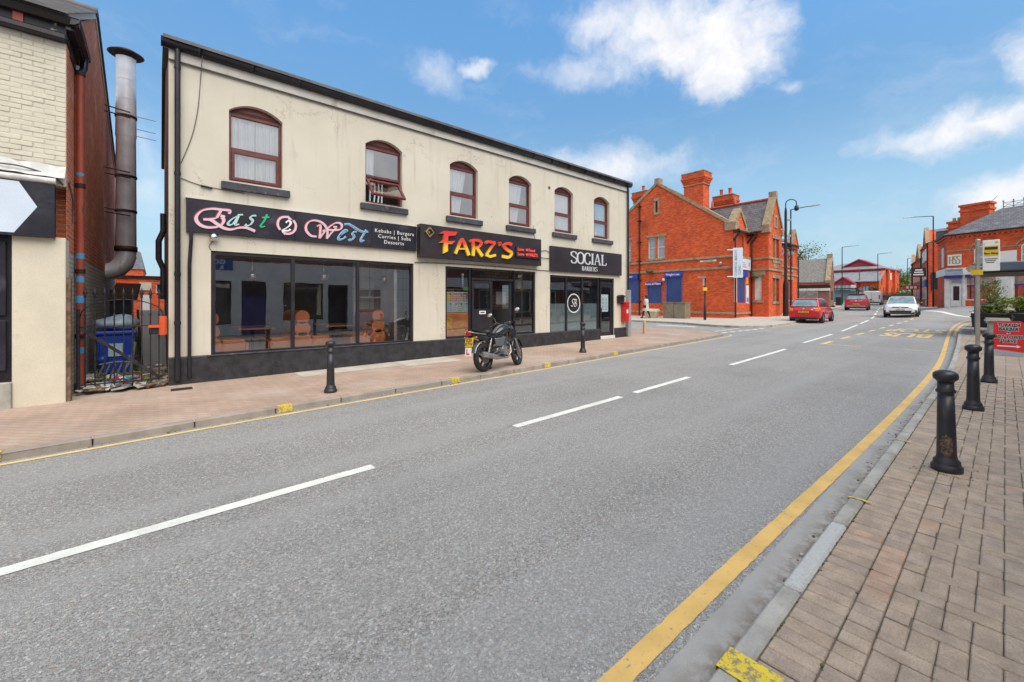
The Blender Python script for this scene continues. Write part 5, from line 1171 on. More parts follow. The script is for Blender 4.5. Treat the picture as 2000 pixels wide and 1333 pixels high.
MB().box(-3.5, -.75, 34, 40, 0, 3.6).build('wall', 'red_brick', bb2); MB().hexa([(-3.6, 33.9, 3.6), (-.7, 33.9, 3.6), (-.7, 40, 3.6), (-3.6, 40, 3.6)], [(-3.6, 36.5, 4.9), (-.95, 36.5, 4.9), (-.95, 37.5, 4.9), (-3.6, 37.5, 4.9)]).build('roof', 'slate', bb2)
# ------------------------------------------------------------------ red brick corner building
mat('sandstone', (.36, .27, .17), .9, var=.2, vs=4, bump=.3, stain=(.16, .125, .085), stain_s=3, stain_lo=.5, stain_hi=.7)
mat('window_white', (.70, .70, .66), .5); mat('sash_glass', (.30, .36, .40), .06, spec=.8, var=.1); mat('boarded_red', (.43, .075, .03), .6, var=.1)
mat('shutter_blue', (.07, .13, .36), .45, .3, var=.1); mat('box_blue', (.02, .055, .40), .4); mat('terracotta', (.46, .10, .05), .7, var=.15); mat('iron_black', (.02, .018, .02), .45)
brick('roof_slates', (.20, .185, .185), (.14, .13, .135), (.07, .065, .065), .28, .17, .012, bump=.6, rough=.6, stain=(.25, .23, .21), ss=1.5)
RX, RY = 31.1, 12.5; GP, GPZ, GE = 18.4, 11.2, 7.0
rbz = zg(31, 12.5) + .0
rb_ = thing('corner_building', 'bright orange-red brick Victorian corner building with tall chimneys and slate roofs', 'building', (RX, RY, rbz), world=True)
# side wall with gable, openings: pair window, slit, shutters
side_h = [(17.75, 19.26, 5.2, 6.95), (18.35, 18.56, 8.95, 9.88), (18.04, 19.22, 1.5, 2.95), (16.32, 17.52, 1.5, 3.6), (20.2, 21.4, 1.5, 3.6), (20.9, 22.3, 5.2, 6.95)]
mb = MB(); mb.holed('y', RY, 24.3, rbz - .5, 7.0, RX, RX + .4, [h for h in side_h if h[3] < 7]); mb.build('wall', 'red_brick', rb_, recalc=False)
mb = MB(); mb.prism([(RX, RY, 7.0), (RX, 18.35, 7.0), (RX, 18.35, GPZ - .05), (RX, RY, 6.9 + .1)], (.4, 0, 0)); mb.prism([(RX, 18.56, 7.0), (RX, 24.3, 7.0), (RX, 18.56, GPZ - .10)], (.4, 0, 0))
mb.prism([(RX, 18.35, 7.0), (RX, 18.56, 7.0), (RX, 18.56, 8.95), (RX, 18.35, 8.95)], (.4, 0, 0)); mb.prism([(RX, 18.35, 9.88), (RX, 18.56, 9.88), (RX, 18.56, GPZ - .1), (RX, 18.35, GPZ - .05)], (.4, 0, 0))
mb.build('gable', 'red_brick', rb_)
MB().box(RX + .15, RX + .2, 18.35, 18.56, 8.95, 9.88).build('slit_window', 'sign_black', rb_)
MB().holed('y', 18.2, 18.7, 8.75, 10.1, RX - .04, RX, [(18.35, 18.56, 8.95, 9.88)]).build('slit_surround', 'sandstone', rb_)
mb = MB()
for a, b_ in (((12.45, 6.95), (GP, GPZ)), ((24.4, 6.95), (GP, GPZ))):
    mb.prism([(RX - .08, a[0], a[1]), (RX - .08, b_[0], b_[1]), (RX - .08, b_[0], b_[1] + .26), (RX - .08, a[0], a[1] + .26)], (.56, 0, 0))
mb.box(RX - .1, RX + .5, GP - .2, GP + .2, GPZ + .05, GPZ + .5); mb.build('coping', 'sandstone', rb_)
MB().box(RX - .14, RX + .47, RY - .235, RY + .55, 6.72, 7.37).build('kneeler', 'sandstone', rb_, bevel=.04)
for z, d in ((4.80, .16), (4.0, .16), (.72, .15)):
    mb = MB(); mb.box(RX - .09, RX, RY - .09, 24.3, z, z + d); mb.box(RX, 34.3, RY - .09, RY, z, z + d); mb.build('stone_band', 'sandstone', rb_, bevel=.02)
MB().box(RX - .05, RX, RY - .05, 24.3, rbz - .5, .72).build('plinth', 'red_brick', rb_)
def sash(y0, y1, z0, z1, parent, x=RX):
    f_ = MB(); m_ = (z0 + z1) / 2
    f_.holed('y', y0, y1, z0, z1, x + .12, x + .2, [(y0 + .07, y1 - .07, z0 + .07, m_ - .03), (y0 + .07, y1 - .07, m_ + .03, z1 - .07)]); w_ = f_.build('window', 'window_white', parent, recalc=False)
    MB().quad((x + .17, y0, z0), (x + .17, y1, z0), (x + .17, y1, z1), (x + .17, y0, z1)).build('pane', 'sash_glass', w_); return w_
for a, b_ in ((17.75, 18.42), (18.60, 19.26), (20.9, 21.5), (21.7, 22.3)): sash(a, b_, 5.2, 6.95, rb_)
MB().box(RX + .02, RX + .3, 18.42, 18.60, 5.2, 6.95).build('mullion', 'red_brick', rb_); MB().box(RX + .02, RX + .3, 21.5, 21.7, 5.2, 6.95).build('mullion', 'red_brick', rb_)
for a, b_ in ((17.6, 19.4), (20.75, 22.45)): MB().box(RX - .06, RX, a, b_, 6.95, 7.13).build('lintel', 'sandstone', rb_); MB().box(RX - .08, RX + .12, a, b_, 5.02, 5.2).build('sill', 'sandstone', rb_)
def shutter(y0, y1, z0, z1, box_txt, parent, bz, x=RX):
    mb = MB(); n = int((z1 - z0) / .085)
    for k in range(n): z = z0 + (z1 - z0) * k / n; h = (z1 - z0) / n; mb.hexa([(x + .02, y0, z), (x + .06, y0, z), (x + .06, y1, z), (x + .02, y1, z)], [(x - .005, y0, z + h * .9), (x + .06, y0, z + h * .9), (x + .06, y1, z + h * .9), (x - .005, y1, z + h * .9)])
    s_ = mb.build('roller_shutter', 'shutter_blue', parent, kind='stuff')
    mb = MB(); mb.box(x - .05, x, y0 - .07, y0, z0, z1); mb.box(x - .05, x, y1, y1 + .07, z0, z1); mb.build('guide_rail', 'shutter_blue', s_)
    MB().box(x - .28, x - .0, y0 - .1, y1 + .1, z1 - .02, z1 + bz).build('shutter_box', 'box_blue', s_, bevel=.02)
    if box_txt:
        mb = MB(); text_mb(box_txt, .24, (x - .282, (y0 + y1) / 2, z1 + bz * .5), (0, -1, 0), (0, 0, 1), .004, mb=mb, bold=.004, xs=.95); mb.build('lettering', 'white_print', s_, kind='stuff')
shutter(18.04, 19.22, 1.5, 2.95, 'Botox & Fillers', rb_, .27); shutter(16.32, 17.52, 1.5, 3.6, 'Weight Loss', rb_, .34); shutter(20.2, 21.4, 1.5, 3.6, 'Laser', rb_, .34)
MB().box(RX - .02, RX, 13.65, 14.85, 4.60, 4.72).build('street_plate', 'white_print', rb_); mb = MB(); text_mb('CROSSLEY STREET', .095, (RX - .021, 14.25, 4.66), (0, -1, 0), (0, 0, 1), .003, mb=mb, bold=.002); mb.build('lettering', 'sign_black', rb_, kind='stuff')
pp = MB().cyl((RX - .1, 20.0, 9.9), (RX - .1, 20.0, .4), .06, 10).build('downpipe', 'iron_black', rb_)
for z in (9.6, 8.4, 6.6, 5.0, 3.4, 1.6): MB().box(RX - .2, RX, 19.86, 20.14, z, z + .09).build('pipe_bracket', 'iron_black', pp)
# chimneys
def stack(x0, x1, y0, y1, z0, z1, pots, parent, big=False):
    c = MB().box(x0, x1, y0, y1, z0, z1 - .95).build('chimney', 'red_brick', parent)
    mb = MB(); n = 4
    for k in range(n): e = .03 + .05 * k; mb.box(x0 - e, x1 + e, y0 - e, y1 + e, z1 - .95 + .14 * k, z1 - .95 + .14 * (k + 1))
    mb.box(x0 - .13, x1 + .13, y0 - .13, y1 + .13, z1 - .39, z1 - .10); mb.build('corbel', 'red_brick', c)
    MB().box(x0 - .06, x1 + .06, y0 - .06, y1 + .06, z1 - 1.02, z1 - .95).build('string_course', 'sandstone', c)
    MB().box(x0 - .17, x1 + .17, y0 - .17, y1 + .17, z1 - .10, z1).build('cap', 'sandstone', c, bevel=.03)
    for k in range(pots): yy_ = y0 + (y1 - y0) * (k + .5) / pots; MB().lathe([(.16, z1), (.17, z1 + .1), (.13, z1 + .15), (.12, z1 + .5), (.16, z1 + .55), (.14, z1 + .6), (.0, z1 + .6)], ((x0 + x1) / 2, yy_, 0), 12).build('chimney_pot', 'terracotta', c)
    return c
stack(RX - .02, RX + 1.0, 14.62, 16.12, 8.4, 11.5, 0, rb_); stack(33.2, 34.3, 20.7, 22.0, 8, 11.6, 1, rb_); stack(36, 37, 14.55, 15.95, 7.5, 10.55, 2, rb_)
# main body, front and roofs
F = RY
MB().box(RX + .4, 45.3, F + .4, 24.3, rbz - .5, 6.9).build('core', 'red_brick', rb_)
fr_h = [(31.9, 33.2, 1.55, 3.45), (31.75, 33.0, 4.96, 6.5)]
MB().holed('x', RX + .4, 34.3, rbz - .5, 6.95, F, F + .4, fr_h).build('front_wall', 'red_brick', rb_, recalc=False)
MB().holed('x', 37.1, 45.3, rbz - .5, 6.3, F, F + .4, [(38.9, 40.0, 1.8, 3.6), (42.6, 43.9, 1.8, 3.6), (38.9, 40.0, 4.5, 5.9), (42.6, 43.9, 4.5, 5.9)]).build('front_wall', 'red_brick', rb_, recalc=False)
for x0 in (38.9, 42.6):
    for z0, z1 in ((1.8, 3.6), (4.5, 5.9)):
        MB().box(x0, x0 + 1.3, F + .12, F + .2, z0, z1).build('boarded_window', 'boarded_red', rb_); MB().box(x0 - .15, x0 + 1.4, F - .06, F + .12, z0 - .18, z0).build('sill', 'sandstone', rb_); MB().box(x0 - .15, x0 + 1.4, F - .05, F, z1, z1 + .25).build('lintel', 'sandstone', rb_)
for z in (3.95, 4.2 + .45): MB().box(37.1, 45.3, F - .08, F, z, z + .13).build('stone_band', 'sandstone', rb_)
# bay projecting towards the road
BX0, BX1, BY = 34.3, 37.1, 11.28; bxm = 35.7
bay_h = [(35.15, 36.45, 1.66, 3.4), (35.15, 36.45, 4.75, 6.4), (35.45, 35.95, 7.3, 8.0)]
MB().holed('x', BX0, BX1, rbz - .5, 7.05, BY, BY + .35, bay_h[:2]).build('bay_wall', 'red_brick', rb_, recalc=False)
MB().prism([(BX0, BY, 7.05), (BX1, BY, 7.05), (bxm, BY, 9.45)], (0, .35, 0)).build('bay_gable', 'red_brick', rb_)
MB().holed('y', BY + .35, F + .0, rbz - .5, 7.05, BX0, BX0 + .35, [(11.75, 12.25, 1.75, 3.6)]).build('bay_side', 'red_brick', rb_, recalc=False); MB().box(BX1 - .35, BX1, BY + .35, F, rbz - .5, 7.05).build('bay_side', 'red_brick', rb_)
MB().box(BX0 + .12, BX0 + .18, 11.75, 12.25, 1.75, 3.6).build('side_window', 'window_white', rb_); MB().box(BX0 - .06, BX0 + .1, 11.6, 12.4, 1.57, 1.75).build('sill', 'sandstone', rb_); MB().box(BX0 - .05, BX0, 11.5, 12.45, 3.6, 3.9).build('lintel', 'sandstone', rb_)
for x0, x1, z0, z1 in bay_h[:2]:
    MB().box(x0, x1, BY + .12, BY + .18, z0, z1).build('boarded_window', 'boarded_red', rb_); MB().box((x0 + x1) / 2 - .07, (x0 + x1) / 2 + .07, BY + .02, BY + .12, z0, z1).build('mullion', 'sandstone', rb_)
    MB().box(x0 - .15, x1 + .15, BY - .07, BY + .12, z0 - .2, z0).build('sill', 'sandstone', rb_); MB().box(x0 - .15, x1 + .15, BY - .05, BY, z1, z1 + .25).build('lintel', 'sandstone', rb_)
MB().holed('x', 35.3, 36.1, 7.2, 8.2, BY - .05, BY, [(35.5, 35.9, 7.35, 8.0)]).build('gable_vent', 'sandstone', rb_); MB().box(35.2, 36.3, BY - .03, BY, 4.2, 4.62).build('date_stone', 'sandstone', rb_)
for z in (4.80, 3.95): mb = MB(); mb.box(BX0 - .08, BX1 + .08, BY - .08, BY, z, z + .15); mb.box(BX0 - .08, BX0, BY, F - .1, z, z + .15); mb.build('stone_band', 'sandstone', rb_)
mb = MB()
for a in (BX0 - .12, BX1 + .12): mb.prism([(a, BY - .08, 7.0), (bxm, BY - .08, 9.50), (bxm, BY - .08, 9.85), (a, BY - .08, 7.35)], (0, .5, 0))
mb.box(bxm - .16, bxm + .16, BY - .1, BY + .42, 9.6, 10.0); mb.box(BX0 - .2, BX0 + .25, BY - .12, BY + .45, 6.75, 7.12); mb.box(BX1 - .25, BX1 + .2, BY - .12, BY + .45, 6.75, 7.12); mb.build('coping', 'sandstone', rb_)
def slope4(name, mname, p, parent, th=.08):
    n = (Vector(p[1]) - Vector(p[0])).cross(Vector(p[3]) - Vector(p[0])).normalized() * th
    if n.z > 0: n = -n
    return MB().hexa([Vector(q) + n for q in p], p).build(name, mname, parent)
slope4('bay_roof', 'roof_slates', [(BX0 - .3, BY + .35, 6.9), (BX0 - .3, 17.5, 6.9), (bxm, 17.5, 9.45), (bxm, BY + .35, 9.45)], rb_); slope4('bay_roof', 'roof_slates', [(BX1 + .3, BY + .35, 6.9), (BX1 + .3, 17.5, 6.9), (bxm, 17.5, 9.45), (bxm, BY + .35, 9.45)], rb_)
slope4('main_roof', 'roof_slates', [(RX + .4, F - .35, 6.75), (45.3, F - .35, 6.75), (45.3, GP, 10.3), (RX + .4, GP, 10.3)], rb_); slope4('main_roof', 'roof_slates', [(RX + .4, 24.6, 6.75), (45.3, 24.6, 6.75), (45.3, GP, 10.3), (RX + .4, GP, 10.3)], rb_)
MB().prism([(45.3, F, 6.3), (45.3, 24.3, 6.3), (45.3, GP, 10.2)], (-.3, 0, 0)).build('end_gable', 'red_brick', rb_)
def ridge(p, q, n, parent):
    p, q = Vector(p), Vector(q); r_ = MB()
    for k in range(n):
        a, b_ = p.lerp(q, k / n), p.lerp(q, (k + 1.04) / n); r_.cyl(a, b_, .10, 7)
    r_.build('ridge_tiles', 'terracotta', parent, kind='stuff')
ridge((bxm, BY + .4, 9.5), (bxm, 17.5, 9.5), 14, rb_); ridge((RX + .5, GP, 10.33), (45.3, GP, 10.33), 30, rb_)
for y in (14.2, 16.0): MB().lathe([(.12, 0), (.10, .5), (0, .5)], (bxm, y, 9.55), 8).build('ridge_finial', 'terracotta', rb_)
# small wall gable over the first front window
MB().prism([(31.15, F - .1, 6.6), (32.95, F - .1, 6.6), (32.95, F - .1, 7.1), (32.05, F - .1, 8.1), (31.15, F - .1, 7.1)], (0, .4, 0)).build('wall_gable', 'red_brick', rb_)
mb = MB()
for a in (31.0, 33.1): mb.prism([(a, F - .18, 7.0), (32.05, F - .18, 8.12), (32.05, F - .18, 8.42), (a, F - .18, 7.3)], (0, .55, 0))
mb.box(30.95, 31.3, F - .2, F + .3, 6.75, 7.05); mb.box(32.85, 33.2, F - .2, F + .3, 6.75, 7.05); mb.build('coping', 'sandstone', rb_)
MB().box(31.8, 33.0, F + .1, F + .16, 4.96, 6.5).build('boarded_window', 'boarded_red', rb_)
slope4('dormer_roof', 'roof_slates', [(31.1, F + .3, 7.0), (31.1, 15, 7.0), (32.05, 15, 8.1), (32.05, F + .3, 8.1)], rb_); slope4('dormer_roof', 'roof_slates', [(33.0, F + .3, 7.0), (33.0, 15, 7.0), (32.05, 15, 8.1), (32.05, F + .3, 8.1)], rb_)
MB().prism([(43.5, F - .1, 6.3), (45.1, F - .1, 6.3), (45.1, F - .1, 6.6), (44.3, F - .1, 7.9), (43.5, F - .1, 6.6)], (0, .4, 0)).build('wall_gable', 'red_brick', rb_); mb = MB()
for a in (43.35, 45.25): mb.prism([(a, F - .15, 6.5), (44.3, F - .15, 7.95), (44.3, F - .15, 8.25), (a, F - .15, 6.8)], (0, .5, 0))
mb.build('coping', 'sandstone', rb_)
# eaves gutters on timber brackets
for a, b_, z in ((33.1, 34.2, 6.62), (RX - .3, 31.0, 6.62), (37.3, 43.3, 6.18)):
    gt = MB().box(a, b_, F - .52, F - .38, z, z + .12).build('gutter', 'iron_black', rb_, bevel=.02)
n_ = 6
for k in range(n_):
    x = 37.6 + 1.05 * k; mb = MB(); mb.beam((x, F - .02, 5.55), (x, F - .45, 6.15), .09, .09); mb.beam((x, F, 6.12), (x, F - .48, 6.12), .09, .09); mb.beam((x, F - .05, 5.5), (x, F - .05, 6.15), .09, .09); mb.build('eaves_bracket', 'window_white', rb_)
for x in (RX + .05, 33.6): mb = MB(); mb.beam((x, F - .02, 6.0), (x, F - .45, 6.6), .1, .1); mb.beam((x, F, 6.58), (x, F - .48, 6.58), .1, .1); mb.build('eaves_bracket', 'iron_black', rb_)
for x, y, z in ((RX + .12, F - .12, 6.6), (34.12, F - .12, 6.5), (45.2, F - .1, 6.2)): MB().tube([(x + .2, y - .3, z), (x + .1, y - .05, z - .3), (x, y, z - .5), (x, y, .5)], .055, 8).build('downpipe', 'iron_black', rb_)
# signs on the front
MB().box(31.9, 33.2, F + .02, F + .08, 1.55, 3.45).build('shutter_backing', 'shutter_blue', rb_)
mb = MB()
for k in range(20): z = 1.55 + .095 * k; mb.hexa([(31.9, F + .02, z), (33.2, F + .02, z), (33.2, F - .01, z + .085), (31.9, F - .01, z + .085)], [(31.9, F + .03, z), (33.2, F + .03, z), (33.2, F + .03, z + .085), (31.9, F + .03, z + .085)])
mb.build('roller_shutter', 'shutter_blue', rb_, kind='stuff')
MB().box(31.8, 33.3, F - .2, F, 3.46, 3.86).build('shutter_box', 'box_blue', rb_)
t = thing('clinic_sign', 'white board sign over the blue shuttered front window of the red brick building', 'sign', (32.0, F - .1, 3.95)); MB().box(0, 1.9, -.04, .0, .03, .83).build('board', 'pale_blue_print', t)
mb = MB(); [mb.box(.2 + .0 * k, 1.2 - .15 * k, -.044, -.041, .2 + .15 * k, .26 + .15 * k) for k in range(3)]; mb.box(1.5, 1.7, -.044, -.041, .3, .6); mb.build('lettering', 'grey_steel', t, kind='stuff')
t = thing('clinic_poster', 'narrow white poster strip left of the front blue shutter', 'poster', (31.25, F, 1.6)); MB().box(0, .4, -.03, 0, 0, 2.0).build('sheet', 'white_print', t); MB().box(.06, .34, -.034, -.031, .9, 1.15).build('print', 'red_print', t); MB().box(.06, .34, -.034, -.031, 1.2, 1.5).build('print', 'sign_black', t)
t = thing('clinic_poster', 'narrow white and blue poster strip right of the front blue shutter', 'poster', (33.4, F, 1.5)); MB().box(0, .45, -.03, 0, 0, 1.35).build('sheet', 'white_print', t); MB().box(.05, .4, -.034, -.031, .1, .45).build('print', 'blue_letter', t); MB().box(.0, .35, -.03, 0, 1.45, 1.95).build('sheet', 'orange_film', t)
mat('dark_trim_text', (.06, .07, .08), .6); t = thing('banner_sign', 'tall white projecting banner lettered COSMETIC BEAUTY CLINIC at the building corner', 'sign', (RX, RY, 3.25), R(0), world=True)
bn = MB(); a0, a1 = Vector((30.55, 12.28, 0)), Vector((30.87, 11.75, 0)); dr = (a1 - a0).normalized(); nn_ = Vector((dr.y, -dr.x, 0))
if nn_.x > 0: nn_ = -nn_
def bp(s, z, o=0): p = a0 + dr * s + nn_ * o; return (p.x, p.y, z)
Lb = (a1 - a0).length
bn.hexa([bp(0, 3.30, -.015), bp(Lb, 3.30, -.015), bp(Lb, 3.30, .015), bp(0, 3.30, .015)], [bp(0, 5.38, -.015), bp(Lb, 5.38, -.015), bp(Lb, 5.38, .015), bp(0, 5.38, .015)]); bn.build('banner', 'pale_blue_print', t)
for z in (3.38, 5.25): MB().cyl(bp(-.35, z), bp(.06, z), .035, 8).build('bracket', 'white_print', t)
mb = MB(); text_mb('COSMETIC BEAUTY', .21, bp(.19, 4.34, .017), (0, 0, 1), tuple(-dr), .003, mb=mb, xs=.98); text_mb('CLINIC', .21, bp(.42, 3.85, .017), (0, 0, 1), tuple(-dr), .003, mb=mb); mb.build('lettering', 'dark_trim_text', t, kind='stuff')
for k, (y, z) in enumerate(((17.0, 3.4), (13.3, 4.4))):
    one(MB().ball((0, 0, 0), .12), 'floodlight', 'white_print' if k == 0 else 'grey_steel', ['small white floodlight between the two blue shutters', 'small grey floodlight on the side wall under the street plate'][k], 'light', (RX - .15, y + (.75 if k == 0 else 0), z - (.0 if k == 0 else 0)))
one(MB().lathe([(.0, -.25), (.28, -.1), (.3, .05), (.0, .12)], n=12), 'hanging_basket', 'moss', 'green hanging basket on the side wall between the stone bands', 'hanging basket', (RX - .35, 18.9, 4.15)); one(MB().lathe([(.0, -.22), (.24, -.1), (.26, .05), (.0, .12)], n=12), 'hanging_basket', 'moss', 'green hanging basket beside the narrow bay window', 'hanging basket', (34.05, 12.1, 3.55))
# ------------------------------------------------------------------ far buildings, hedge and trees
mat('stone_slate', (.20, .185, .165), .85, var=.3, vs=6, bump=.4, bs=14, stain=(.27, .25, .21), stain_s=1.5); mat('fence_wood', (.24, .21, .175), .9, var=.3, vs=3, bump=.3)
mat('maroon_paint', (.34, .035, .055), .5, var=.08); mat('grey_roof', (.25, .26, .27), .7, var=.15, vs=1); mat('blue_shop', (.035, .03, .24), .45); mat('cream_sign', (.82, .82, .77), .5, var=.06)
brick('dull_brick', (.36, .13, .075), (.28, .10, .06), (.30, .24, .19)); mat('teal_glass', (.22, .36, .38), .08, spec=.8, var=.3, vs=.6)
for nm, c1 in (('leaf_yellow', (.22, .26, .03)), ('leaf_olive', (.12, .16, .045)), ('leaf_dark', (.045, .07, .025)), ('leaf_purple', (.11, .07, .05)), ('leaf_light', (.17, .22, .07))): mat(nm, c1, .75, var=.35, vs=14, spec=.2)
mat('bark', (.11, .08, .055), .9, var=.3, bump=.4)
def foliage(mb, c, r, n, size, rr, mats=2, clump=14):
    """leaf cards gathered in clumps through an uneven crown"""
    cl = []
    for k in range(clump):
        d = Vector((rr.gauss(0, 1), rr.gauss(0, 1), rr.gauss(0, 1))).normalized() * rr.uniform(.35, 1.0) ** .6
        cl.append((Vector((c[0] + d.x * r[0], c[1] + d.y * r[1], c[2] + d.z * r[2])), rr.uniform(.22, .45)))
    for k in range(n):
        cc, cr_ = rr.choice(cl); p = cc + Vector((rr.gauss(0, .5) * cr_ * r[0], rr.gauss(0, .5) * cr_ * r[1], rr.gauss(0, .5) * cr_ * r[2]))
        a = Vector((rr.uniform(-1, 1), rr.uniform(-1, 1), rr.uniform(-.6, .8))).normalized(); b_ = a.cross(Vector((rr.uniform(-1, 1), rr.uniform(-1, 1), rr.uniform(-1, 1)))).normalized(); s = size * rr.uniform(.6, 1.3)
        mb.cur = rr.randrange(mats); mb.add([p - a * s, p - b_ * s * .45, p + a * s, p + b_ * s * .45], [(0, 1, 2, 3)])
    return mb
def shrub(name, label, x, y, z, r, n, size, mats, seed, stems=4, group=None, cat='shrub'):
    t = thing(name, label, cat, (x, y, z), group=group); rr = random.Random(seed)
    mb = MB(); foliage(mb, (0, 0, r[2]), r, n, size, rr, len(mats)); mb.build('foliage', mats, t, recalc=False)
    mb = MB()
    for k in range(stems): a = 6.28 * k / stems; mb.tube([(0, 0, -.05), (r[0] * .3 * math.cos(a), r[1] * .3 * math.sin(a), r[2] * .7), (r[0] * .6 * math.cos(a + .3), r[1] * .6 * math.sin(a + .3), r[2] * 1.4)], [.03, .02, .008], 5)
    mb.build('stem', 'bark', t, kind='stuff'); return t
def tree(label, x, y, z, h, r, n, size, mats, seed):
    t = thing('tree', label, 'tree', (x, y, z), group=None); rr = random.Random(seed)
    mb = MB(); mb.tube([(0, 0, -.2), (.1, 0, h * .3), (-.05, .1, h * .6), (.1, 0, h * .9)], [.22, .17, .10, .03], 8)
    for k in range(7): a = rr.uniform(0, 6.28); z0 = h * rr.uniform(.35, .7); mb.tube([(0, 0, z0), (r * .4 * math.cos(a), r * .4 * math.sin(a), z0 + h * .15), (r * .8 * math.cos(a), r * .8 * math.sin(a), z0 + h * .25)], [.07, .045, .015], 5)
    mb.build('trunk', 'bark', t); mb = MB(); foliage(mb, (0, 0, h * .68), (r, r, h * .36), n, size, rr, len(mats), 22); mb.build('crown', mats, t, recalc=False); return t

# stone-roofed brick outbuilding with timber fence
st = thing('brick_outbuilding', 'old brick outbuilding with a big grey stone-slate roof behind the timber fence', 'building', (62.7, 13.9, zg(62.7, 13.9) + .08), R(8))
zz = 0
MB().box(0, 5.4, .0, 12, -.4, 3.2).build('wall', 'dull_brick', st); MB().prism([(0, .0, 3.2), (5.4, 0, 3.2), (2.7, 0, 6.15)], (0, .35, 0)).build('gable', 'dull_brick', st)
MB().hexa([(-.25, .35, 3.0), (2.7, .35, 6.05), (2.7, 12, 6.05), (-.25, 12, 3.0)], [(-.25, .35, 3.12), (2.7, .35, 6.2), (2.7, 12, 6.2), (-.25, 12, 3.12)]).build('roof', 'stone_slate', st); MB().hexa([(5.65, .35, 3.0), (5.65, 12, 3.0), (2.7, 12, 6.05), (2.7, .35, 6.05)], [(5.65, .35, 3.12), (5.65, 12, 3.12), (2.7, 12, 6.2), (2.7, .35, 6.2)]).build('roof', 'stone_slate', st)
mb = MB(); mb.prism([(-.3, -.05, 2.95), (2.7, -.05, 6.1), (2.7, -.05, 6.45), (-.3, -.05, 3.3)], (0, .5, 0)); mb.prism([(5.7, -.05, 2.95), (2.7, -.05, 6.1), (2.7, -.05, 6.45), (5.7, -.05, 3.3)], (0, .5, 0)); mb.box(2.45, 2.95, -.06, .5, 6.2, 6.75); mb.build('coping', 'sandstone', st)
MB().box(-.2, 0, .0, 12, 2.75, 3.02).build('red_fascia', 'terracotta', st)
MB().box(-1.1, 0, -.1, 12, 2.35, 2.6).build('flat_roof', 'iron_black', st); MB().box(-1.15, -1.1, -.12, 12, 2.0, 2.3).build('white_fascia', 'window_white', st); MB().box(-1.0, 0, .0, 12, -.4, 2.35).build('front_wall', 'dull_brick', st)
for y in (.6, 2.4): MB().box(1.0 + .8 * y, 1.7 + .8 * y, -.03, 0, .9, 2.0).build('window', 'sign_black', st)
fe = thing('timber_fence', 'weathered grey timber board fence in front of the brick outbuilding', 'fence', (60.6, 14.6, zg(60.6, 14.6) + .1), R(8))
rr = random.Random(6); 
for k in range(30): MB().box(0, .03, .16 * k, .16 * k + .15, 0, 2.0 + rr.uniform(-.03, .03)).build('board', 'fence_wood', fe)
MB().box(.03, .08, 0, 4.8, 1.5, 1.6).build('rail', 'fence_wood', fe); MB().box(.03, .08, 0, 4.8, .4, .5).build('rail', 'fence_wood', fe)

# modern brick building with maroon gables
zb2 = zg(107, 16) + .15
mo = thing('office_building', 'modern orange brick building with maroon gables and grey roofs behind the hedge', 'building', (107.4, 16, zb2), R(-5))
MB().box(0, 14, 0, 11, -.5, 4.0).build('wall', 'red_brick', mo); MB().box(3, 14, 0, 11, 4.0, 6.2).build('upper_wall', 'red_brick', mo)
MB().prism([(0, 0, 4.0), (3, 0, 4.0), (3, 0, 6.2)], (0, .3, 0)).build('wing_wall', 'red_brick', mo)
MB().hexa([(-.5, -.3, 3.65), (3.1, -.3, 5.95), (3.1, 11, 5.95), (-.5, 11, 3.65)], [(-.5, -.3, 3.8), (3.1, -.3, 6.1), (3.1, 11, 6.1), (-.5, 11, 3.8)]).build('lower_roof', 'grey_roof', mo)
MB().box(2.6, 14.4, -.35, 11, 6.15, 6.42).build('eaves_fascia', 'maroon_paint', mo)
MB().hexa([(2.6, -.35, 6.42), (14.4, -.35, 6.42), (14.4, 11.3, 6.42), (2.6, 11.3, 6.42)], [(6.5, 3.5, 8.0), (10, 3.5, 8.0), (10, 8, 8.0), (6.5, 8, 8.0)]).build('hip_roof', 'grey_roof', mo)
MB().prism([(4.2, 1.6, 6.95), (4.2, 6.8, 6.95), (4.2, 4.2, 8.35)], (4, 0, 0)).build('roof_gable', 'maroon_paint', mo)
for a in ((1.2, 6.85), (7.2, 6.85)): MB().prism([(3.9, a[0], a[1]), (3.9, 4.2, 8.4), (3.9, 4.2, 8.65), (3.9, a[0], a[1] + .25)], (4.5, 0, 0)).build('barge_board', 'maroon_paint', mo)
MB().box(-1.6, 0, 3.6, 6.9, -.4, 3.2).build('porch', 'red_brick', mo); MB().prism([(-1.7, 3.4, 3.2), (-1.7, 7.1, 3.2), (-1.7, 5.2, 4.5)], (2, 0, 0)).build('porch_gable', 'maroon_paint', mo)
for a in (3.2, 7.3): MB().prism([(-2.0, a, 3.05), (-2.0, 5.2, 4.55), (-2.0, 5.2, 4.75), (-2.0, a, 3.3)], (2.6, 0, 0)).build('barge_board', 'maroon_paint', mo)
w1 = MB().box(-1.66, -1.6, 3.95, 6.55, -.3, 3.0).build('glazed_front', 'teal_glass', mo)
for k in range(5): MB().box(-1.72, -1.66, 3.95 + .65 * k - .04, 3.95 + .65 * k + .04, -.3, 3.0).build('glazing_bar', 'window_white', w1)
MB().box(-1.72, -1.66, 3.95, 6.55, 1.5, 1.6).build('glazing_bar', 'window_white', w1)
w2 = MB().box(-.06, 0, 1.45, 2.55, 1.2, 2.9).build('window', 'iron_black', mo); [MB().box(-.09, -.06, 1.53 + .52 * k, 1.97 + .52 * k, 1.3, 2.8).build('pane', 'sash_glass', w2) for k in range(2)]
for k in range(9): MB().box(1.6 + 1.35 * k, 2.0 + 1.35 * k, -.04, 0, 1.0 if k % 3 else 3.0, 2.6 if k % 3 else 4.4).build('window', 'iron_black', mo)
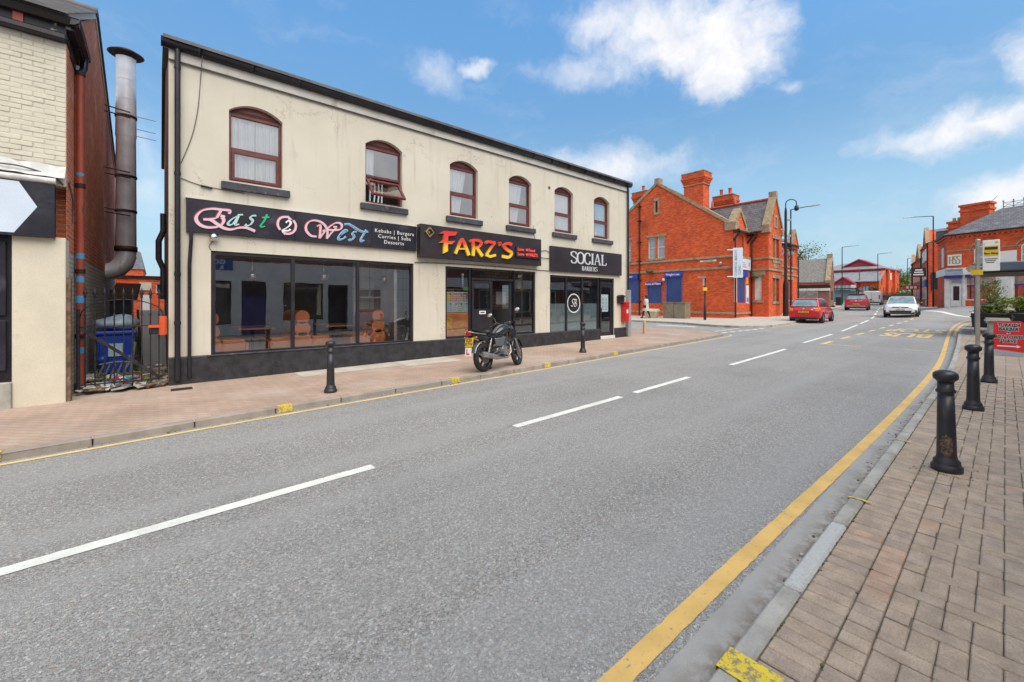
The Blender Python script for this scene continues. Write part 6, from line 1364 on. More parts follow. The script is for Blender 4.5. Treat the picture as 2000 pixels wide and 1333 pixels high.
for x in (4.6, 9.2): MB().box(x, x + 1.2, -.4, 0, -.4, 6.1).build('pier', 'red_brick', mo)
MB().box(6.6, 8.0, -.1, 0, 4.2, 5.6).build('window', 'window_white', mo)
MB().cyl((-.1, 3.0, 0), (-.1, 3.0, 6), .08, 6).build('downpipe', 'maroon_paint', mo)
t = thing('site_sign', 'white and blue name board on the modern brick building behind the hedge', 'sign', (104.5, 16.9, zb2 + .55), R(-5)); MB().box(0, .05, 0, 1.6, .3, .95).build('board', 'white_print', t); MB().box(-.02, 0, 0, 1.6, .3, .52).build('stripe', 'blue_letter', t); MB().box(0, .05, .7, .8, -.6, .3).build('post', 'iron_black', t)
# hedge, bushes
mb = MB(); rr = random.Random(9); hl = smoothline([(91, 17.5), (95, 15.6), (100, 13.9), (106, 12.6), (114, 11.9), (126, 11.5)], .35)
for p in hl:
    for k in range(70):
        q = Vector((p.x + rr.gauss(0, .25), p.y + rr.gauss(0, .55), zg(p.x, p.y) + rr.betavariate(2, 1.4) * (1.45 + .25 * math.sin(p.x * 1.3)))); a = Vector((rr.uniform(-1, 1), rr.uniform(-1, 1), rr.uniform(-1, 1))).normalized(); b_ = a.orthogonal().normalized(); s = rr.uniform(.06, .13)
        mb.cur = rr.choices([0, 1, 2], [4, 3, 2])[0]; mb.add([q - a * s, q - b_ * s * .5, q + a * s, q + b_ * s * .5], [(0, 1, 2, 3)])
o = mb.build('hedge', ['leaf_purple', 'leaf_dark', 'leaf_olive'], None, recalc=False); o['kind'] = 'stuff'; o['label'] = 'low dark purplish hedge at the bend of the road'
mb = MB(); strip(mb, [p + Vector((0, -1.4)) for p in hl], .25, .02); [mb.add([(p.x, p.y, 0)], []) for p in []]
for i, (x, y, r, ms, sd, lab, n) in enumerate([(92, 18.6, (1.0, 1.6, .95), ['leaf_yellow', 'leaf_light'], 1, 'bright yellow-green bush in front of the glazed porch', 900), (94.5, 16.8, (1.2, 1.7, 1.15), ['leaf_yellow', 'leaf_light'], 2, 'bright yellow-green bush between the porch and the dark shrub', 1100),
        (96, 15.6, (1.3, 1.5, 1.5), ['leaf_dark', 'leaf_olive'], 3, 'dark green rounded shrub at the left end of the hedge', 1200), (119, 14.0, (2.0, 2.0, 1.7), ['leaf_yellow', 'leaf_light'], 4, 'yellow-green bush at the right end of the hedge', 1500), (128, 14.2, (2.5, 2.5, 2.1), ['leaf_light', 'leaf_olive'], 5, 'large light green bush behind the right end of the hedge', 1500)]):
    shrub('bush', lab, x, y, zg(x, y), r, n, .13, ms, sd)
tree('feathery grey-green tree rising behind the stone-slate roof', 92, 23.6, zg(92, 23), 10.6, 2.6, 3600, .16, ['leaf_olive', 'leaf_light'], 21)
tree('small dark tree crown peeping out beside the red brick corner building', 88, 26.3, zg(88, 26), 8.8, 1.9, 2000, .15, ['leaf_olive', 'leaf_dark'], 22)
tree('pale green tree right of the modern brick building', 124, 15.4, zg(124, 15), 6.6, 2.3, 2600, .16, ['leaf_light', 'leaf_olive'], 23)
tree('taller thin olive tree behind the pale green tree at the bend', 138, 14.6, zg(138, 14), 7.0, 3.0, 2600, .18, ['leaf_olive', 'leaf_light'], 24)

# ------------------------------------------------------------------ estate agent's corner building on the right
AZ = math.atan2(-.945, -.327)
def arch_window(parent, x0, x1, z0, zs, y=0.0, rise=.38):
    n = 10; cx = (x0 + x1) / 2; h = (x1 - x0) / 2
    arc = [(cx - h * math.cos(math.pi * k / n), zs + rise * math.sin(math.pi * k / n)) for k in range(n + 1)]
    w_ = MB().prism([(x0, y - .05, z0), (x1, y - .05, z0)] + [(a, y - .05, b_) for a, b_ in reversed(arc)], (0, .05, 0)).build('window', 'window_white', parent)
    m = (z0 + zs) / 2 - .05
    MB().box(x0 + .09, x1 - .09, y - .07, y - .052, z0 + .1, m).build('pane', 'sash_glass', w_)
    arc2 = [(cx - (h - .09) * math.cos(math.pi * k / n), zs + (rise - .08) * math.sin(math.pi * k / n)) for k in range(n + 1)]
    MB().prism([(x0 + .09, y - .07, m + .1), (x1 - .09, y - .07, m + .1)] + [(a, y - .07, b_) for a, b_ in reversed(arc2)], (0, .018, 0)).build('pane', 'sash_glass', w_)
    ar = MB(); h2 = h + .3
    for k in range(n): ar.beam((cx - h2 * math.cos(math.pi * k / n), y - .04, zs + (rise + .35) * math.sin(math.pi * k / n)), (cx - h2 * math.cos(math.pi * (k + 1) / n), y - .04, zs + (rise + .35) * math.sin(math.pi * (k + 1) / n)), .09, .09, (0, 1, 0))
    ar.build('arch_moulding', 'sandstone', w_); MB().box(x0 - .15, x1 + .15, y - .14, y, z0 - .14, z0).build('sill', 'sandstone', w_)
ea = thing('corner_building', 'red brick corner shop building with a white fascia, arched windows and ironwork on its roof', 'building', (54, 3.4, 0), AZ)
FP = [(-2.27, 3.87), (0, 0), (14, 0), (14, 9), (-2.27, 9)]
def ring(z0, z1, out, name, m):
    pts = [(-2.27 - out, 3.87 - out * .5), (-out * .45, -out), (14, -out), (14, .0), (0, .0), (-2.27, 3.87)]
    return MB().prism([(a, b_, z0) for a, b_ in pts], (0, 0, z1 - z0)).build(name, m, ea)
MB().prism([(a, b_, 3.95) for a, b_ in FP], (0, 0, 3.5)).build('wall', 'red_brick', ea); MB().prism([(a + .25 if i in (0, 4) else a, b_ + (.25 if i < 3 else 0), .7) for i, (a, b_) in enumerate(FP)], (0, 0, 3.25)).build('ground_floor_core', 'dark_room', ea)
ring(3.98, 4.60, .14, 'sign_fascia', 'cream_sign'); ring(7.05, 7.25, .06, 'brick_cornice', 'red_brick'); ring(7.32, 7.5, .16, 'brick_cornice', 'red_brick')
for k in range(32): MB().box(.1 + .3 * k, .25 + .3 * k, -.15, -.0, 7.20, 7.33).build('dentil', 'red_brick', ea)
ring(7.48, 7.60, .32, 'gutter', 'iron_black')
ring(6.1, 6.2, .03, 'string_course', 'sandstone')
arch_window(ea, 1.75, 2.85, 4.85, 6.0); arch_window(ea, 4.45, 5.55, 4.85, 6.0); arch_window(ea, 7.2, 8.3, 4.85, 6.0)
sd_ = MB(); 
d1 = Vector((-2.27, 3.87)).normalized(); n1 = Vector((-d1.y, d1.x)); 
if n1.x > 0: n1 = -n1
def fc(s, z, o=.03): p = d1 * s + n1 * o; return (p.x, p.y, z)
MB().hexa([fc(1.4, 4.8, 0), fc(2.3, 4.8, 0), fc(2.3, 4.8, .05), fc(1.4, 4.8, .05)], [fc(1.4, 6.6, 0), fc(2.3, 6.6, 0), fc(2.3, 6.6, .05), fc(1.4, 6.6, .05)]).build('side_window', 'window_white', ea)
MB().hexa([fc(1.0, .9, 0), fc(4.4, .9, 0), fc(4.4, .9, .05), fc(1.0, .9, .05)], [fc(1.0, 3.98, 0), fc(4.4, 3.98, 0), fc(4.4, 3.98, .05), fc(1.0, 3.98, .05)]).build('side_wall', 'red_brick', ea)
for a, b_ in ((-.16, .18), (1.02, 1.2), (3.12, 3.98), (6.2, 6.9), (9, 9.5)): MB().box(a, b_, -.08, .1, 1.1, 3.98).build('pilaster', 'window_white', ea, bevel=.02)
MB().box(.15, 1.05, .02, .12, 1.05, 3.98).build('door_surround', 'window_white', ea); dd = MB().box(.28, .95, -.03, .02, 1.22, 3.2).build('door', 'window_white', ea); MB().box(.42, .82, -.04, -.03, 1.75, 3.0).build('pane', 'sign_black', dd); MB().box(.30, .93, -.03, .02, 3.28, 3.75).build('fanlight', 'sash_glass', ea)
for a, b_ in ((1.2, 3.12), (3.98, 6.2), (6.9, 9.0)):
    MB().box(a, b_, -.02, .15, 1.0, 1.75).build('stall_riser', 'red_brick', ea); f_ = MB(); f_.holed('x', a, b_, 1.75, 3.98, -.03, .05, [(a + .09, b_ - .09, 1.85, 3.75)]); w_ = f_.build('shop_window', 'window_white', ea)
    MB().quad((a, .02, 1.75), (b_, .02, 1.75), (b_, .02, 3.9), (a, .02, 3.9)).build('pane', 'upper_glass', w_); MB().box(a + .09, b_ - .09, -.035, .0, 2.95, 3.05).build('blue_strip', 'blue_shop', w_); MB().box(a + .09, b_ - .09, .04, .06, 3.05, 3.75).build('blind', 'teal_letter', w_)
for a, b_ in ((-.1, 1.05), (1.3, 2.4)): MB().box(a, b_, -.3, -.0, 3.70, 3.97).build('awning_box', 'blue_shop', ea)
MB().hexa([(-2.6, 3.7, 7.58), (-.2, -.35, 7.58), (14.3, -.35, 7.58), (14.3, 9, 7.58)], [(1.6, 5.2, 10.05), (1.7, 4.8, 10.05), (9, 4.8, 10.05), (9, 9, 10.05)]).build('hip_roof', 'roof_slates', ea)
for k in range(9):
    x = 1.75 + .62 * k; mb = MB(); z = 10.06; mb.cyl((x, 4.9, z), (x, 4.9, z + .62), .03, 5); mb.lathe([(.07, .58), (.0, .74)], (x, 4.9, z), 6)
    if k < 8:
        mb.beam((x, 4.9, z + .1), (x + .62, 4.9, z + .1), .03, .03); mb.beam((x, 4.9, z + .48), (x + .62, 4.9, z + .48), .03, .03); mb.beam((x, 4.9, z + .1), (x + .62, 4.9, z + .48), .025, .025, (0, 1, 0)); mb.beam((x, 4.9, z + .48), (x + .62, 4.9, z + .1), .025, .025, (0, 1, 0))
    mb.build('roof_cresting', 'iron_black', ea)
def stack2(x0, x1, y0, y1, z0, z1, parent):
    c = MB().box(x0, x1, y0, y1, z0, z1 - .7).build('chimney', 'red_brick', parent); mb = MB(); mb.box(x0 - .08, x1 + .08, y0 - .08, y1 + .08, z1 - .7, z1 - .5); mb.box(x0, x1, y0, y1, z1 - .5, z1 - .2); mb.box(x0 - .1, x1 + .1, y0 - .1, y1 + .1, z1 - .2, z1); mb.build('corbel', 'red_brick', c); return c
stack2(-.95, 1.0, 4.5, 5.5, 7.6, 10.85, ea); c2 = stack2(-1.9, -.95, 4.7, 5.5, 7.6, 9.45, ea); [MB().lathe([(.15, 9.45), (.13, 9.8), (0, 9.8)], (-1.6 + .35 * k, 5.1, 0), 8).build('chimney_pot', 'sandstone', c2) for k in range(2)]
MB().box(-3.2, 1.0, 5.6, 9, 7.5, 8.75).build('rear_dormer', 'slate', ea); MB().box(-3.3, 1.1, 5.5, 9, 8.75, 9.0).build('dormer_roof', 'lead_white', ea)
MB().cyl((1.05, 4.6, 10.7), (1.5, 4.6, 11.2), .02, 5).build('aerial', 'cable', ea)
hs = thing('logo_sign', 'square white sign with tan monogram letters HSS on the red brick corner shop', 'sign', (54, 3.4, 0), AZ); MB().box(.06, .96, -.07, -.01, 4.84, 5.80).build('board', 'white_print', hs); mb = MB()
mat('tan_print', (.36, .25, .11), .5)
O3 = (0, -.071, 0)
for pts in ([(.2, 5.65), (.2, 5.0)], [(.40, 5.65), (.40, 5.0)], [(.2, 5.32), (.4, 5.32)], [(.66, 5.58), (.56, 5.66), (.46, 5.58), (.5, 5.4), (.62, 5.25), (.6, 5.05), (.48, 5.0), (.4, 5.1)], [(.88, 5.58), (.79, 5.66), (.68, 5.56), (.73, 5.4), (.86, 5.25), (.84, 5.05), (.72, 4.98), (.62, 5.1)]): pen(mb, pts, .085, O3, (1, 0, 0), (0, 0, 1), .006, nib=0, thin=.45)
mb.build('monogram', 'tan_print', hs, kind='stuff')
fs = thing('fascia_lettering', 'tan capitals HIGH STREET on the white fascia of the red brick corner shop', 'sign', (54, 3.4, 0), AZ)
mb = MB(); serif(mb, 'TCC', 1.78, 4.17, .27, 1.3, -.145, ext=.01, gap=1.15) if False else None
mb = MB()
def serif_local(s, x, z, h):
    return serif(mb, s, x, z, h, 1.45, -.146, ext=.01, gap=1.22)
xe = serif_local('TCC', 1.80, 4.17, .26); serif_local('HIGH STREET', 2.75, 4.17, .26)
mb.build('lettering', 'tan_print', fs, kind='stuff')
t = thing('telephone_board', 'pale blue fascia board with TELEPHONE lettering above the corner shop door', 'sign', (54, 3.4, 0), AZ); MB().box(-.08, 1.1, -.165, -.142, 4.06, 4.54).build('board', 'frosted_film', t); mb = MB(); text_mb('TELEPHONE', .19, (.5, -.166, 4.40), (1, 0, 0), (0, 0, 1), .004, mb=mb); mb.build('lettering', 'sign_black', t, kind='stuff')
one(MB().box(0, 1.38, -.12, -.02, 0, 1.05), 'blank_panel', 'white_print', 'blank white panel between the arched windows of the corner shop', 'panel', (54 + 2.84 * -.327, 3.4 + 2.84 * -.945, 4.73), rz=AZ)

# ------------------------------------------------------------------ row of brick houses further up on the right
def rowhouse(x0, y0, x1, y1, depth, zb_, ze, zr, label, seed, chimney=True):
    """house front from (x0,y0) to (x1,y1), gable towards the road"""
    a = math.atan2(y1 - y0, x1 - x0); L = math.hypot(x1 - x0, y1 - y0); t = thing('terraced_house', label, 'house', (x0, y0, zb_), a, 'brick houses up the right of the road')
    e, r_ = ze - zb_, zr - zb_
    MB().box(0, L, -depth, 0, -.3, e).build('wall', 'red_brick', t)
    gw = min(L * .45, 4.5); gx = 1.0
    MB().prism([(gx, .12, e - .2), (gx + gw, .12, e - .2), (gx + gw / 2, .12, r_)], (0, -1.2, 0)).build('gable', 'red_brick', t)
    for q in ((gx - .15, gx + gw / 2), (gx + gw + .15, gx + gw / 2)): MB().prism([(q[0], .18, e - .25), (q[1], .18, r_), (q[1], .18, r_ + .3), (q[0], .18, e + .05)], (0, -.4, 0)).build('coping', 'sandstone', t)
    MB().hexa([(0, .25, e), (L, .25, e), (L, -depth, e), (0, -depth, e)], [(.0, -depth / 2, r_ - .1), (L, -depth / 2, r_ - .1), (L, -depth / 2 - .1, r_ - .1), (0, -depth / 2 - .1, r_ - .1)]).build('roof', 'roof_slates', t)
    n = int(L / 2.2)
    for k in range(n):
        for z0 in (.9, 3.3, 5.6):
            if z0 + 1.5 > e: continue
            w_ = MB().box(.6 + 2.2 * k, 1.7 + 2.2 * k, 0, .05, z0, z0 + 1.5).build('window', 'window_white', t); MB().box(.7 + 2.2 * k, 1.6 + 2.2 * k, .05, .06, z0 + .1, z0 + 1.4).build('pane', 'sash_glass', w_); MB().box(.5 + 2.2 * k, 1.8 + 2.2 * k, 0, .12, z0 - .15, z0).build('sill', 'sandstone', w_)
    if chimney: stack2(L * .6, L * .6 + 1.2, -depth / 2 - .5, -depth / 2 + .4, r_ - .4, r_ + 1.6, t)
    for x in (.15, L - .2): MB().cyl((x, .08, e), (x, .08, 0), .06, 6).build('downpipe', 'iron_black', t)
    return t
rowhouse(70, 5.95, 80, 7.45, 8, zg(70, 5.9) + .1, 8.6, 10.6, 'nearest gabled brick house behind the corner shop with a black side panel', 1)
rowhouse(80.2, 7.5, 92, 9.6, 8, zg(80, 7.5) + .1, 7.6, 9.6, 'second gabled brick house behind the corner shop, with a red shop sign', 2)
rowhouse(92.2, 9.65, 104, 10.6, 8, zg(92, 9.6) + .1, 7.6, 9.2, 'farthest brick house of the row behind the corner shop', 3, False)
one(MB().box(0, .35, -3.2, 0, 0, 1.9), 'yard_wall', 'red_brick', 'low red brick yard wall beside the corner shop', 'wall', (64.5, 5.2, zg(64.5, 5.2) + .1))
t = thing('hanging_sign', 'black projecting sign with white marks on the brick house behind the corner shop', 'sign', (69.5, 6.1, 4.6)); MB().box(-.05, .05, 0, 1.3, 0, 1.1).build('board', 'sign_black', t); mb = MB(); [mb.box(-.07, -.05, .2 + .05 * k, 1.1 - .08 * k, .2 + .28 * k, .36 + .28 * k) for k in range(3)]; mb.build('lettering', 'white_print', t, kind='stuff')
t = thing('hanging_sign', 'red projecting shop sign with white marks on the second brick house', 'sign', (79, 7.6, 3.3)); MB().box(-.05, .05, 0, 1.7, 0, .6).build('board', 'red_print', t); mb = MB(); [mb.box(-.07, -.05, .25 + .4 * k, .5 + .4 * k, .15, .45) for k in range(3)]; mb.build('lettering', 'white_print', t, kind='stuff')
one(MB().box(-.1, .0, -1.9, -.2, 0, 2.1), 'black_panel', 'sign_black', 'large black panel on the side wall of the nearest gabled brick house', 'panel', (69.98, 5.9, 3.0))
t = thing('shop_sign', 'blue and white shop sign over a grey door on the nearest gabled brick house', 'sign', (70, 5.95, zg(70, 6) + .1), R(8.5)); MB().box(.3, 3, 0, .35, 2.4, 3.1).build('fascia', 'sign_blue', t); MB().box(.5, 1.6, .0, .08, .1, 2.3).build('door', 'grey_steel', t); MB().box(1.9, 2.9, .0, .08, .1, 2.3).build('shutter', 'white_room', t)
# ------------------------------------------------------------------ vehicles
def car_paint(name, rgb):
    m, t, b = _mk(name); b.inputs['Base Color'].default_value = (*rgb, 1); b.inputs['Roughness'].default_value = .32; b.inputs['Coat Weight'].default_value = .8; b.inputs['Coat Roughness'].default_value = .04
car_paint('red_paint', (.52, .012, .02)); car_paint('white_paint_car', (.74, .74, .75)); car_paint('dark_red_paint', (.42, .010, .022)); car_paint('van_white', (.66, .67, .70)); car_paint('gloss_black', (.012, .011, .013))
mat('rubber', (.022, .021, .021), .8, bump=.2); mat('alloy', (.50, .50, .51), .3, .8); mat('car_glass', (.045, .06, .065), .04, spec=.9, var=.1); mat('car_glass_pale', (.20, .27, .28), .05, spec=.9, var=.3, vs=3); mat('lamp_red', (.50, .02, .012), .2, coat=.5); mat('lamp_clear', (.62, .63, .65), .1, coat=.5, spec=.8); mat('lamp_orange', (.75, .22, .03), .3)
mat('dark_trim', (.028, .028, .03), .6); mat('plate_yellow', (.72, .50, .03), .5); mat('plate_white', (.75, .75, .72), .5)
def wheel(parent, x, y, r, w, side, spokes=5):
    ty = MB(); ty.lathe([(r * .66, -w / 2), (r * .92, -w / 2), (r, -w * .36), (r, w * .36), (r * .92, w / 2), (r * .66, w / 2), (r * .66, -w / 2)], (x, y, r), 26, 'y'); o = ty.build('wheel', 'rubber', parent)
    rm = MB(); s = side * w * .40
    rm.lathe([(r * .67, -w * .45), (r * .67, w * .45)], (x, y, r), 22, 'y'); rm.lathe([(.0, s), (r * .16, s), (r * .16, s * .4)], (x, y, r), 12, 'y'); rm.lathe([(r * .60, s), (r * .67, s * 1.08)], (x, y, r), 22, 'y')
    for k in range(spokes): a = 2 * math.pi * k / spokes; rm.beam((x + r * .1 * math.cos(a), y + s * .92, r + r * .1 * math.sin(a)), (x + r * .64 * math.cos(a), y + s * .97, r + r * .64 * math.sin(a)), r * .17, .03, (0, 1, 0))
    rm.build('rim', 'alloy', o); MB().cyl((x, y + s * .1, r), (x, y + s * .2, r), r * .62, 20).build('brake_disc', 'dark_trim', o)
def loft(st, name, m, parent, glassy=False):
    """body shell: st = list of (x, zlow, zmid, ztop, hw_low, hw_mid, hw_top), mirrored left to right"""
    mb = MB(); mb.smooth = True; K = 12
    def sec(s):
        x, z0, z1, z2, a, b_, c = s
        half = [(0, z0), (a * .92, z0), (a, z0 + .06), (b_, z0 + (z1 - z0) * .45), (b_ * 1.0, z1), (b_ * .99, z1 + (z2 - z1) * .4), (c + (b_ - c) * .35, z2 - (z2 - z1) * .18), (c, z2 - .012), (c * .5, z2 + .012), (0, z2 + .02)]
        return [(x, y, z) for y, z in half] + [(x, -y, z) for y, z in half[-2:0:-1]]
    S = [sec(s) for s in st]; n = len(S[0])
    for s in S: mb.v += s
    for i in range(len(S) - 1):
        for k in range(n): mb.f.append([i * n + k, i * n + (k + 1) % n, (i + 1) * n + (k + 1) % n, (i + 1) * n + k]); mb.m.append(0); mb.sm.append(True)
    for i in (0, len(S) - 1): mb.f.append([i * n + k for k in range(n)]); mb.m.append(0); mb.sm.append(False)
    return mb.build(name, m, parent)
def car(name, label, cat, loc, rz, paint, L, W, H, belt, bonnet, r, cabin, kind='hatch', glass_m='car_glass', front=False):
    t = thing(name, label, cat, loc, rz); h = W / 2; zl = .20
    xr, xf = -L / 2, L / 2
    if kind == 'van':
        st = [(xr, .35, .7, H - .1, h * .93, h * .97, h * .82), (xr + .1, .3, .8, H, h * .97, h, h * .88), (xf - 1.5, .28, .85, H, h * .97, h, h * .86), (xf - .85, .28, .85, belt + .1, h * .97, h, h * .8), (xf - .1, .3, .7, bonnet - .1, h * .93, h * .95, h * .7), (xf, .35, .6, .8, h * .8, h * .85, h * .6)]
    else:
        st = [(xr, .34, .55, belt - .22, h * .80, h * .88, h * .74), (xr + .06, .28, .60, belt - .04, h * .90, h * .95, h * .84), (xr + .35, .25, .64, belt, h * .95, h * .995, h * .90), (xr + .9, zl, .66, belt, h * .96, h, h * .91), (0, zl, .66, belt - .02, h * .96, h, h * .91), (cabin[3] + .05, zl, .64, belt - .04, h * .96, h, h * .88),
              (xf - .75, .22, .60, bonnet, h * .95, h * .985, h * .80), (xf - .25, .25, .55, bonnet - .09, h * .90, h * .94, h * .70), (xf - .06, .28, .48, bonnet - .2, h * .82, h * .86, h * .62), (xf, .32, .44, bonnet - .32, h * .70, h * .74, h * .54)]
    body = loft(st, 'body', paint, t)
    if kind != 'van':
        a, b_, c, d = cabin        # rear base, rear roof, front roof, front base
        hb, hr = h * .905, h * .735
        gh = MB(); gh.smooth = False
        gh.hexa([(a, -hb, belt - .03), (d, -hb * .98, belt - .06), (d, hb * .98, belt - .06), (a, hb, belt - .03)], [(b_, -hr, H - .06), (c, -hr * .98, H - .05), (c, hr * .98, H - .05), (b_, hr, H - .06)])
        gh.build('cabin', paint, t, bevel=.05, seg=3)
        MB().hexa([(b_ - .08, -hr * .97, H - .045), (c - .12, -hr * .93, H - .045), (c - .12, hr * .93, H - .045), (b_ - .08, hr * .97, H - .045)], [(b_ + .1, -hr * .8, H), (c - .35, -hr * .8, H), (c - .35, hr * .8, H), (b_ + .1, hr * .8, H)]).build('roof', paint, t, bevel=.02)
        def lerp3(p, q, k): return tuple(p[i] + (q[i] - p[i]) * k for i in range(3))
        def panel(P, u0, u1, v0, v1, off, nm, m):
            q = lambda u, v: lerp3(lerp3(P[0], P[1], u), lerp3(P[3], P[2], u), v)
            pts = [q(u0, v0), q(u1, v0), q(u1, v1), q(u0, v1)]; pts = [tuple(p[i] + off[i] for i in range(3)) for p in pts]
            return MB().prism(pts, tuple(-.6 * o_ for o_ in off)).build(nm, m, t)
        RB = [(a, -hb, belt - .03), (a, hb, belt - .03), (b_, hr, H - .06), (b_, -hr, H - .06)]; FB = [(d, hb, belt - .06), (d, -hb, belt - .06), (c, -hr, H - .05), (c, hr, H - .05)]
        panel(RB, .07, .93, .10, .90, (-.022, 0, .012), 'rear_window', glass_m); panel(FB, .05, .95, .04, .93, (.02, 0, .014), 'windscreen', glass_m)
        for s in (-1, 1):
            SB = [(a, s * hb, belt - .03), (d, s * hb * .98, belt - .06), (c, s * hr * .98, H - .05), (b_, s * hr, H - .06)]
            panel(SB, .14, .42, .10, .86, (0, s * .022, .01), 'side_window', 'car_glass'); panel(SB, .45, .82, .08, .88, (0, s * .022, .01), 'side_window', 'car_glass')
            mi = MB(); mi.ball((d - .28, s * (h + .10), belt + .03), .08, .11, .075, 10, 6); mi.beam((d - .26, s * (h - .12), belt - .02), (d - .28, s * (h + .06), belt + .0), .06, .04); mi.build('door_mirror', 'gloss_black', t)
    wx = (xr + L * .185, xf - L * .20)
    for x in wx:
        for s in (-1, 1):
            MB().cyl((x, s * (h - .16), r), (x, s * (h + .004), r), r * 1.16, 24).build('wheel_arch', 'dark_trim', t); wheel(t, x, s * (h - .075), r, .20, s)
    return t, xr, xf, h
def plate(parent, x, z, m, sgn, w=.52, hh=.11, text=True):
    p = MB().box(x - .012, x + .012, -w / 2, w / 2, z - hh / 2, z + hh / 2).build('number_plate', m, parent)
    mb = MB()
    for k in range(7): y = -w * .40 + w * .115 * k + (.03 if k > 3 else 0); mb.box(x + sgn * .012, x + sgn * .015, y, y + w * .07, z - hh * .28, z + hh * .28)
    mb.build('plate_marks', 'dark_trim', p, kind='stuff')
# red hatchback driving away, nearest
X, Y = 30.1, 7.85
t, xr, xf, h = car('red_hatchback', 'bright red hatchback driving away, nearest car on the left of the road', 'car', (X + 1.6, Y + .1, zg(X + 1.6, Y)), R(2), 'red_paint', 3.95, 1.67, 1.49, .96, .86, .305, (-1.90, -1.48, .42, 1.18), glass_m='car_glass_pale')
MB().box(xr - .05, xr + .25, -h * .90, h * .90, .30, .58).build('bumper', 'red_paint', t, bevel=.07, seg=3); MB().box(xr - .0, xr + .3, -h * .80, h * .80, .20, .31).build('valance', 'dark_trim', t, bevel=.02)
for s in (-1, 1): MB().hexa([(xr - .02, s * h * .66, .68), (xr + .02, s * h * .90, .68), (xr + .24, s * h * .97, .70), (xr + .2, s * h * .7, .68)], [(xr - .0, s * h * .70, .88), (xr + .04, s * h * .90, .90), (xr + .24, s * h * .95, .92), (xr + .2, s * h * .7, .9)]).build('tail_light', 'lamp_orange', t, bevel=.02)
plate(t, xr - .035, .66, 'plate_yellow', -1); MB().cyl((xr - .01, 0, .86), (xr - .03, 0, .855), .05, 14).build('badge', 'chrome', t); MB().cyl((xr - .0, -.42, .80), (xr - .02, -.42, .80), .045, 12).build('round_sticker', 'white_print', t)
MB().box(xr - .01, xr + .02, -.22, .22, .765, .785).build('boot_handle', 'chrome', t); MB().cyl((xr - .06, .3, .24), (xr + .2, .3, .24), .03, 10).build('exhaust_pipe', 'dark_trim', t)
# red SUV
X, Y = 53.2, 9.65
t, xr, xf, h = car('red_suv', 'dark red SUV with chrome lower bumper ahead of the red hatchback', 'car', (X + 2.0, Y + .25, zg(X + 2, Y)), R(7), 'dark_red_paint', 4.35, 1.84, 1.64, 1.05, 1.0, .35, (-2.05, -1.55, .45, 1.3), glass_m='car_glass_pale')
MB().box(xr - .05, xr + .3, -h * .92, h * .92, .38, .62).build('bumper', 'dark_red_paint', t, bevel=.07, seg=3); MB().box(xr - .07, xr + .2, -h * .78, h * .78, .37, .45).build('chrome_trim', 'chrome', t); MB().box(xr - .03, xr + .3, -h * .85, h * .85, .20, .37).build('valance', 'dark_trim', t, bevel=.02)
for s in (-1, 1): MB().hexa([(xr - .03, s * h * .48, .88), (xr + .02, s * h * .93, .86), (xr + .24, s * h * .97, .86), (xr + .2, s * h * .5, .88)], [(xr - .0, s * h * .50, 1.0), (xr + .04, s * h * .92, 1.02), (xr + .24, s * h * .95, 1.04), (xr + .2, s * h * .5, 1.0)]).build('tail_light', 'lamp_red', t, bevel=.02)
plate(t, xr - .06, .60, 'plate_yellow', -1); MB().cyl((xr - .01, 0, .93), (xr - .03, 0, .93), .06, 14).build('badge', 'chrome', t)
MB().hexa([(-1.75, -h * .70, 1.61), (-1.45, -h * .7, 1.61), (-1.45, h * .7, 1.61), (-1.75, h * .7, 1.61)], [(-1.72, -h * .7, 1.65), (-1.45, -h * .7, 1.66), (-1.45, h * .7, 1.66), (-1.72, h * .7, 1.65)]).build('roof_spoiler', 'gloss_black', t)
# white van
X, Y = 78.5, 12.35
t, xr, xf, h = car('white_van', 'white panel van driving away beyond the red SUV', 'van', (X + 2.3, Y + .3, zg(X + 2, Y)), R(4), 'van_white', 4.9, 1.95, 2.0, 1.15, 1.15, .33, None, 'van')
for s in (-1, 1): MB().box(xr - .02, xr + .1, s * h * .86 - .07, s * h * .86 + .07, .85, 1.45).build('tail_light', 'lamp_red', t, bevel=.02)
MB().box(xr - .06, xr + .2, -h * .92, h * .92, .30, .46).build('bumper', 'dark_trim', t); MB().box(xr - .012, xr, -.01, .01, .5, 1.85).build('door_seam', 'dark_trim', t); plate(t, xr - .02, .62, 'plate_yellow', -1)
for s in (-1, 1): MB().box(1.3, 1.45, s * h, s * (h + .2), 1.1, 1.35).build('door_mirror', 'dark_trim', t)
# white hatchback coming towards us
X, Y = 39.3, 4.72
t, xr, xf, h = car('white_hatchback', 'white hatchback with a black roof and lower grille driving towards the camera', 'car', (X + 2.1, Y + .16, zg(X + 2.1, Y)), R(184), 'white_paint_car', 4.25, 1.79, 1.47, .95, .93, .32, (-1.95, -1.45, .35, 1.22), glass_m='car_glass_pale')
MB().hexa([(-1.35, -.56, 1.462), (.2, -.56, 1.462), (.2, .56, 1.462), (-1.35, .56, 1.462)], [(-1.3, -.55, 1.478), (.1, -.5, 1.478), (.1, .5, 1.478), (-1.3, .55, 1.478)]).build('black_roof', 'gloss_black', t)
MB().box(xf - .32, xf + .02, -h * .93, h * .93, .26, .62).build('bumper', 'white_paint_car', t, bevel=.09, seg=3)
MB().hexa([(xf - .05, -.52, .29), (xf + .032, -.52, .29), (xf + .032, .52, .29), (xf - .05, .52, .29)], [(xf - .05, -.60, .44), (xf + .03, -.60, .44), (xf + .03, .60, .44), (xf - .05, .60, .44)]).build('lower_grille', 'dark_trim', t)
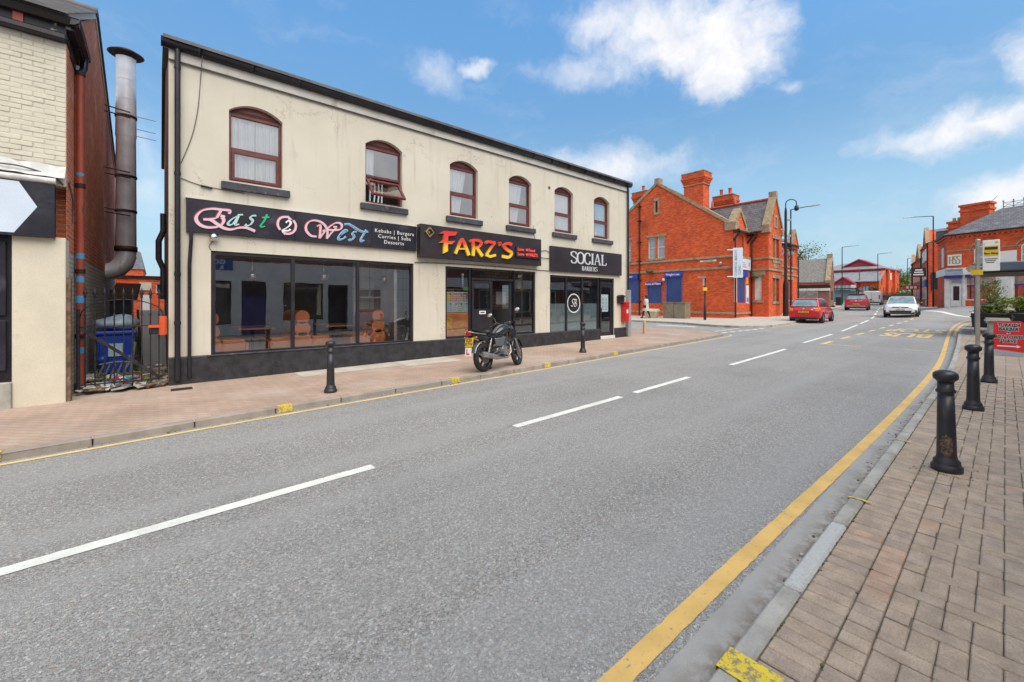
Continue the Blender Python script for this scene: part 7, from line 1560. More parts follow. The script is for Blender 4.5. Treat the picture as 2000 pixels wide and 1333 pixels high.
for s in (-1, 1):
    MB().hexa([(xf - .1, s * .66, .30), (xf + .02, s * .66, .30), (xf + .0, s * .84, .30), (xf - .1, s * .84, .30)], [(xf - .1, s * .68, .47), (xf + .015, s * .68, .47), (xf - .0, s * .84, .47), (xf - .1, s * .84, .47)]).build('fog_light_recess', 'dark_trim', t)
    MB().hexa([(xf - .10, s * .40, .63), (xf - .02, s * .40, .63), (xf - .14, s * .80, .66), (xf - .4, s * .80, .66)], [(xf - .14, s * .40, .71), (xf - .05, s * .40, .71), (xf - .2, s * .80, .78), (xf - .42, s * .8, .78)]).build('headlight', 'lamp_clear', t, bevel=.015)
MB().box(xf - .12, xf - .0, -.42, .42, .635, .70).build('grille', 'dark_trim', t); MB().box(xf - .02, xf + .005, -.62, .62, .625, .64).build('red_trim_line', 'lamp_red', t); MB().cyl((xf - .02, 0, .67), (xf + .02, 0, .67), .065, 16).build('badge', 'chrome', t)
plate(t, xf + .04, .50, 'plate_white', 1); MB().box(xf - .3, xf + .03, -h * .8, h * .8, .19, .25).build('splitter', 'dark_trim', t)

# ------------------------------------------------------------------ motorbike
mat('bike_black', (.018, .018, .020), .25, coat=.7, var=.1); mat('seat_vinyl', (.022, .022, .024), .55); mat('engine_metal', (.22, .22, .225), .38, .7, var=.3, vs=20); mat('exhaust_steel', (.42, .39, .36), .35, .85, var=.25, vs=12); mat('silver_and_glint', (.22, .22, .23), .25, .5)
bx, by = 5.30, 7.19
bk_ = thing('motorbike', 'black learner motorbike parked on the pavement in front of the takeaway door', 'motorbike', (bx, by, zg(bx, by) + KERBL), R(12)); bk_.scale = (.93, .95, .99)
lean = Matrix.Rotation(R(-5), 4, 'X')
def B(mb, name, m, parent=None, **k): mb.xf(lean); return mb.build(name, m, parent or bk_, **k)
WB, rw = 1.27, .305
def bwheel(x, w, name, steer=None):
    ty = MB(); r = rw; prof = [(r - .085, -w * .42), (r - .04, -w * .5), (r - .012, -w * .36), (r, 0), (r - .012, w * .36), (r - .04, w * .5), (r - .085, w * .42), (r - .085, -w * .42)]
    ty.lathe(prof, (x, 0, rw), 32, 'y'); rm = MB(); rm.lathe([(r - .075, -w * .40), (r - .105, -w * .34), (r - .105, w * .34), (r - .075, w * .40), (r - .075, -w * .4)], (x, 0, rw), 30, 'y'); rm.cyl((x, -.06, rw), (x, .06, rw), .045, 12)
    for k in range(5):
        a = 2 * math.pi * k / 5 + .3
        for q in (-.09, .09): rm.beam((x + .03 * math.cos(a), 0, rw + .03 * math.sin(a)), (x + (r - .10) * math.cos(a + q), 0, rw + (r - .10) * math.sin(a + q)), .028, .022, (0, 1, 0))
    dk = MB(); dk.cyl((x, -.075, rw), (x, -.067, rw), .13, 20)
    for m_ in (ty, rm, dk):
        if steer: m_.xf(steer)
    o = B(ty, name, 'rubber'); B(rm, 'rim', 'gloss_black', o); B(dk, 'brake_disc', 'engine_metal', o)
SA = Vector((WB - .30, 0, .86)); SD = Vector((.42, 0, -.9)).normalized()
steer = Matrix.Translation(SA) @ Matrix.Rotation(R(16), 4, -SD) @ Matrix.Translation(-SA)
bwheel(0, .125, 'rear_wheel'); bwheel(WB, .10, 'front_wheel', steer)
fk = MB()
for s in (-.085, .085): fk.cyl((WB, s, rw), (WB - .14, s, .62), .028, 10); fk.cyl((WB - .13, s, .60), (WB - .27, s, .93), .02, 10)
fk.beam((WB - .26, -.1, .87), (WB - .26, .1, .87), .06, .03); fk.beam((WB - .19, -.1, .72), (WB - .19, .1, .72), .06, .03); B(fk.xf(steer), 'fork', 'exhaust_steel')
fm = MB(); N = 12
for k in range(N):
    a, b_ = R(20 + 130 * k / N), R(20 + 130 * (k + 1) / N); R2 = rw + .035
    fm.hexa([(WB + R2 * math.cos(a), -.06, rw + R2 * math.sin(a)), (WB + R2 * math.cos(a), .06, rw + R2 * math.sin(a)), (WB + R2 * math.cos(b_), .06, rw + R2 * math.sin(b_)), (WB + R2 * math.cos(b_), -.06, rw + R2 * math.sin(b_))], [(WB + (R2 + .015) * math.cos(a), -.045, rw + (R2 + .015) * math.sin(a)), (WB + (R2 + .015) * math.cos(a), .045, rw + (R2 + .015) * math.sin(a)), (WB + (R2 + .015) * math.cos(b_), .045, rw + (R2 + .015) * math.sin(b_)), (WB + (R2 + .015) * math.cos(b_), -.045, rw + (R2 + .015) * math.sin(b_))])
B(fm.xf(steer), 'front_mudguard', 'bike_black')
rm_ = MB()
for k in range(9):
    a, b_ = R(60 + 100 * k / 9), R(60 + 100 * (k + 1) / 9); R2 = rw + .05
    rm_.hexa([(R2 * math.cos(q), s, rw + R2 * math.sin(q)) for q, s in ((a, -.07), (a, .07), (b_, .07), (b_, -.07))], [((R2 + .012) * math.cos(q), s, rw + (R2 + .012) * math.sin(q)) for q, s in ((a, -.06), (a, .06), (b_, .06), (b_, -.06))])
B(rm_, 'rear_mudguard', 'silver_and_glint')
fr = MB(); 
for s in (-.1, .1): fr.tube([(.0, s, rw), (.42, s, .40), (.50, s * .9, .62), (.45, s * .9, .76)], .022, 8); fr.tube([(-.28, s * .9, .80), (.1, s, .72), (.5, s * .9, .74), (WB - .36, s * .4, .88)], .018, 8); fr.tube([(WB - .34, s * .4, .84), (.86, s, .45), (.80, s, .28), (.45, s, .27), (.42, s, .40)], .018, 8)
B(fr, 'frame', 'gloss_black')
tk = MB(); tk.smooth = True; prof = [(.40, .04, .78, .80), (.46, .10, .74, .87), (.58, .135, .72, .95), (.72, .15, .74, 1.0), (.86, .145, .78, 1.0), (.96, .10, .82, .95), (1.0, .05, .84, .90)]
secs = []
for x, hw, z0, z1 in prof:
    secs.append([(x, hw * math.cos(a) * (1 if math.sin(a) > 0 else .95), (z0 + z1) / 2 + (z1 - z0) / 2 * math.sin(a)) for a in [2 * math.pi * k / 16 for k in range(16)]])
for s in secs: tk.v += s
for i in range(len(secs) - 1):
    for k in range(16): tk.f.append([i * 16 + k, i * 16 + (k + 1) % 16, (i + 1) * 16 + (k + 1) % 16, (i + 1) * 16 + k]); tk.m.append(1 if 3 <= k <= 4 or (i > 1 and k in (1, 6, 2, 5)) and k in (2, 5) and i > 3 else 0); tk.sm.append(True)  # silver faces along the tank top are painted-in reflections
for i in (0, len(secs) - 1): tk.f.append([i * 16 + k for k in range(16)]); tk.m.append(0); tk.sm.append(True)
B(tk, 'fuel_tank', ['bike_black', 'silver_and_glint'])
for s in (-1, 1): B(MB().hexa([(.80, s * .12, .74), (1.02, s * .17, .66), (1.04, s * .16, .84), (.84, s * .14, .90)], [(.80, s * .15, .74), (1.02, s * .20, .66), (1.04, s * .19, .84), (.84, s * .17, .90)]), 'tank_shroud', 'bike_black'); B(MB().prism([(.32, s * .12, .52), (.55, s * .13, .50), (.66, s * .13, .70), (.28, s * .12, .70)], (0, s * .035, 0)), 'side_panel', 'silver_and_glint', bevel=.015)
sq = MB(); pts = [(.48, .80), (.40, .775), (.25, .765), (.10, .79), (.02, .85), (-.15, .90), (-.32, .935), (-.35, .90), (-.15, .82), (.05, .76), (.45, .70)]
sq.prism([(a, -.11, b_) for a, b_ in pts], (0, .22, 0)); B(sq, 'seat', 'seat_vinyl', bevel=.03, seg=2)
tc = MB(); tc.hexa([(.12, -.11, .63), (.12, .11, .63), (-.42, .065, .77), (-.42, -.065, .77)], [(.10, -.12, .77), (.10, .12, .77), (-.42, .075, .89), (-.42, -.075, .89)]); B(tc, 'tail_cowl', 'bike_black', bevel=.02, seg=2)
B(MB().box(-.47, -.42, -.075, .075, .80, .90), 'tail_light', 'lamp_red', bevel=.012)
gr = MB()
for s in (-1, 1): gr.tube([(.0, s * .12, .80), (-.3, s * .13, .84), (-.45, s * .10, .87), (-.49, s * .04, .88)], .012, 6)
B(gr, 'grab_rail', 'exhaust_steel')
ind = MB()
for s in (-1, 1): B(MB().cyl((-.38, s * .07, .76), (-.38, s * .15, .76), .010, 6).ball((-.38, s * .17, .76), .026, .022, .02, 8, 5), 'indicator', 'lamp_orange')
pl_M = Matrix.Translation((-.44, 0, .66)) @ Matrix.Rotation(R(12), 4, 'Y')
npx = B(MB().box(-.006, .006, -.115, .115, -.09, .09).xf(pl_M), 'number_plate', 'plate_yellow'); mb = MB(); text_mb('K20', .10, (-.0065, 0, .042), (0, -1, 0), (0, 0, 1), .002, mb=mb, bold=.002); text_mb('ATW', .10, (-.0065, 0, -.042), (0, -1, 0), (0, 0, 1), .002, mb=mb, bold=.002); B(mb.xf(pl_M), 'lettering', 'dark_trim', npx, kind='stuff')
pl2 = Matrix.Translation((-.475, .01, .465)) @ Matrix.Rotation(R(10), 4, 'Y')
lp = B(MB().box(-.005, .005, -.09, .09, -.09, .09).xf(pl2), 'learner_plate', 'plate_white'); mb = MB(); mb.box(-.008, -.005, .02, .05, -.06, .065); mb.box(-.008, -.005, -.045, .02, -.06, -.03); B(mb.xf(pl2), 'letter_l', 'red_print', lp)
B(MB().beam((-.38, 0, .80), (-.46, 0, .40), .06, .012), 'plate_bracket', 'gloss_black')
en = MB(); en.cyl((.62, -.15, .40), (.62, .13, .40), .125, 20); en.cyl((.46, -.12, .40), (.46, .12, .40), .10, 16); en.box(.42, .72, -.11, .11, .30, .46); B(en, 'crankcase', 'engine_metal', bevel=.01)
B(MB().cyl((.62, -.165, .40), (.62, -.15, .40), .085, 20), 'clutch_cover', 'exhaust_steel'); 
cy = MB()
for k in range(7): cy.box(.60 + .012 * k, .76 + .012 * k, -.085, .085, .50 + .028 * k, .515 + .028 * k)
cy.box(.64, .80, -.06, .06, .46, .72); B(cy, 'cylinder', 'engine_metal')
ex = MB(); ex.tube([(.82, -.03, .60), (.92, -.08, .50), (.88, -.12, .34), (.70, -.14, .24), (.50, -.15, .25)], .022, 10); ex.tube([(.50, -.15, .25), (.35, -.165, .27), (.28, -.17, .285), (-.18, -.185, .385), (-.24, -.187, .40)], [.024, .04, .055, .062, .05], 14); B(ex, 'exhaust', 'exhaust_steel')
sh_ = MB()
for s in (-.13, .13):
    sh_.cyl((.02, s, .34), (.18, s, .70), .018, 8)
    for k in range(9): sh_.cyl((.05 + .012 * k, s, .42 + .027 * k), (.056 + .012 * k, s, .432 + .027 * k), .034, 10)
B(sh_, 'shock_absorber', 'exhaust_steel'); B(MB().hexa([(.05, .09, .25), (.5, .1, .3), (.5, .12, .3), (.05, .12, .25)], [(.05, .09, .42), (.5, .1, .44), (.5, .12, .44), (.05, .12, .42)]), 'chain_guard', 'gloss_black')
B(MB().beam((0, -.1, rw), (.45, -.1, .38), .05, .035), 'swingarm', 'gloss_black')
hb_ = MB(); hb_.tube([(WB - .44, .40, 1.03), (WB - .36, .24, 1.06), (WB - .30, .08, .97), (WB - .30, -.08, .97), (WB - .36, -.24, 1.06), (WB - .44, -.40, 1.03)], .013, 8)
hbo = B(hb_.xf(steer), 'handlebar', 'gloss_black')
for s in (-1, 1):
    B(MB().cyl((WB - .40, s * .29, 1.045), (WB - .44, s * .41, 1.03), .02, 10).xf(steer), 'grip', 'rubber', hbo); B(MB().tube([(WB - .36, s * .25, 1.05), (WB - .33, s * .33, 1.03), (WB - .37, s * .42, 1.01)], .008, 6).xf(steer), 'lever', 'exhaust_steel', hbo)
    mr = MB(); mr.tube([(WB - .37, s * .25, 1.06), (WB - .36, s * .28, 1.16), (WB - .40, s * .34, 1.24)], .008, 6); mr.ball((WB - .41, s * .37, 1.27), .022, .075, .05, 12, 8); mo_ = B(mr.xf(steer), 'mirror', 'gloss_black'); gl = MB(); gl.ball((WB - .425, s * .37, 1.27), .012, .066, .042, 12, 8); B(gl.xf(steer), 'mirror_glass', 'chrome', mo_)
B(MB().lathe([(.0, .06), (.07, .05), (.095, 0), (.08, -.06), (.04, -.10), (0, -.11)], (WB - .12, 0, .86), 16, 'x').xf(steer), 'headlight', 'bike_black'); B(MB().box(WB - .30, WB - .22, -.09, .09, .97, 1.05).xf(steer), 'clocks', 'gloss_black', bevel=.02); B(MB().tube([(.45, .14, .28), (.42, .22, .12), (.40, .27, .01)], .012, 6), 'side_stand', 'gloss_black')
for s in (-1, 1): B(MB().cyl((.46, s * .12, .32), (.46, s * .25, .32), .014, 8), 'footrest', 'rubber')

# ------------------------------------------------------------------ person walking
mat('skin', (.50, .30, .22), .55); mat('coat_pale', (.55, .52, .48), .85, var=.08); mat('hair_dark', (.035, .022, .015), .5); mat('black_cloth', (.018, .018, .02), .8)
def skin_body(verts, edges, radii, name, m, parent, root=0, sub=2):
    me = bpy.data.meshes.new(name); me.from_pydata(verts, edges, []); ob = bpy.data.objects.new(name, me); COL.objects.link(ob)
    ob.modifiers.new('skin', 'SKIN').use_smooth_shade = True; sv = me.skin_vertices[0].data if me.skin_vertices else None
    if sv is None:
        bm = bmesh.new(); bm.from_mesh(me); bm.verts.layers.skin.verify(); bm.to_mesh(me); bm.free(); sv = me.skin_vertices[0].data
    for i, r in enumerate(radii): sv[i].radius = (r, r) if not isinstance(r, tuple) else r
    sv[root].use_root = True
    s = ob.modifiers.new('sub', 'SUBSURF'); s.levels = sub; s.render_levels = sub
    dg = bpy.context.evaluated_depsgraph_get(); m2 = bpy.data.meshes.new_from_object(ob.evaluated_get(dg)); m2.name = name
    bpy.data.objects.remove(ob); m2.materials.clear(); m2.materials.append(MATS[m]); o = bpy.data.objects.new(name, m2); COL.objects.link(o); o.parent = parent
    return o
px_, py_ = 27.62, 17.24
pe = thing('person', 'person in a pale knee-length coat and black leggings walking along the brick side wall', 'person', (px_, py_, zg(px_, py_) + KERB), R(95))
V = [(0, 0, .92), (0, 0, 1.12), (0, 0, 1.32), (0, 0, 1.42), (.02, 0, 1.50), (.03, 0, 1.60),
     (0, .09, .88), (.16, .10, .50), (.24, .10, .10), (.34, .10, .04), (0, -.09, .88), (-.10, -.10, .50), (-.26, -.10, .12), (-.20, -.10, .05),
     (0, .16, 1.36), (-.10, .21, 1.10), (.02, .22, .88), (.05, .21, .80), (0, -.16, 1.36), (.10, -.21, 1.10), (.26, -.18, .96), (.32, -.16, .92)]
Ed = [(0, 1), (1, 2), (2, 3), (3, 4), (4, 5), (0, 6), (6, 7), (7, 8), (8, 9), (0, 10), (10, 11), (11, 12), (12, 13), (2, 14), (14, 15), (15, 16), (16, 17), (2, 18), (18, 19), (19, 20), (20, 21)]
Rr2 = [.14, .12, .14, .06, .05, .085, .09, .06, .04, .035, .09, .06, .04, .035, .06, .045, .035, .03, .06, .045, .035, .03]
body = skin_body(V, Ed, Rr2, 'body', 'skin', pe)
ct = MB(); ct.smooth = True; rings = [(0, 1.44, .08, .09), (0, 1.40, .14, .19), (0, 1.25, .155, .215), (0, 1.05, .15, .20), (.01, .85, .19, .23), (.02, .62, .24, .26), (.02, .55, .25, .265)]
for x, z, a, b_ in rings: ct.v += [(x + a * math.cos(2 * math.pi * k / 16), b_ * math.sin(2 * math.pi * k / 16), z) for k in range(16)]
for i in range(len(rings) - 1):
    for k in range(16): ct.f.append([i * 16 + k, i * 16 + (k + 1) % 16, (i + 1) * 16 + (k + 1) % 16, (i + 1) * 16 + k]); ct.m.append(0); ct.sm.append(True)
for s, pts in ((1, [(0, .17, 1.37), (-.10, .22, 1.10), (.01, .225, .90)]), (-1, [(0, -.17, 1.37), (.10, -.22, 1.10), (.25, -.185, .97)])): ct.tube(pts, [.075, .062, .055], 10)
ct.build('coat', 'coat_pale', pe)
hr_ = MB(); hr_.ball((.005, 0, 1.625), .115, .10, .115, 14, 10); hr_.ball((-.05, 0, 1.54), .07, .085, .10, 10, 8); hr_.build('hair', 'hair_dark', pe)
fc_ = MB(); fc_.ball((.055, 0, 1.595), .075, .075, .10, 14, 10); fc_.ball((.13, 0, 1.59), .018, .013, .02, 6, 5); fc_.build('face', 'skin', pe)
lg = MB(); lg.tube([(.02, .09, .70), (.16, .10, .50), (.24, .10, .10)], [.085, .068, .048], 10); lg.tube([(.0, -.09, .70), (-.10, -.10, .50), (-.26, -.10, .12)], [.085, .068, .048], 10); lg.build('leggings', 'black_cloth', pe)
for q in ((.24, .10, .02), (-.28, -.10, .05)): MB().box(q[0] - .06, q[0] + .17, q[1] - .045, q[1] + .045, 0.0 if q[0] > 0 else .03, .11).build('shoe', 'black_cloth', pe, bevel=.03, seg=2)
bgp = thing('shoulder_bag', 'small dark shoulder bag on the hip of the person in the pale coat', 'bag', (px_, py_, zg(px_, py_) + KERB), R(95)); MB().box(-.12, .12, .235, .30, .78, .98).build('bag', 'hair_dark', bgp, bevel=.02); MB().tube([(-.1, .26, .97), (-.02, .1, 1.43), (.02, -.1, 1.42)], .012, 5).build('strap', 'hair_dark', bgp)
# ------------------------------------------------------------------ street furniture
rust_metal('bollard_black', (.028, .027, .032), (.13, .075, .05), .62, .76, .38, .1)
BP = [(.0, 0), (.135, 0), (.14, .02), (.14, .05), (.125, .06), (.12, .075), (.118, .095), (.095, .115), (.088, .15), (.080, .45), (.073, .66), (.073, .675), (.088, .685), (.090, .70), (.074, .715), (.072, .77), (.085, .785), (.108, .80), (.112, .82), (.108, .845), (.085, .862), (.045, .874), (.0, .877)]
BP = [(r_ * .73, z_) for r_, z_ in BP]
def bollard(x, y, label, lean=(0, 0)):
    t = thing('bollard', label, 'bollard', (x, y, zg(x, y) + (KERBL if y > 5 else KERB) - .005), group='black cast iron bollards'); t.rotation_euler = (lean[0], lean[1], 0)
    MB().lathe(BP[:11] + [(.0, .66)], n=28).build('shaft', 'bollard_black', t); MB().lathe(BP[10:16] + [(.0, .77)], n=28).build('neck_ring', 'bollard_black', t); MB().lathe([(.0, .77)] + BP[15:], n=28).build('cap', 'bollard_black', t)
    return t
b0 = bollard(5.22, .33, 'nearest black bollard on the right pavement, with a scuffed brown patch near its foot', (R(-.6), R(.3)))
mat('scuff_brown', (.16, .095, .06), .7, var=.4, vs=40, stain=(.04, .035, .035), stain_s=30, stain_lo=.5, stain_hi=.6)
mb = MB(); rr = random.Random(15); na, nz_ = 16, 18
def sc_pt(i, j): a, z = R(140 + 85 * i / na), .125 + .21 * j / nz_; r_ = float(np.interp(z, [q[1] for q in BP[7:11]], [q[0] for q in BP[7:11]])) + .0012; return (r_ * math.cos(a), r_ * math.sin(a), z)
for i in range(na):
    for j in range(nz_):
        if ((i + .5) / na * 2 - 1) ** 2 + ((j + .5) / nz_ * 2 - 1) ** 2 < .85 + rr.uniform(-.35, .15): mb.quad(sc_pt(i, j), sc_pt(i + 1, j), sc_pt(i + 1, j + 1), sc_pt(i, j + 1))
mb.build('scuff', 'scuff_brown', b0, recalc=False, kind='stuff')
bollard(8.27, .28, 'middle one of the three black bollards on the right pavement'); bollard(11.08, .19, 'farthest black bollard on the right pavement, beside the red board', (0, R(1.2)))
bollard(2.2, 7.33, 'black bollard in front of the restaurant window'); bollard(5.58, 7.46, 'black bollard half hidden behind the motorbike'); bollard(9.3, 7.85, 'black bollard between the motorbike and the barber shop')
# A-board
t = thing('pavement_sign', 'red pavement board lettered TURKISH BARBER & HOT TOWEL SHAVE with a white arrow', 'sign', (16.3, -.05, zg(16.3, 0) + KERB), R(-90 - 7)); t.scale = (.76, .9, .97)
pts = [(-.33, .10), (.33, .10), (.33, .80), (.30, .87), (.24, .90), (-.24, .90), (-.30, .87), (-.33, .80)]
mat('board_red', (.62, .015, .02), .4, var=.05); 
for s in (-1, 1):
    M_ = Matrix.Rotation(R(8 * -s), 4, 'X') if True else None
    MB().prism([(a, -.012, z) for a, z in pts], (0, .024, 0)).xf(Matrix.Translation((0, s * .14, 0)) @ Matrix.Rotation(R(8) * s, 4, 'X')).build('panel', 'board_red', t)
FM = Matrix.Translation((0, -.14, 0)) @ Matrix.Rotation(R(-8), 4, 'X')
foot = MB().prism([(-.33, -.02, .0), (.33, -.02, .0), (.33, -.02, .10), (-.33, -.02, .16)], (0, .04, 0)).xf(FM).build('base', 'grey_steel', t)
mb = MB(); mb2 = MB()
for body, z, sz in (('TURKISH', .79, .115), ('BARBER', .685, .115), ('&', .585, .10), ('HOT TOWEL', .485, .115), ('SHAVE', .38, .115)):
    text_mb(body, sz, (0, -.013, z), (1, 0, 0), (0, 0, 1), .003, mb=mb2, bold=.012, spacing=1.08, shear=.12, xs=.98 if body != 'HOT TOWEL' else .9); text_mb(body, sz, (0, -.0165, z), (1, 0, 0), (0, 0, 1), .002, mb=mb, bold=.006, spacing=1.08, shear=.12, xs=.98 if body != 'HOT TOWEL' else .9)
mb2.xf(FM).build('letter_outline', 'white_print', t, kind='stuff'); mb.xf(FM).build('lettering', 'dark_trim', t, kind='stuff')
mb = MB(); mb.box(-.24, .20, -.016, -.013, .235, .262); mb.prism([(.18, -.016, .21), (.27, -.016, .248), (.18, -.016, .29)], (0, .003, 0)); mb.xf(FM).build('arrow', 'white_print', t)
MB().box(-.30, .30, -.02, .02, .84, .88).build('hinge_bar', 'dark_trim', t)
# bus stop pole and flag
mat('pole_steel', (.40, .37, .32), .45, .4, var=.15); mat('black_pole', (.022, .018, .020), .4, .2)
bx2, by2 = 17.25, .50; zb3 = zg(bx2, by2) + KERB
t = thing('bus_stop', 'steel bus stop pole with a white and yellow Bus Stop flag', 'bus stop', (bx2, by2, zb3), R(-90 - 2))
MB().cyl((0, 0, 0), (0, 0, 3.02), .045, 14).build('pole', 'pole_steel', t); MB().lathe([(.05, 3.02), (.055, 3.06), (0, 3.08)], n=12).build('pole_cap', 'pole_steel', t)
fg = MB().box(.09, .40, -.012, .012, 2.18, 3.02).build('flag', 'cream_sign', t, bevel=.006)
MB().box(.115, .375, -.016, -.012, 2.58, 2.86).build('yellow_panel', 'plate_yellow', fg)
mb = MB(); mb.box(.13, .36, -.02, -.016, 2.76, 2.83); mb.build('bus_symbol', 'dark_trim', fg); mb = MB(); text_mb('Bus Stop', .072, (.245, -.0165, 2.655), (1, 0, 0), (0, 0, 1), .003, mb=mb, bold=.003); mb.build('lettering', 'dark_trim', fg, kind='stuff')
mb = MB(); [mb.box(.12 + .015 * k, .36 - .03 * k, -.015, -.012, 2.50 - .05 * k, 2.52 - .05 * k) for k in range(3)]; mb.build('small_print', 'dark_trim', fg, kind='stuff'); MB().cyl((.34, -.015, 2.95), (.34, -.012, 2.95), .03, 12).build('emblem', 'plate_yellow', fg)
for z in (2.92, 2.3): MB().cyl((-.07, 0, z), (.14, 0, z), .015, 6).build('clamp', 'pole_steel', t)
MB().box(-.13, .10, -.065, -.045, 2.08, 2.22).build('yellow_notice', 'plate_yellow', t)
# bus shelter
mat('shelter_blue', (.10, .125, .155), .4, .3, var=.1); glass('shelter_glass', (.75, .8, .82), .1)
sx, sy = 23.6, .72; zs3 = zg(25, .5) + KERB
t = thing('bus_shelter', 'grey blue bus shelter with a flat roof behind the bus stop pole', 'bus shelter', (sx, sy, zs3), R(2))
MB().box(-.15, 4.2, -1.75, .12, 2.38, 2.72).build('roof', 'shelter_blue', t, bevel=.04); MB().box(.0, 4.0, -1.65, .05, 2.33, 2.378).build('roof_lining', 'iron_black', t)
for k in range(4): MB().box(1.3 * k, 1.3 * k + .09, -.05, .05, 0, 2.35).build('post', 'shelter_blue', t)
for k in range(3): MB().box(.09 + 1.3 * k, 1.3 + 1.3 * k, -.012, .012, .12, 2.25).build('glass_panel', 'shelter_blue' if k < 2 else 'shelter_glass', t)
MB().cyl((-.2, .12, 2.5), (-.12, .12, 2.5), .15, 6).build('end_cap', 'sandstone', t)
MB().box(1.0, 3.4, -.55, -.25, .42, .48).build('bench', 'grey_steel', t); [MB().box(a, a + .06, -.43, -.37, 0, .42).build('bench_leg', 'grey_steel', t) for a in (1.2, 3.1)]
t = thing('litter_bin', 'square buff stone litter bin beside the bus stop', 'bin', (20.6, .18, zg(20.6, .2) + KERB), R(5)); MB().box(-.2, .2, -.2, .2, 0, .68).build('body', 'kerb_concrete', t, bevel=.02); MB().hexa([(-.27, -.27, .68), (.27, -.27, .68), (.27, .27, .68), (-.27, .27, .68)], [(-.24, -.24, .78), (.24, -.24, .78), (.24, .24, .78), (-.24, .24, .78)]).build('lid', 'kerb_concrete', t)
# planters with plants
def planter(x, y, w, d, h, label, plab, mats, seed, r, n, size):
    t = thing('planter', label, 'planter', (x, y, zg(x, y) + KERB), R(-95), 'long black planters by the bus shelter')
    MB().hexa([(-w / 2 + .04, -d / 2 + .04, 0), (w / 2 - .04, -d / 2 + .04, 0), (w / 2 - .04, d / 2 - .04, 0), (-w / 2 + .04, d / 2 - .04, 0)], [(-w / 2, -d / 2, h), (w / 2, -d / 2, h), (w / 2, d / 2, h), (-w / 2, d / 2, h)]).build('trough', 'iron_black', t, bevel=.03); MB().box(-w / 2 - .03, w / 2 + .03, -d / 2 - .03, d / 2 + .03, h * .72, h * .78).build('rim_band', 'black_frame', t)
    shrub('planter_plant', plab, x, y, zg(x, y) + KERB + h - .05, r, n, size, mats, seed, 5, None, 'plant')
planter(29.6, .42, 1.25, .75, .66, 'black planter with grassy olive plants right of the bus shelter', 'drooping olive-green plants spilling from the nearer black planter', ['leaf_olive', 'leaf_yellow', 'grass_dry'], 31, (.35, .60, .22), 1500, .07)
planter(33.5, -.85, 1.5, .8, .7, 'black planter under a bright leafy bush at the right edge', 'bright yellow-green bush in the planter at the right edge', ['leaf_yellow', 'leaf_light'], 32, (.6, .85, .45), 1600, .10)
t = thing('plant_pot', 'round teal plant pot behind the nearer planter', 'plant pot', (36.2, .5, zg(36, .5) + KERB)); mat('teal_pot', (.03, .15, .15), .4); MB().lathe([(.0, .0), (.28, 0), (.45, .9), (.50, .92), (.50, 1.0), (.44, 1.0), (.4, .85), (0, .85)], n=20).build('pot', 'teal_pot', t)
shrub('olive_tree', 'thin airy olive bush growing in the teal pot', 36.2, .5, zg(36, .5) + KERB + .9, (.75, .75, .75), 900, .06, ['leaf_olive', 'leaf_light'], 33, 7, None, 'plant')
for k, lab in enumerate(('nearer black cycle hoop in front of the planters', 'farther black cycle hoop in front of the planters')):
    one(MB().tube([(0, -.42, 0), (0, -.42, .62), (0, -.36, .74), (0, -.25, .78), (0, .25, .78), (0, .36, .74), (0, .42, .62), (0, .42, 0)], .025, 8), 'cycle_stand', 'black_pole', lab, 'cycle stand', (25.2 + 1.2 * k, -.30 - .12 * k, zg(25, 0) + KERB), 'black cycle hoops', rz=R(20))
# street lamps
def lamp(x, y, h, arm, ang, label):
    t = thing('street_lamp', label, 'street lamp', (x, y, zg(x, y) + KERB), ang, 'tall black street lamps')
    MB().tube([(0, 0, 0), (0, 0, 1.4), (0, 0, 1.45), (0, 0, h)], [.085, .08, .065, .05], 12).build('column', 'black_pole', t); MB().tube([(0, 0, h - .02), (.3, 0, h + .02), (arm, 0, h + .10)], [.04, .035, .03], 8).build('arm', 'black_pole', t)
    MB().hexa([(arm - .05, -.12, h + .04), (arm + .75, -.14, h + .10), (arm + .75, .14, h + .10), (arm - .05, .12, h + .04)], [(arm - .05, -.08, h + .14), (arm + .75, -.08, h + .18), (arm + .75, .08, h + .18), (arm - .05, .08, h + .14)]).build('lantern', 'grey_steel', t, bevel=.02)
lamp(41.7, 12.0, 8.95, 1.3, R(-82), 'tall street lamp in front of the red brick corner building'); lamp(78.5, 15.9, 8.6, 1.2, R(-80), 'street lamp in front of the modern brick building')
lamp(97, 14.6, 8.4, 1.2, R(-80), 'street lamp rising from the middle of the hedge'); lamp(118, 13.1, 8.4, 1.2, R(-80), 'street lamp beside the pale green tree at the bend'); lamp(62.5, 4.95, 9.6, 1.6, R(98), 'street lamp on the right in front of the brick house row'); lamp(110, 10.2, 8.2, 1.2, R(110), 'distant street lamp at the far end of the brick house row')
# CCTV mast
x, y = 36.2, 10.75
t = thing('camera_mast', 'thick black camera mast with a wide base in front of the bay', 'camera mast', (x, y, zg(x, y) + KERB), R(-60))
MB().tube([(0, 0, 0), (0, 0, 2.4), (0, 0, 2.7), (0, 0, 7.9), (0, 0, 8.2)], [.19, .185, .10, .085, .05], 10).build('mast', 'black_pole', t); mb = MB(); mb.tube([(0, 0, 8.1), (0, 0, 8.5)] + [(.35 - .35 * math.cos(math.pi * k / 8), 0, 8.5 + .3 * math.sin(math.pi * k / 8)) for k in range(9)] + [(.7, 0, 8.3)], .035, 8); mb.build('swan_neck', 'black_pole', t)
MB().lathe([(.0, .0), (.13, .05), (.16, .2), (.12, .4), (0, .45)], (.7, 0, 7.9), 14).build('dome_camera', 'black_frame', t)
for z, q in ((7.2, .25), (6.5, -.2), (6.0, .2)): MB().box(q - .12, q + .12, -.06, .06, z, z + .12).build('camera', 'grey_steel', t)
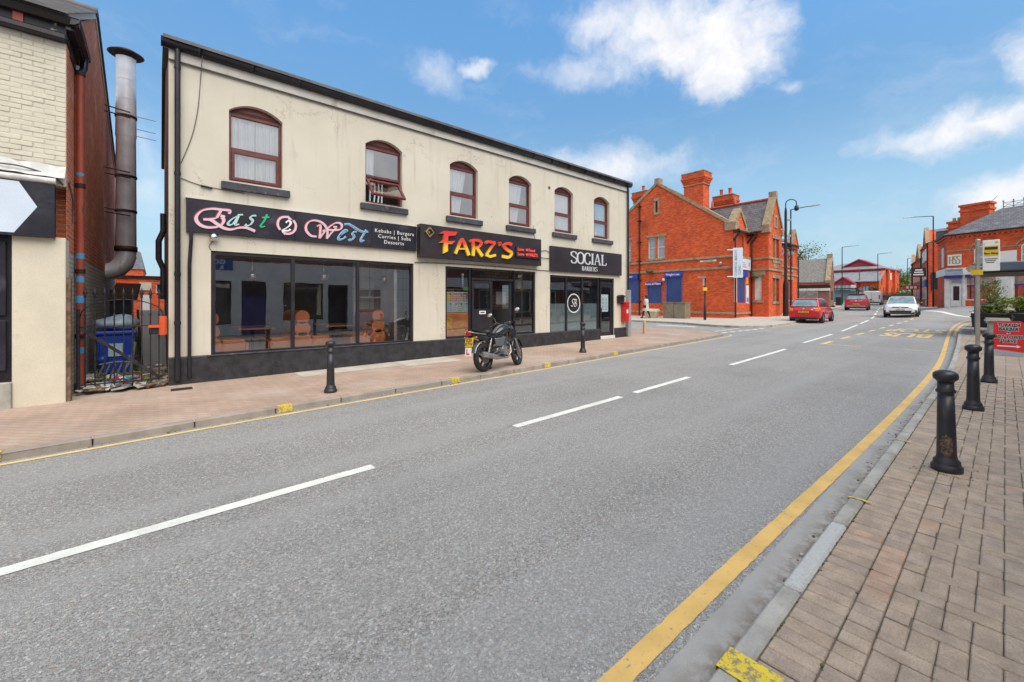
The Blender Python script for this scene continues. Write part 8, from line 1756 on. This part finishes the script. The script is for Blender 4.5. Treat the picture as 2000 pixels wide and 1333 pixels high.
# small pole by the side wall
x, y = 27.9, 13.0
t = thing('sign_pole', 'short black pole with a yellow band and small flag before the brick side wall', 'sign pole', (x, y, zg(x, y) + KERB), R(-50)); MB().tube([(0, 0, 0), (0, 0, .95), (0, 0, 1.0), (0, 0, 2.85)], [.085, .085, .05, .045], 10).build('pole', 'black_pole', t); MB().box(-.12, .12, -.06, .06, 1.95, 2.18).build('yellow_notice', 'plate_yellow', t); MB().box(-.45, .05, -.05, .05, 2.83, 2.90).build('top_arm', 'pole_steel', t); MB().box(-.14, -.02, -.03, .03, 2.3, 2.8).build('flag', 'grey_steel', t)
# cabinet, grit bin, marker post
mat('cabinet_stone', (.22, .19, .13), .85, var=.2, stain=(.12, .11, .08), stain_s=3); mat('grit_cream', (.58, .50, .34), .6, var=.12); mat('yellow_post', (.60, .45, .22), .7, var=.15)
t = thing('utility_cabinet', 'weathered buff utility cabinet under the tall blue shutter', 'cabinet', (28.9, 15.6, zg(28.9, 15.6) + KERB)); MB().box(-.3, .5, -.85, .85, 0, 1.12).build('casing', 'cabinet_stone', t, bevel=.02); MB().box(-.33, .53, -.88, .88, 1.12, 1.18).build('top', 'cabinet_stone', t, bevel=.01); MB().box(-.31, -.3, -.01, .01, .05, 1.08).build('door_gap', 'dark_trim', t)
t = thing('grit_bin', 'cream grit bin beside the utility cabinet', 'bin', (28.6, 17.35, zg(28.6, 17) + KERB)); MB().hexa([(-.25, -.38, 0), (.25, -.38, 0), (.25, .38, 0), (-.25, .38, 0)], [(-.32, -.5, .45), (.32, -.5, .45), (.32, .5, .45), (-.32, .5, .45)]).build('tub', 'grit_cream', t, bevel=.03); MB().hexa([(-.35, -.53, .45), (.35, -.53, .45), (.35, .53, .45), (-.35, .53, .45)], [(-.1, -.42, .68), (.3, -.42, .68), (.3, .42, .68), (-.1, .42, .68)]).build('lid', 'grit_cream', t, bevel=.03)
one(MB().box(-.05, .05, -.05, .05, 0, .58), 'marker_post', 'yellow_post', 'short cream marker post at the pavement corner by the side street', 'post', (16.3, 10.27, zg(16.3, 10) + KERBL), bevel=.012)
# distant bus stop and people-sized clutter by the outbuilding
t = thing('bus_stop', 'distant bus stop post with a cream flag and blue sign beside the outbuilding', 'bus stop', (86, 15.6, zg(86, 15.6) + .1)); MB().cyl((0, 0, 0), (0, 0, 3.0), .05, 8).build('pole', 'pole_steel', t); MB().box(-.05, .05, .05, .65, 2.0, 3.0).build('flag', 'cream_sign', t); MB().cyl((-.05, -.5, 2.3), (.05, -.5, 2.3), .22, 14).build('blue_disc', 'blue_letter', t)
t = thing('bus_shelter', 'small distant bus shelter with a dark flat roof in front of the glazed porch', 'bus shelter', (86, 17.3, zg(86, 17) + .1)); MB().box(-.8, .8, -2, 1.6, 2.3, 2.45).build('roof', 'iron_black', t); [MB().box(a, a + .1, b_, b_ + .1, 0, 2.3).build('post', 'iron_black', t) for a in (-.7, .6) for b_ in (-1.9, 1.4)]; MB().box(.62, .66, -1.8, 1.4, .2, 2.2).build('rear_glass', 'teal_glass', t)
one(MB().box(-.3, .3, -.3, .3, 0, 1.15), 'litter_bin', 'dark_trim', 'black litter bin at the end of the outbuilding', 'bin', (71, 14.75, zg(71, 14.7) + .1), bevel=.03)
t = thing('warning_sign', 'round red and white road sign above the hedge near the bend', 'road sign', (112, 11.2, zg(112, 11.2))); MB().cyl((0, 0, 0), (0, 0, 3.0), .05, 8).build('post', 'pole_steel', t); MB().cyl((-.06, 0, 3.0), (-.0, 0, 3.0), .45, 18).build('disc', 'red_print', t)
# paving details
mb = MB(); 
struct(one(MB().box(-.15, .15, -.12, .12, 0, .006), 'service_cover', 'cast_iron', 'small iron service cover in the pavement outside the alley gate', 'cover', (.3, 9.35, zg(.3, 9.3) + KERBL)))
for q, (x0, x1, y0, y1) in enumerate(((2.2, 4.4, 9.15, 9.84), (4.42, 5.9, 8.9, 9.84))):
    mb = MB(); n = 6
    for i in range(n): a, b_ = x0 + (x1 - x0) * i / n, x0 + (x1 - x0) * (i + 1) / n; mb.quad((a, y0, zg(a, y0) + KERBL + .005), (b_, y0, zg(b_, y0) + KERBL + .005), (b_, y1, zg(b_, y1) + KERBL + .005), (a, y1, zg(a, y1) + KERBL + .005))
    struct(mb.build('concrete_patch', 'slab_paving', None, recalc=False))
mb = MB(); rr = random.Random(12)
for k in range(90):
    x = rr.uniform(1.2, 9); y = .78 + abs(rr.gauss(0, .05)); s = rr.uniform(.004, .016); st_ = len(mb.v); mb.cur = rr.randrange(2); mb.ball((x, y, zg(x, y) + s * .6), s, s * .8, s * .6, 5, 4)
for k in range(60):
    x = rr.uniform(-1, 9); y = kl_y(x) - abs(rr.gauss(0, .06)); s = rr.uniform(.006, .02); mb.cur = rr.randrange(2); mb.ball((x, y, zg(x, y) + s * .6), s, s * .8, s * .6, 5, 4)
o = mb.build('gutter_grit', ['timber_rot', 'kerb_concrete'], None, recalc=False); o['kind'] = 'stuff'; o['label'] = 'grit and small stones lying along the kerbs'
for o in bpy.data.objects:
    if o.name.startswith('lettering') and o.parent and 'kind' not in o: o['kind'] = 'stuff'
bpy.context.view_layer.update()
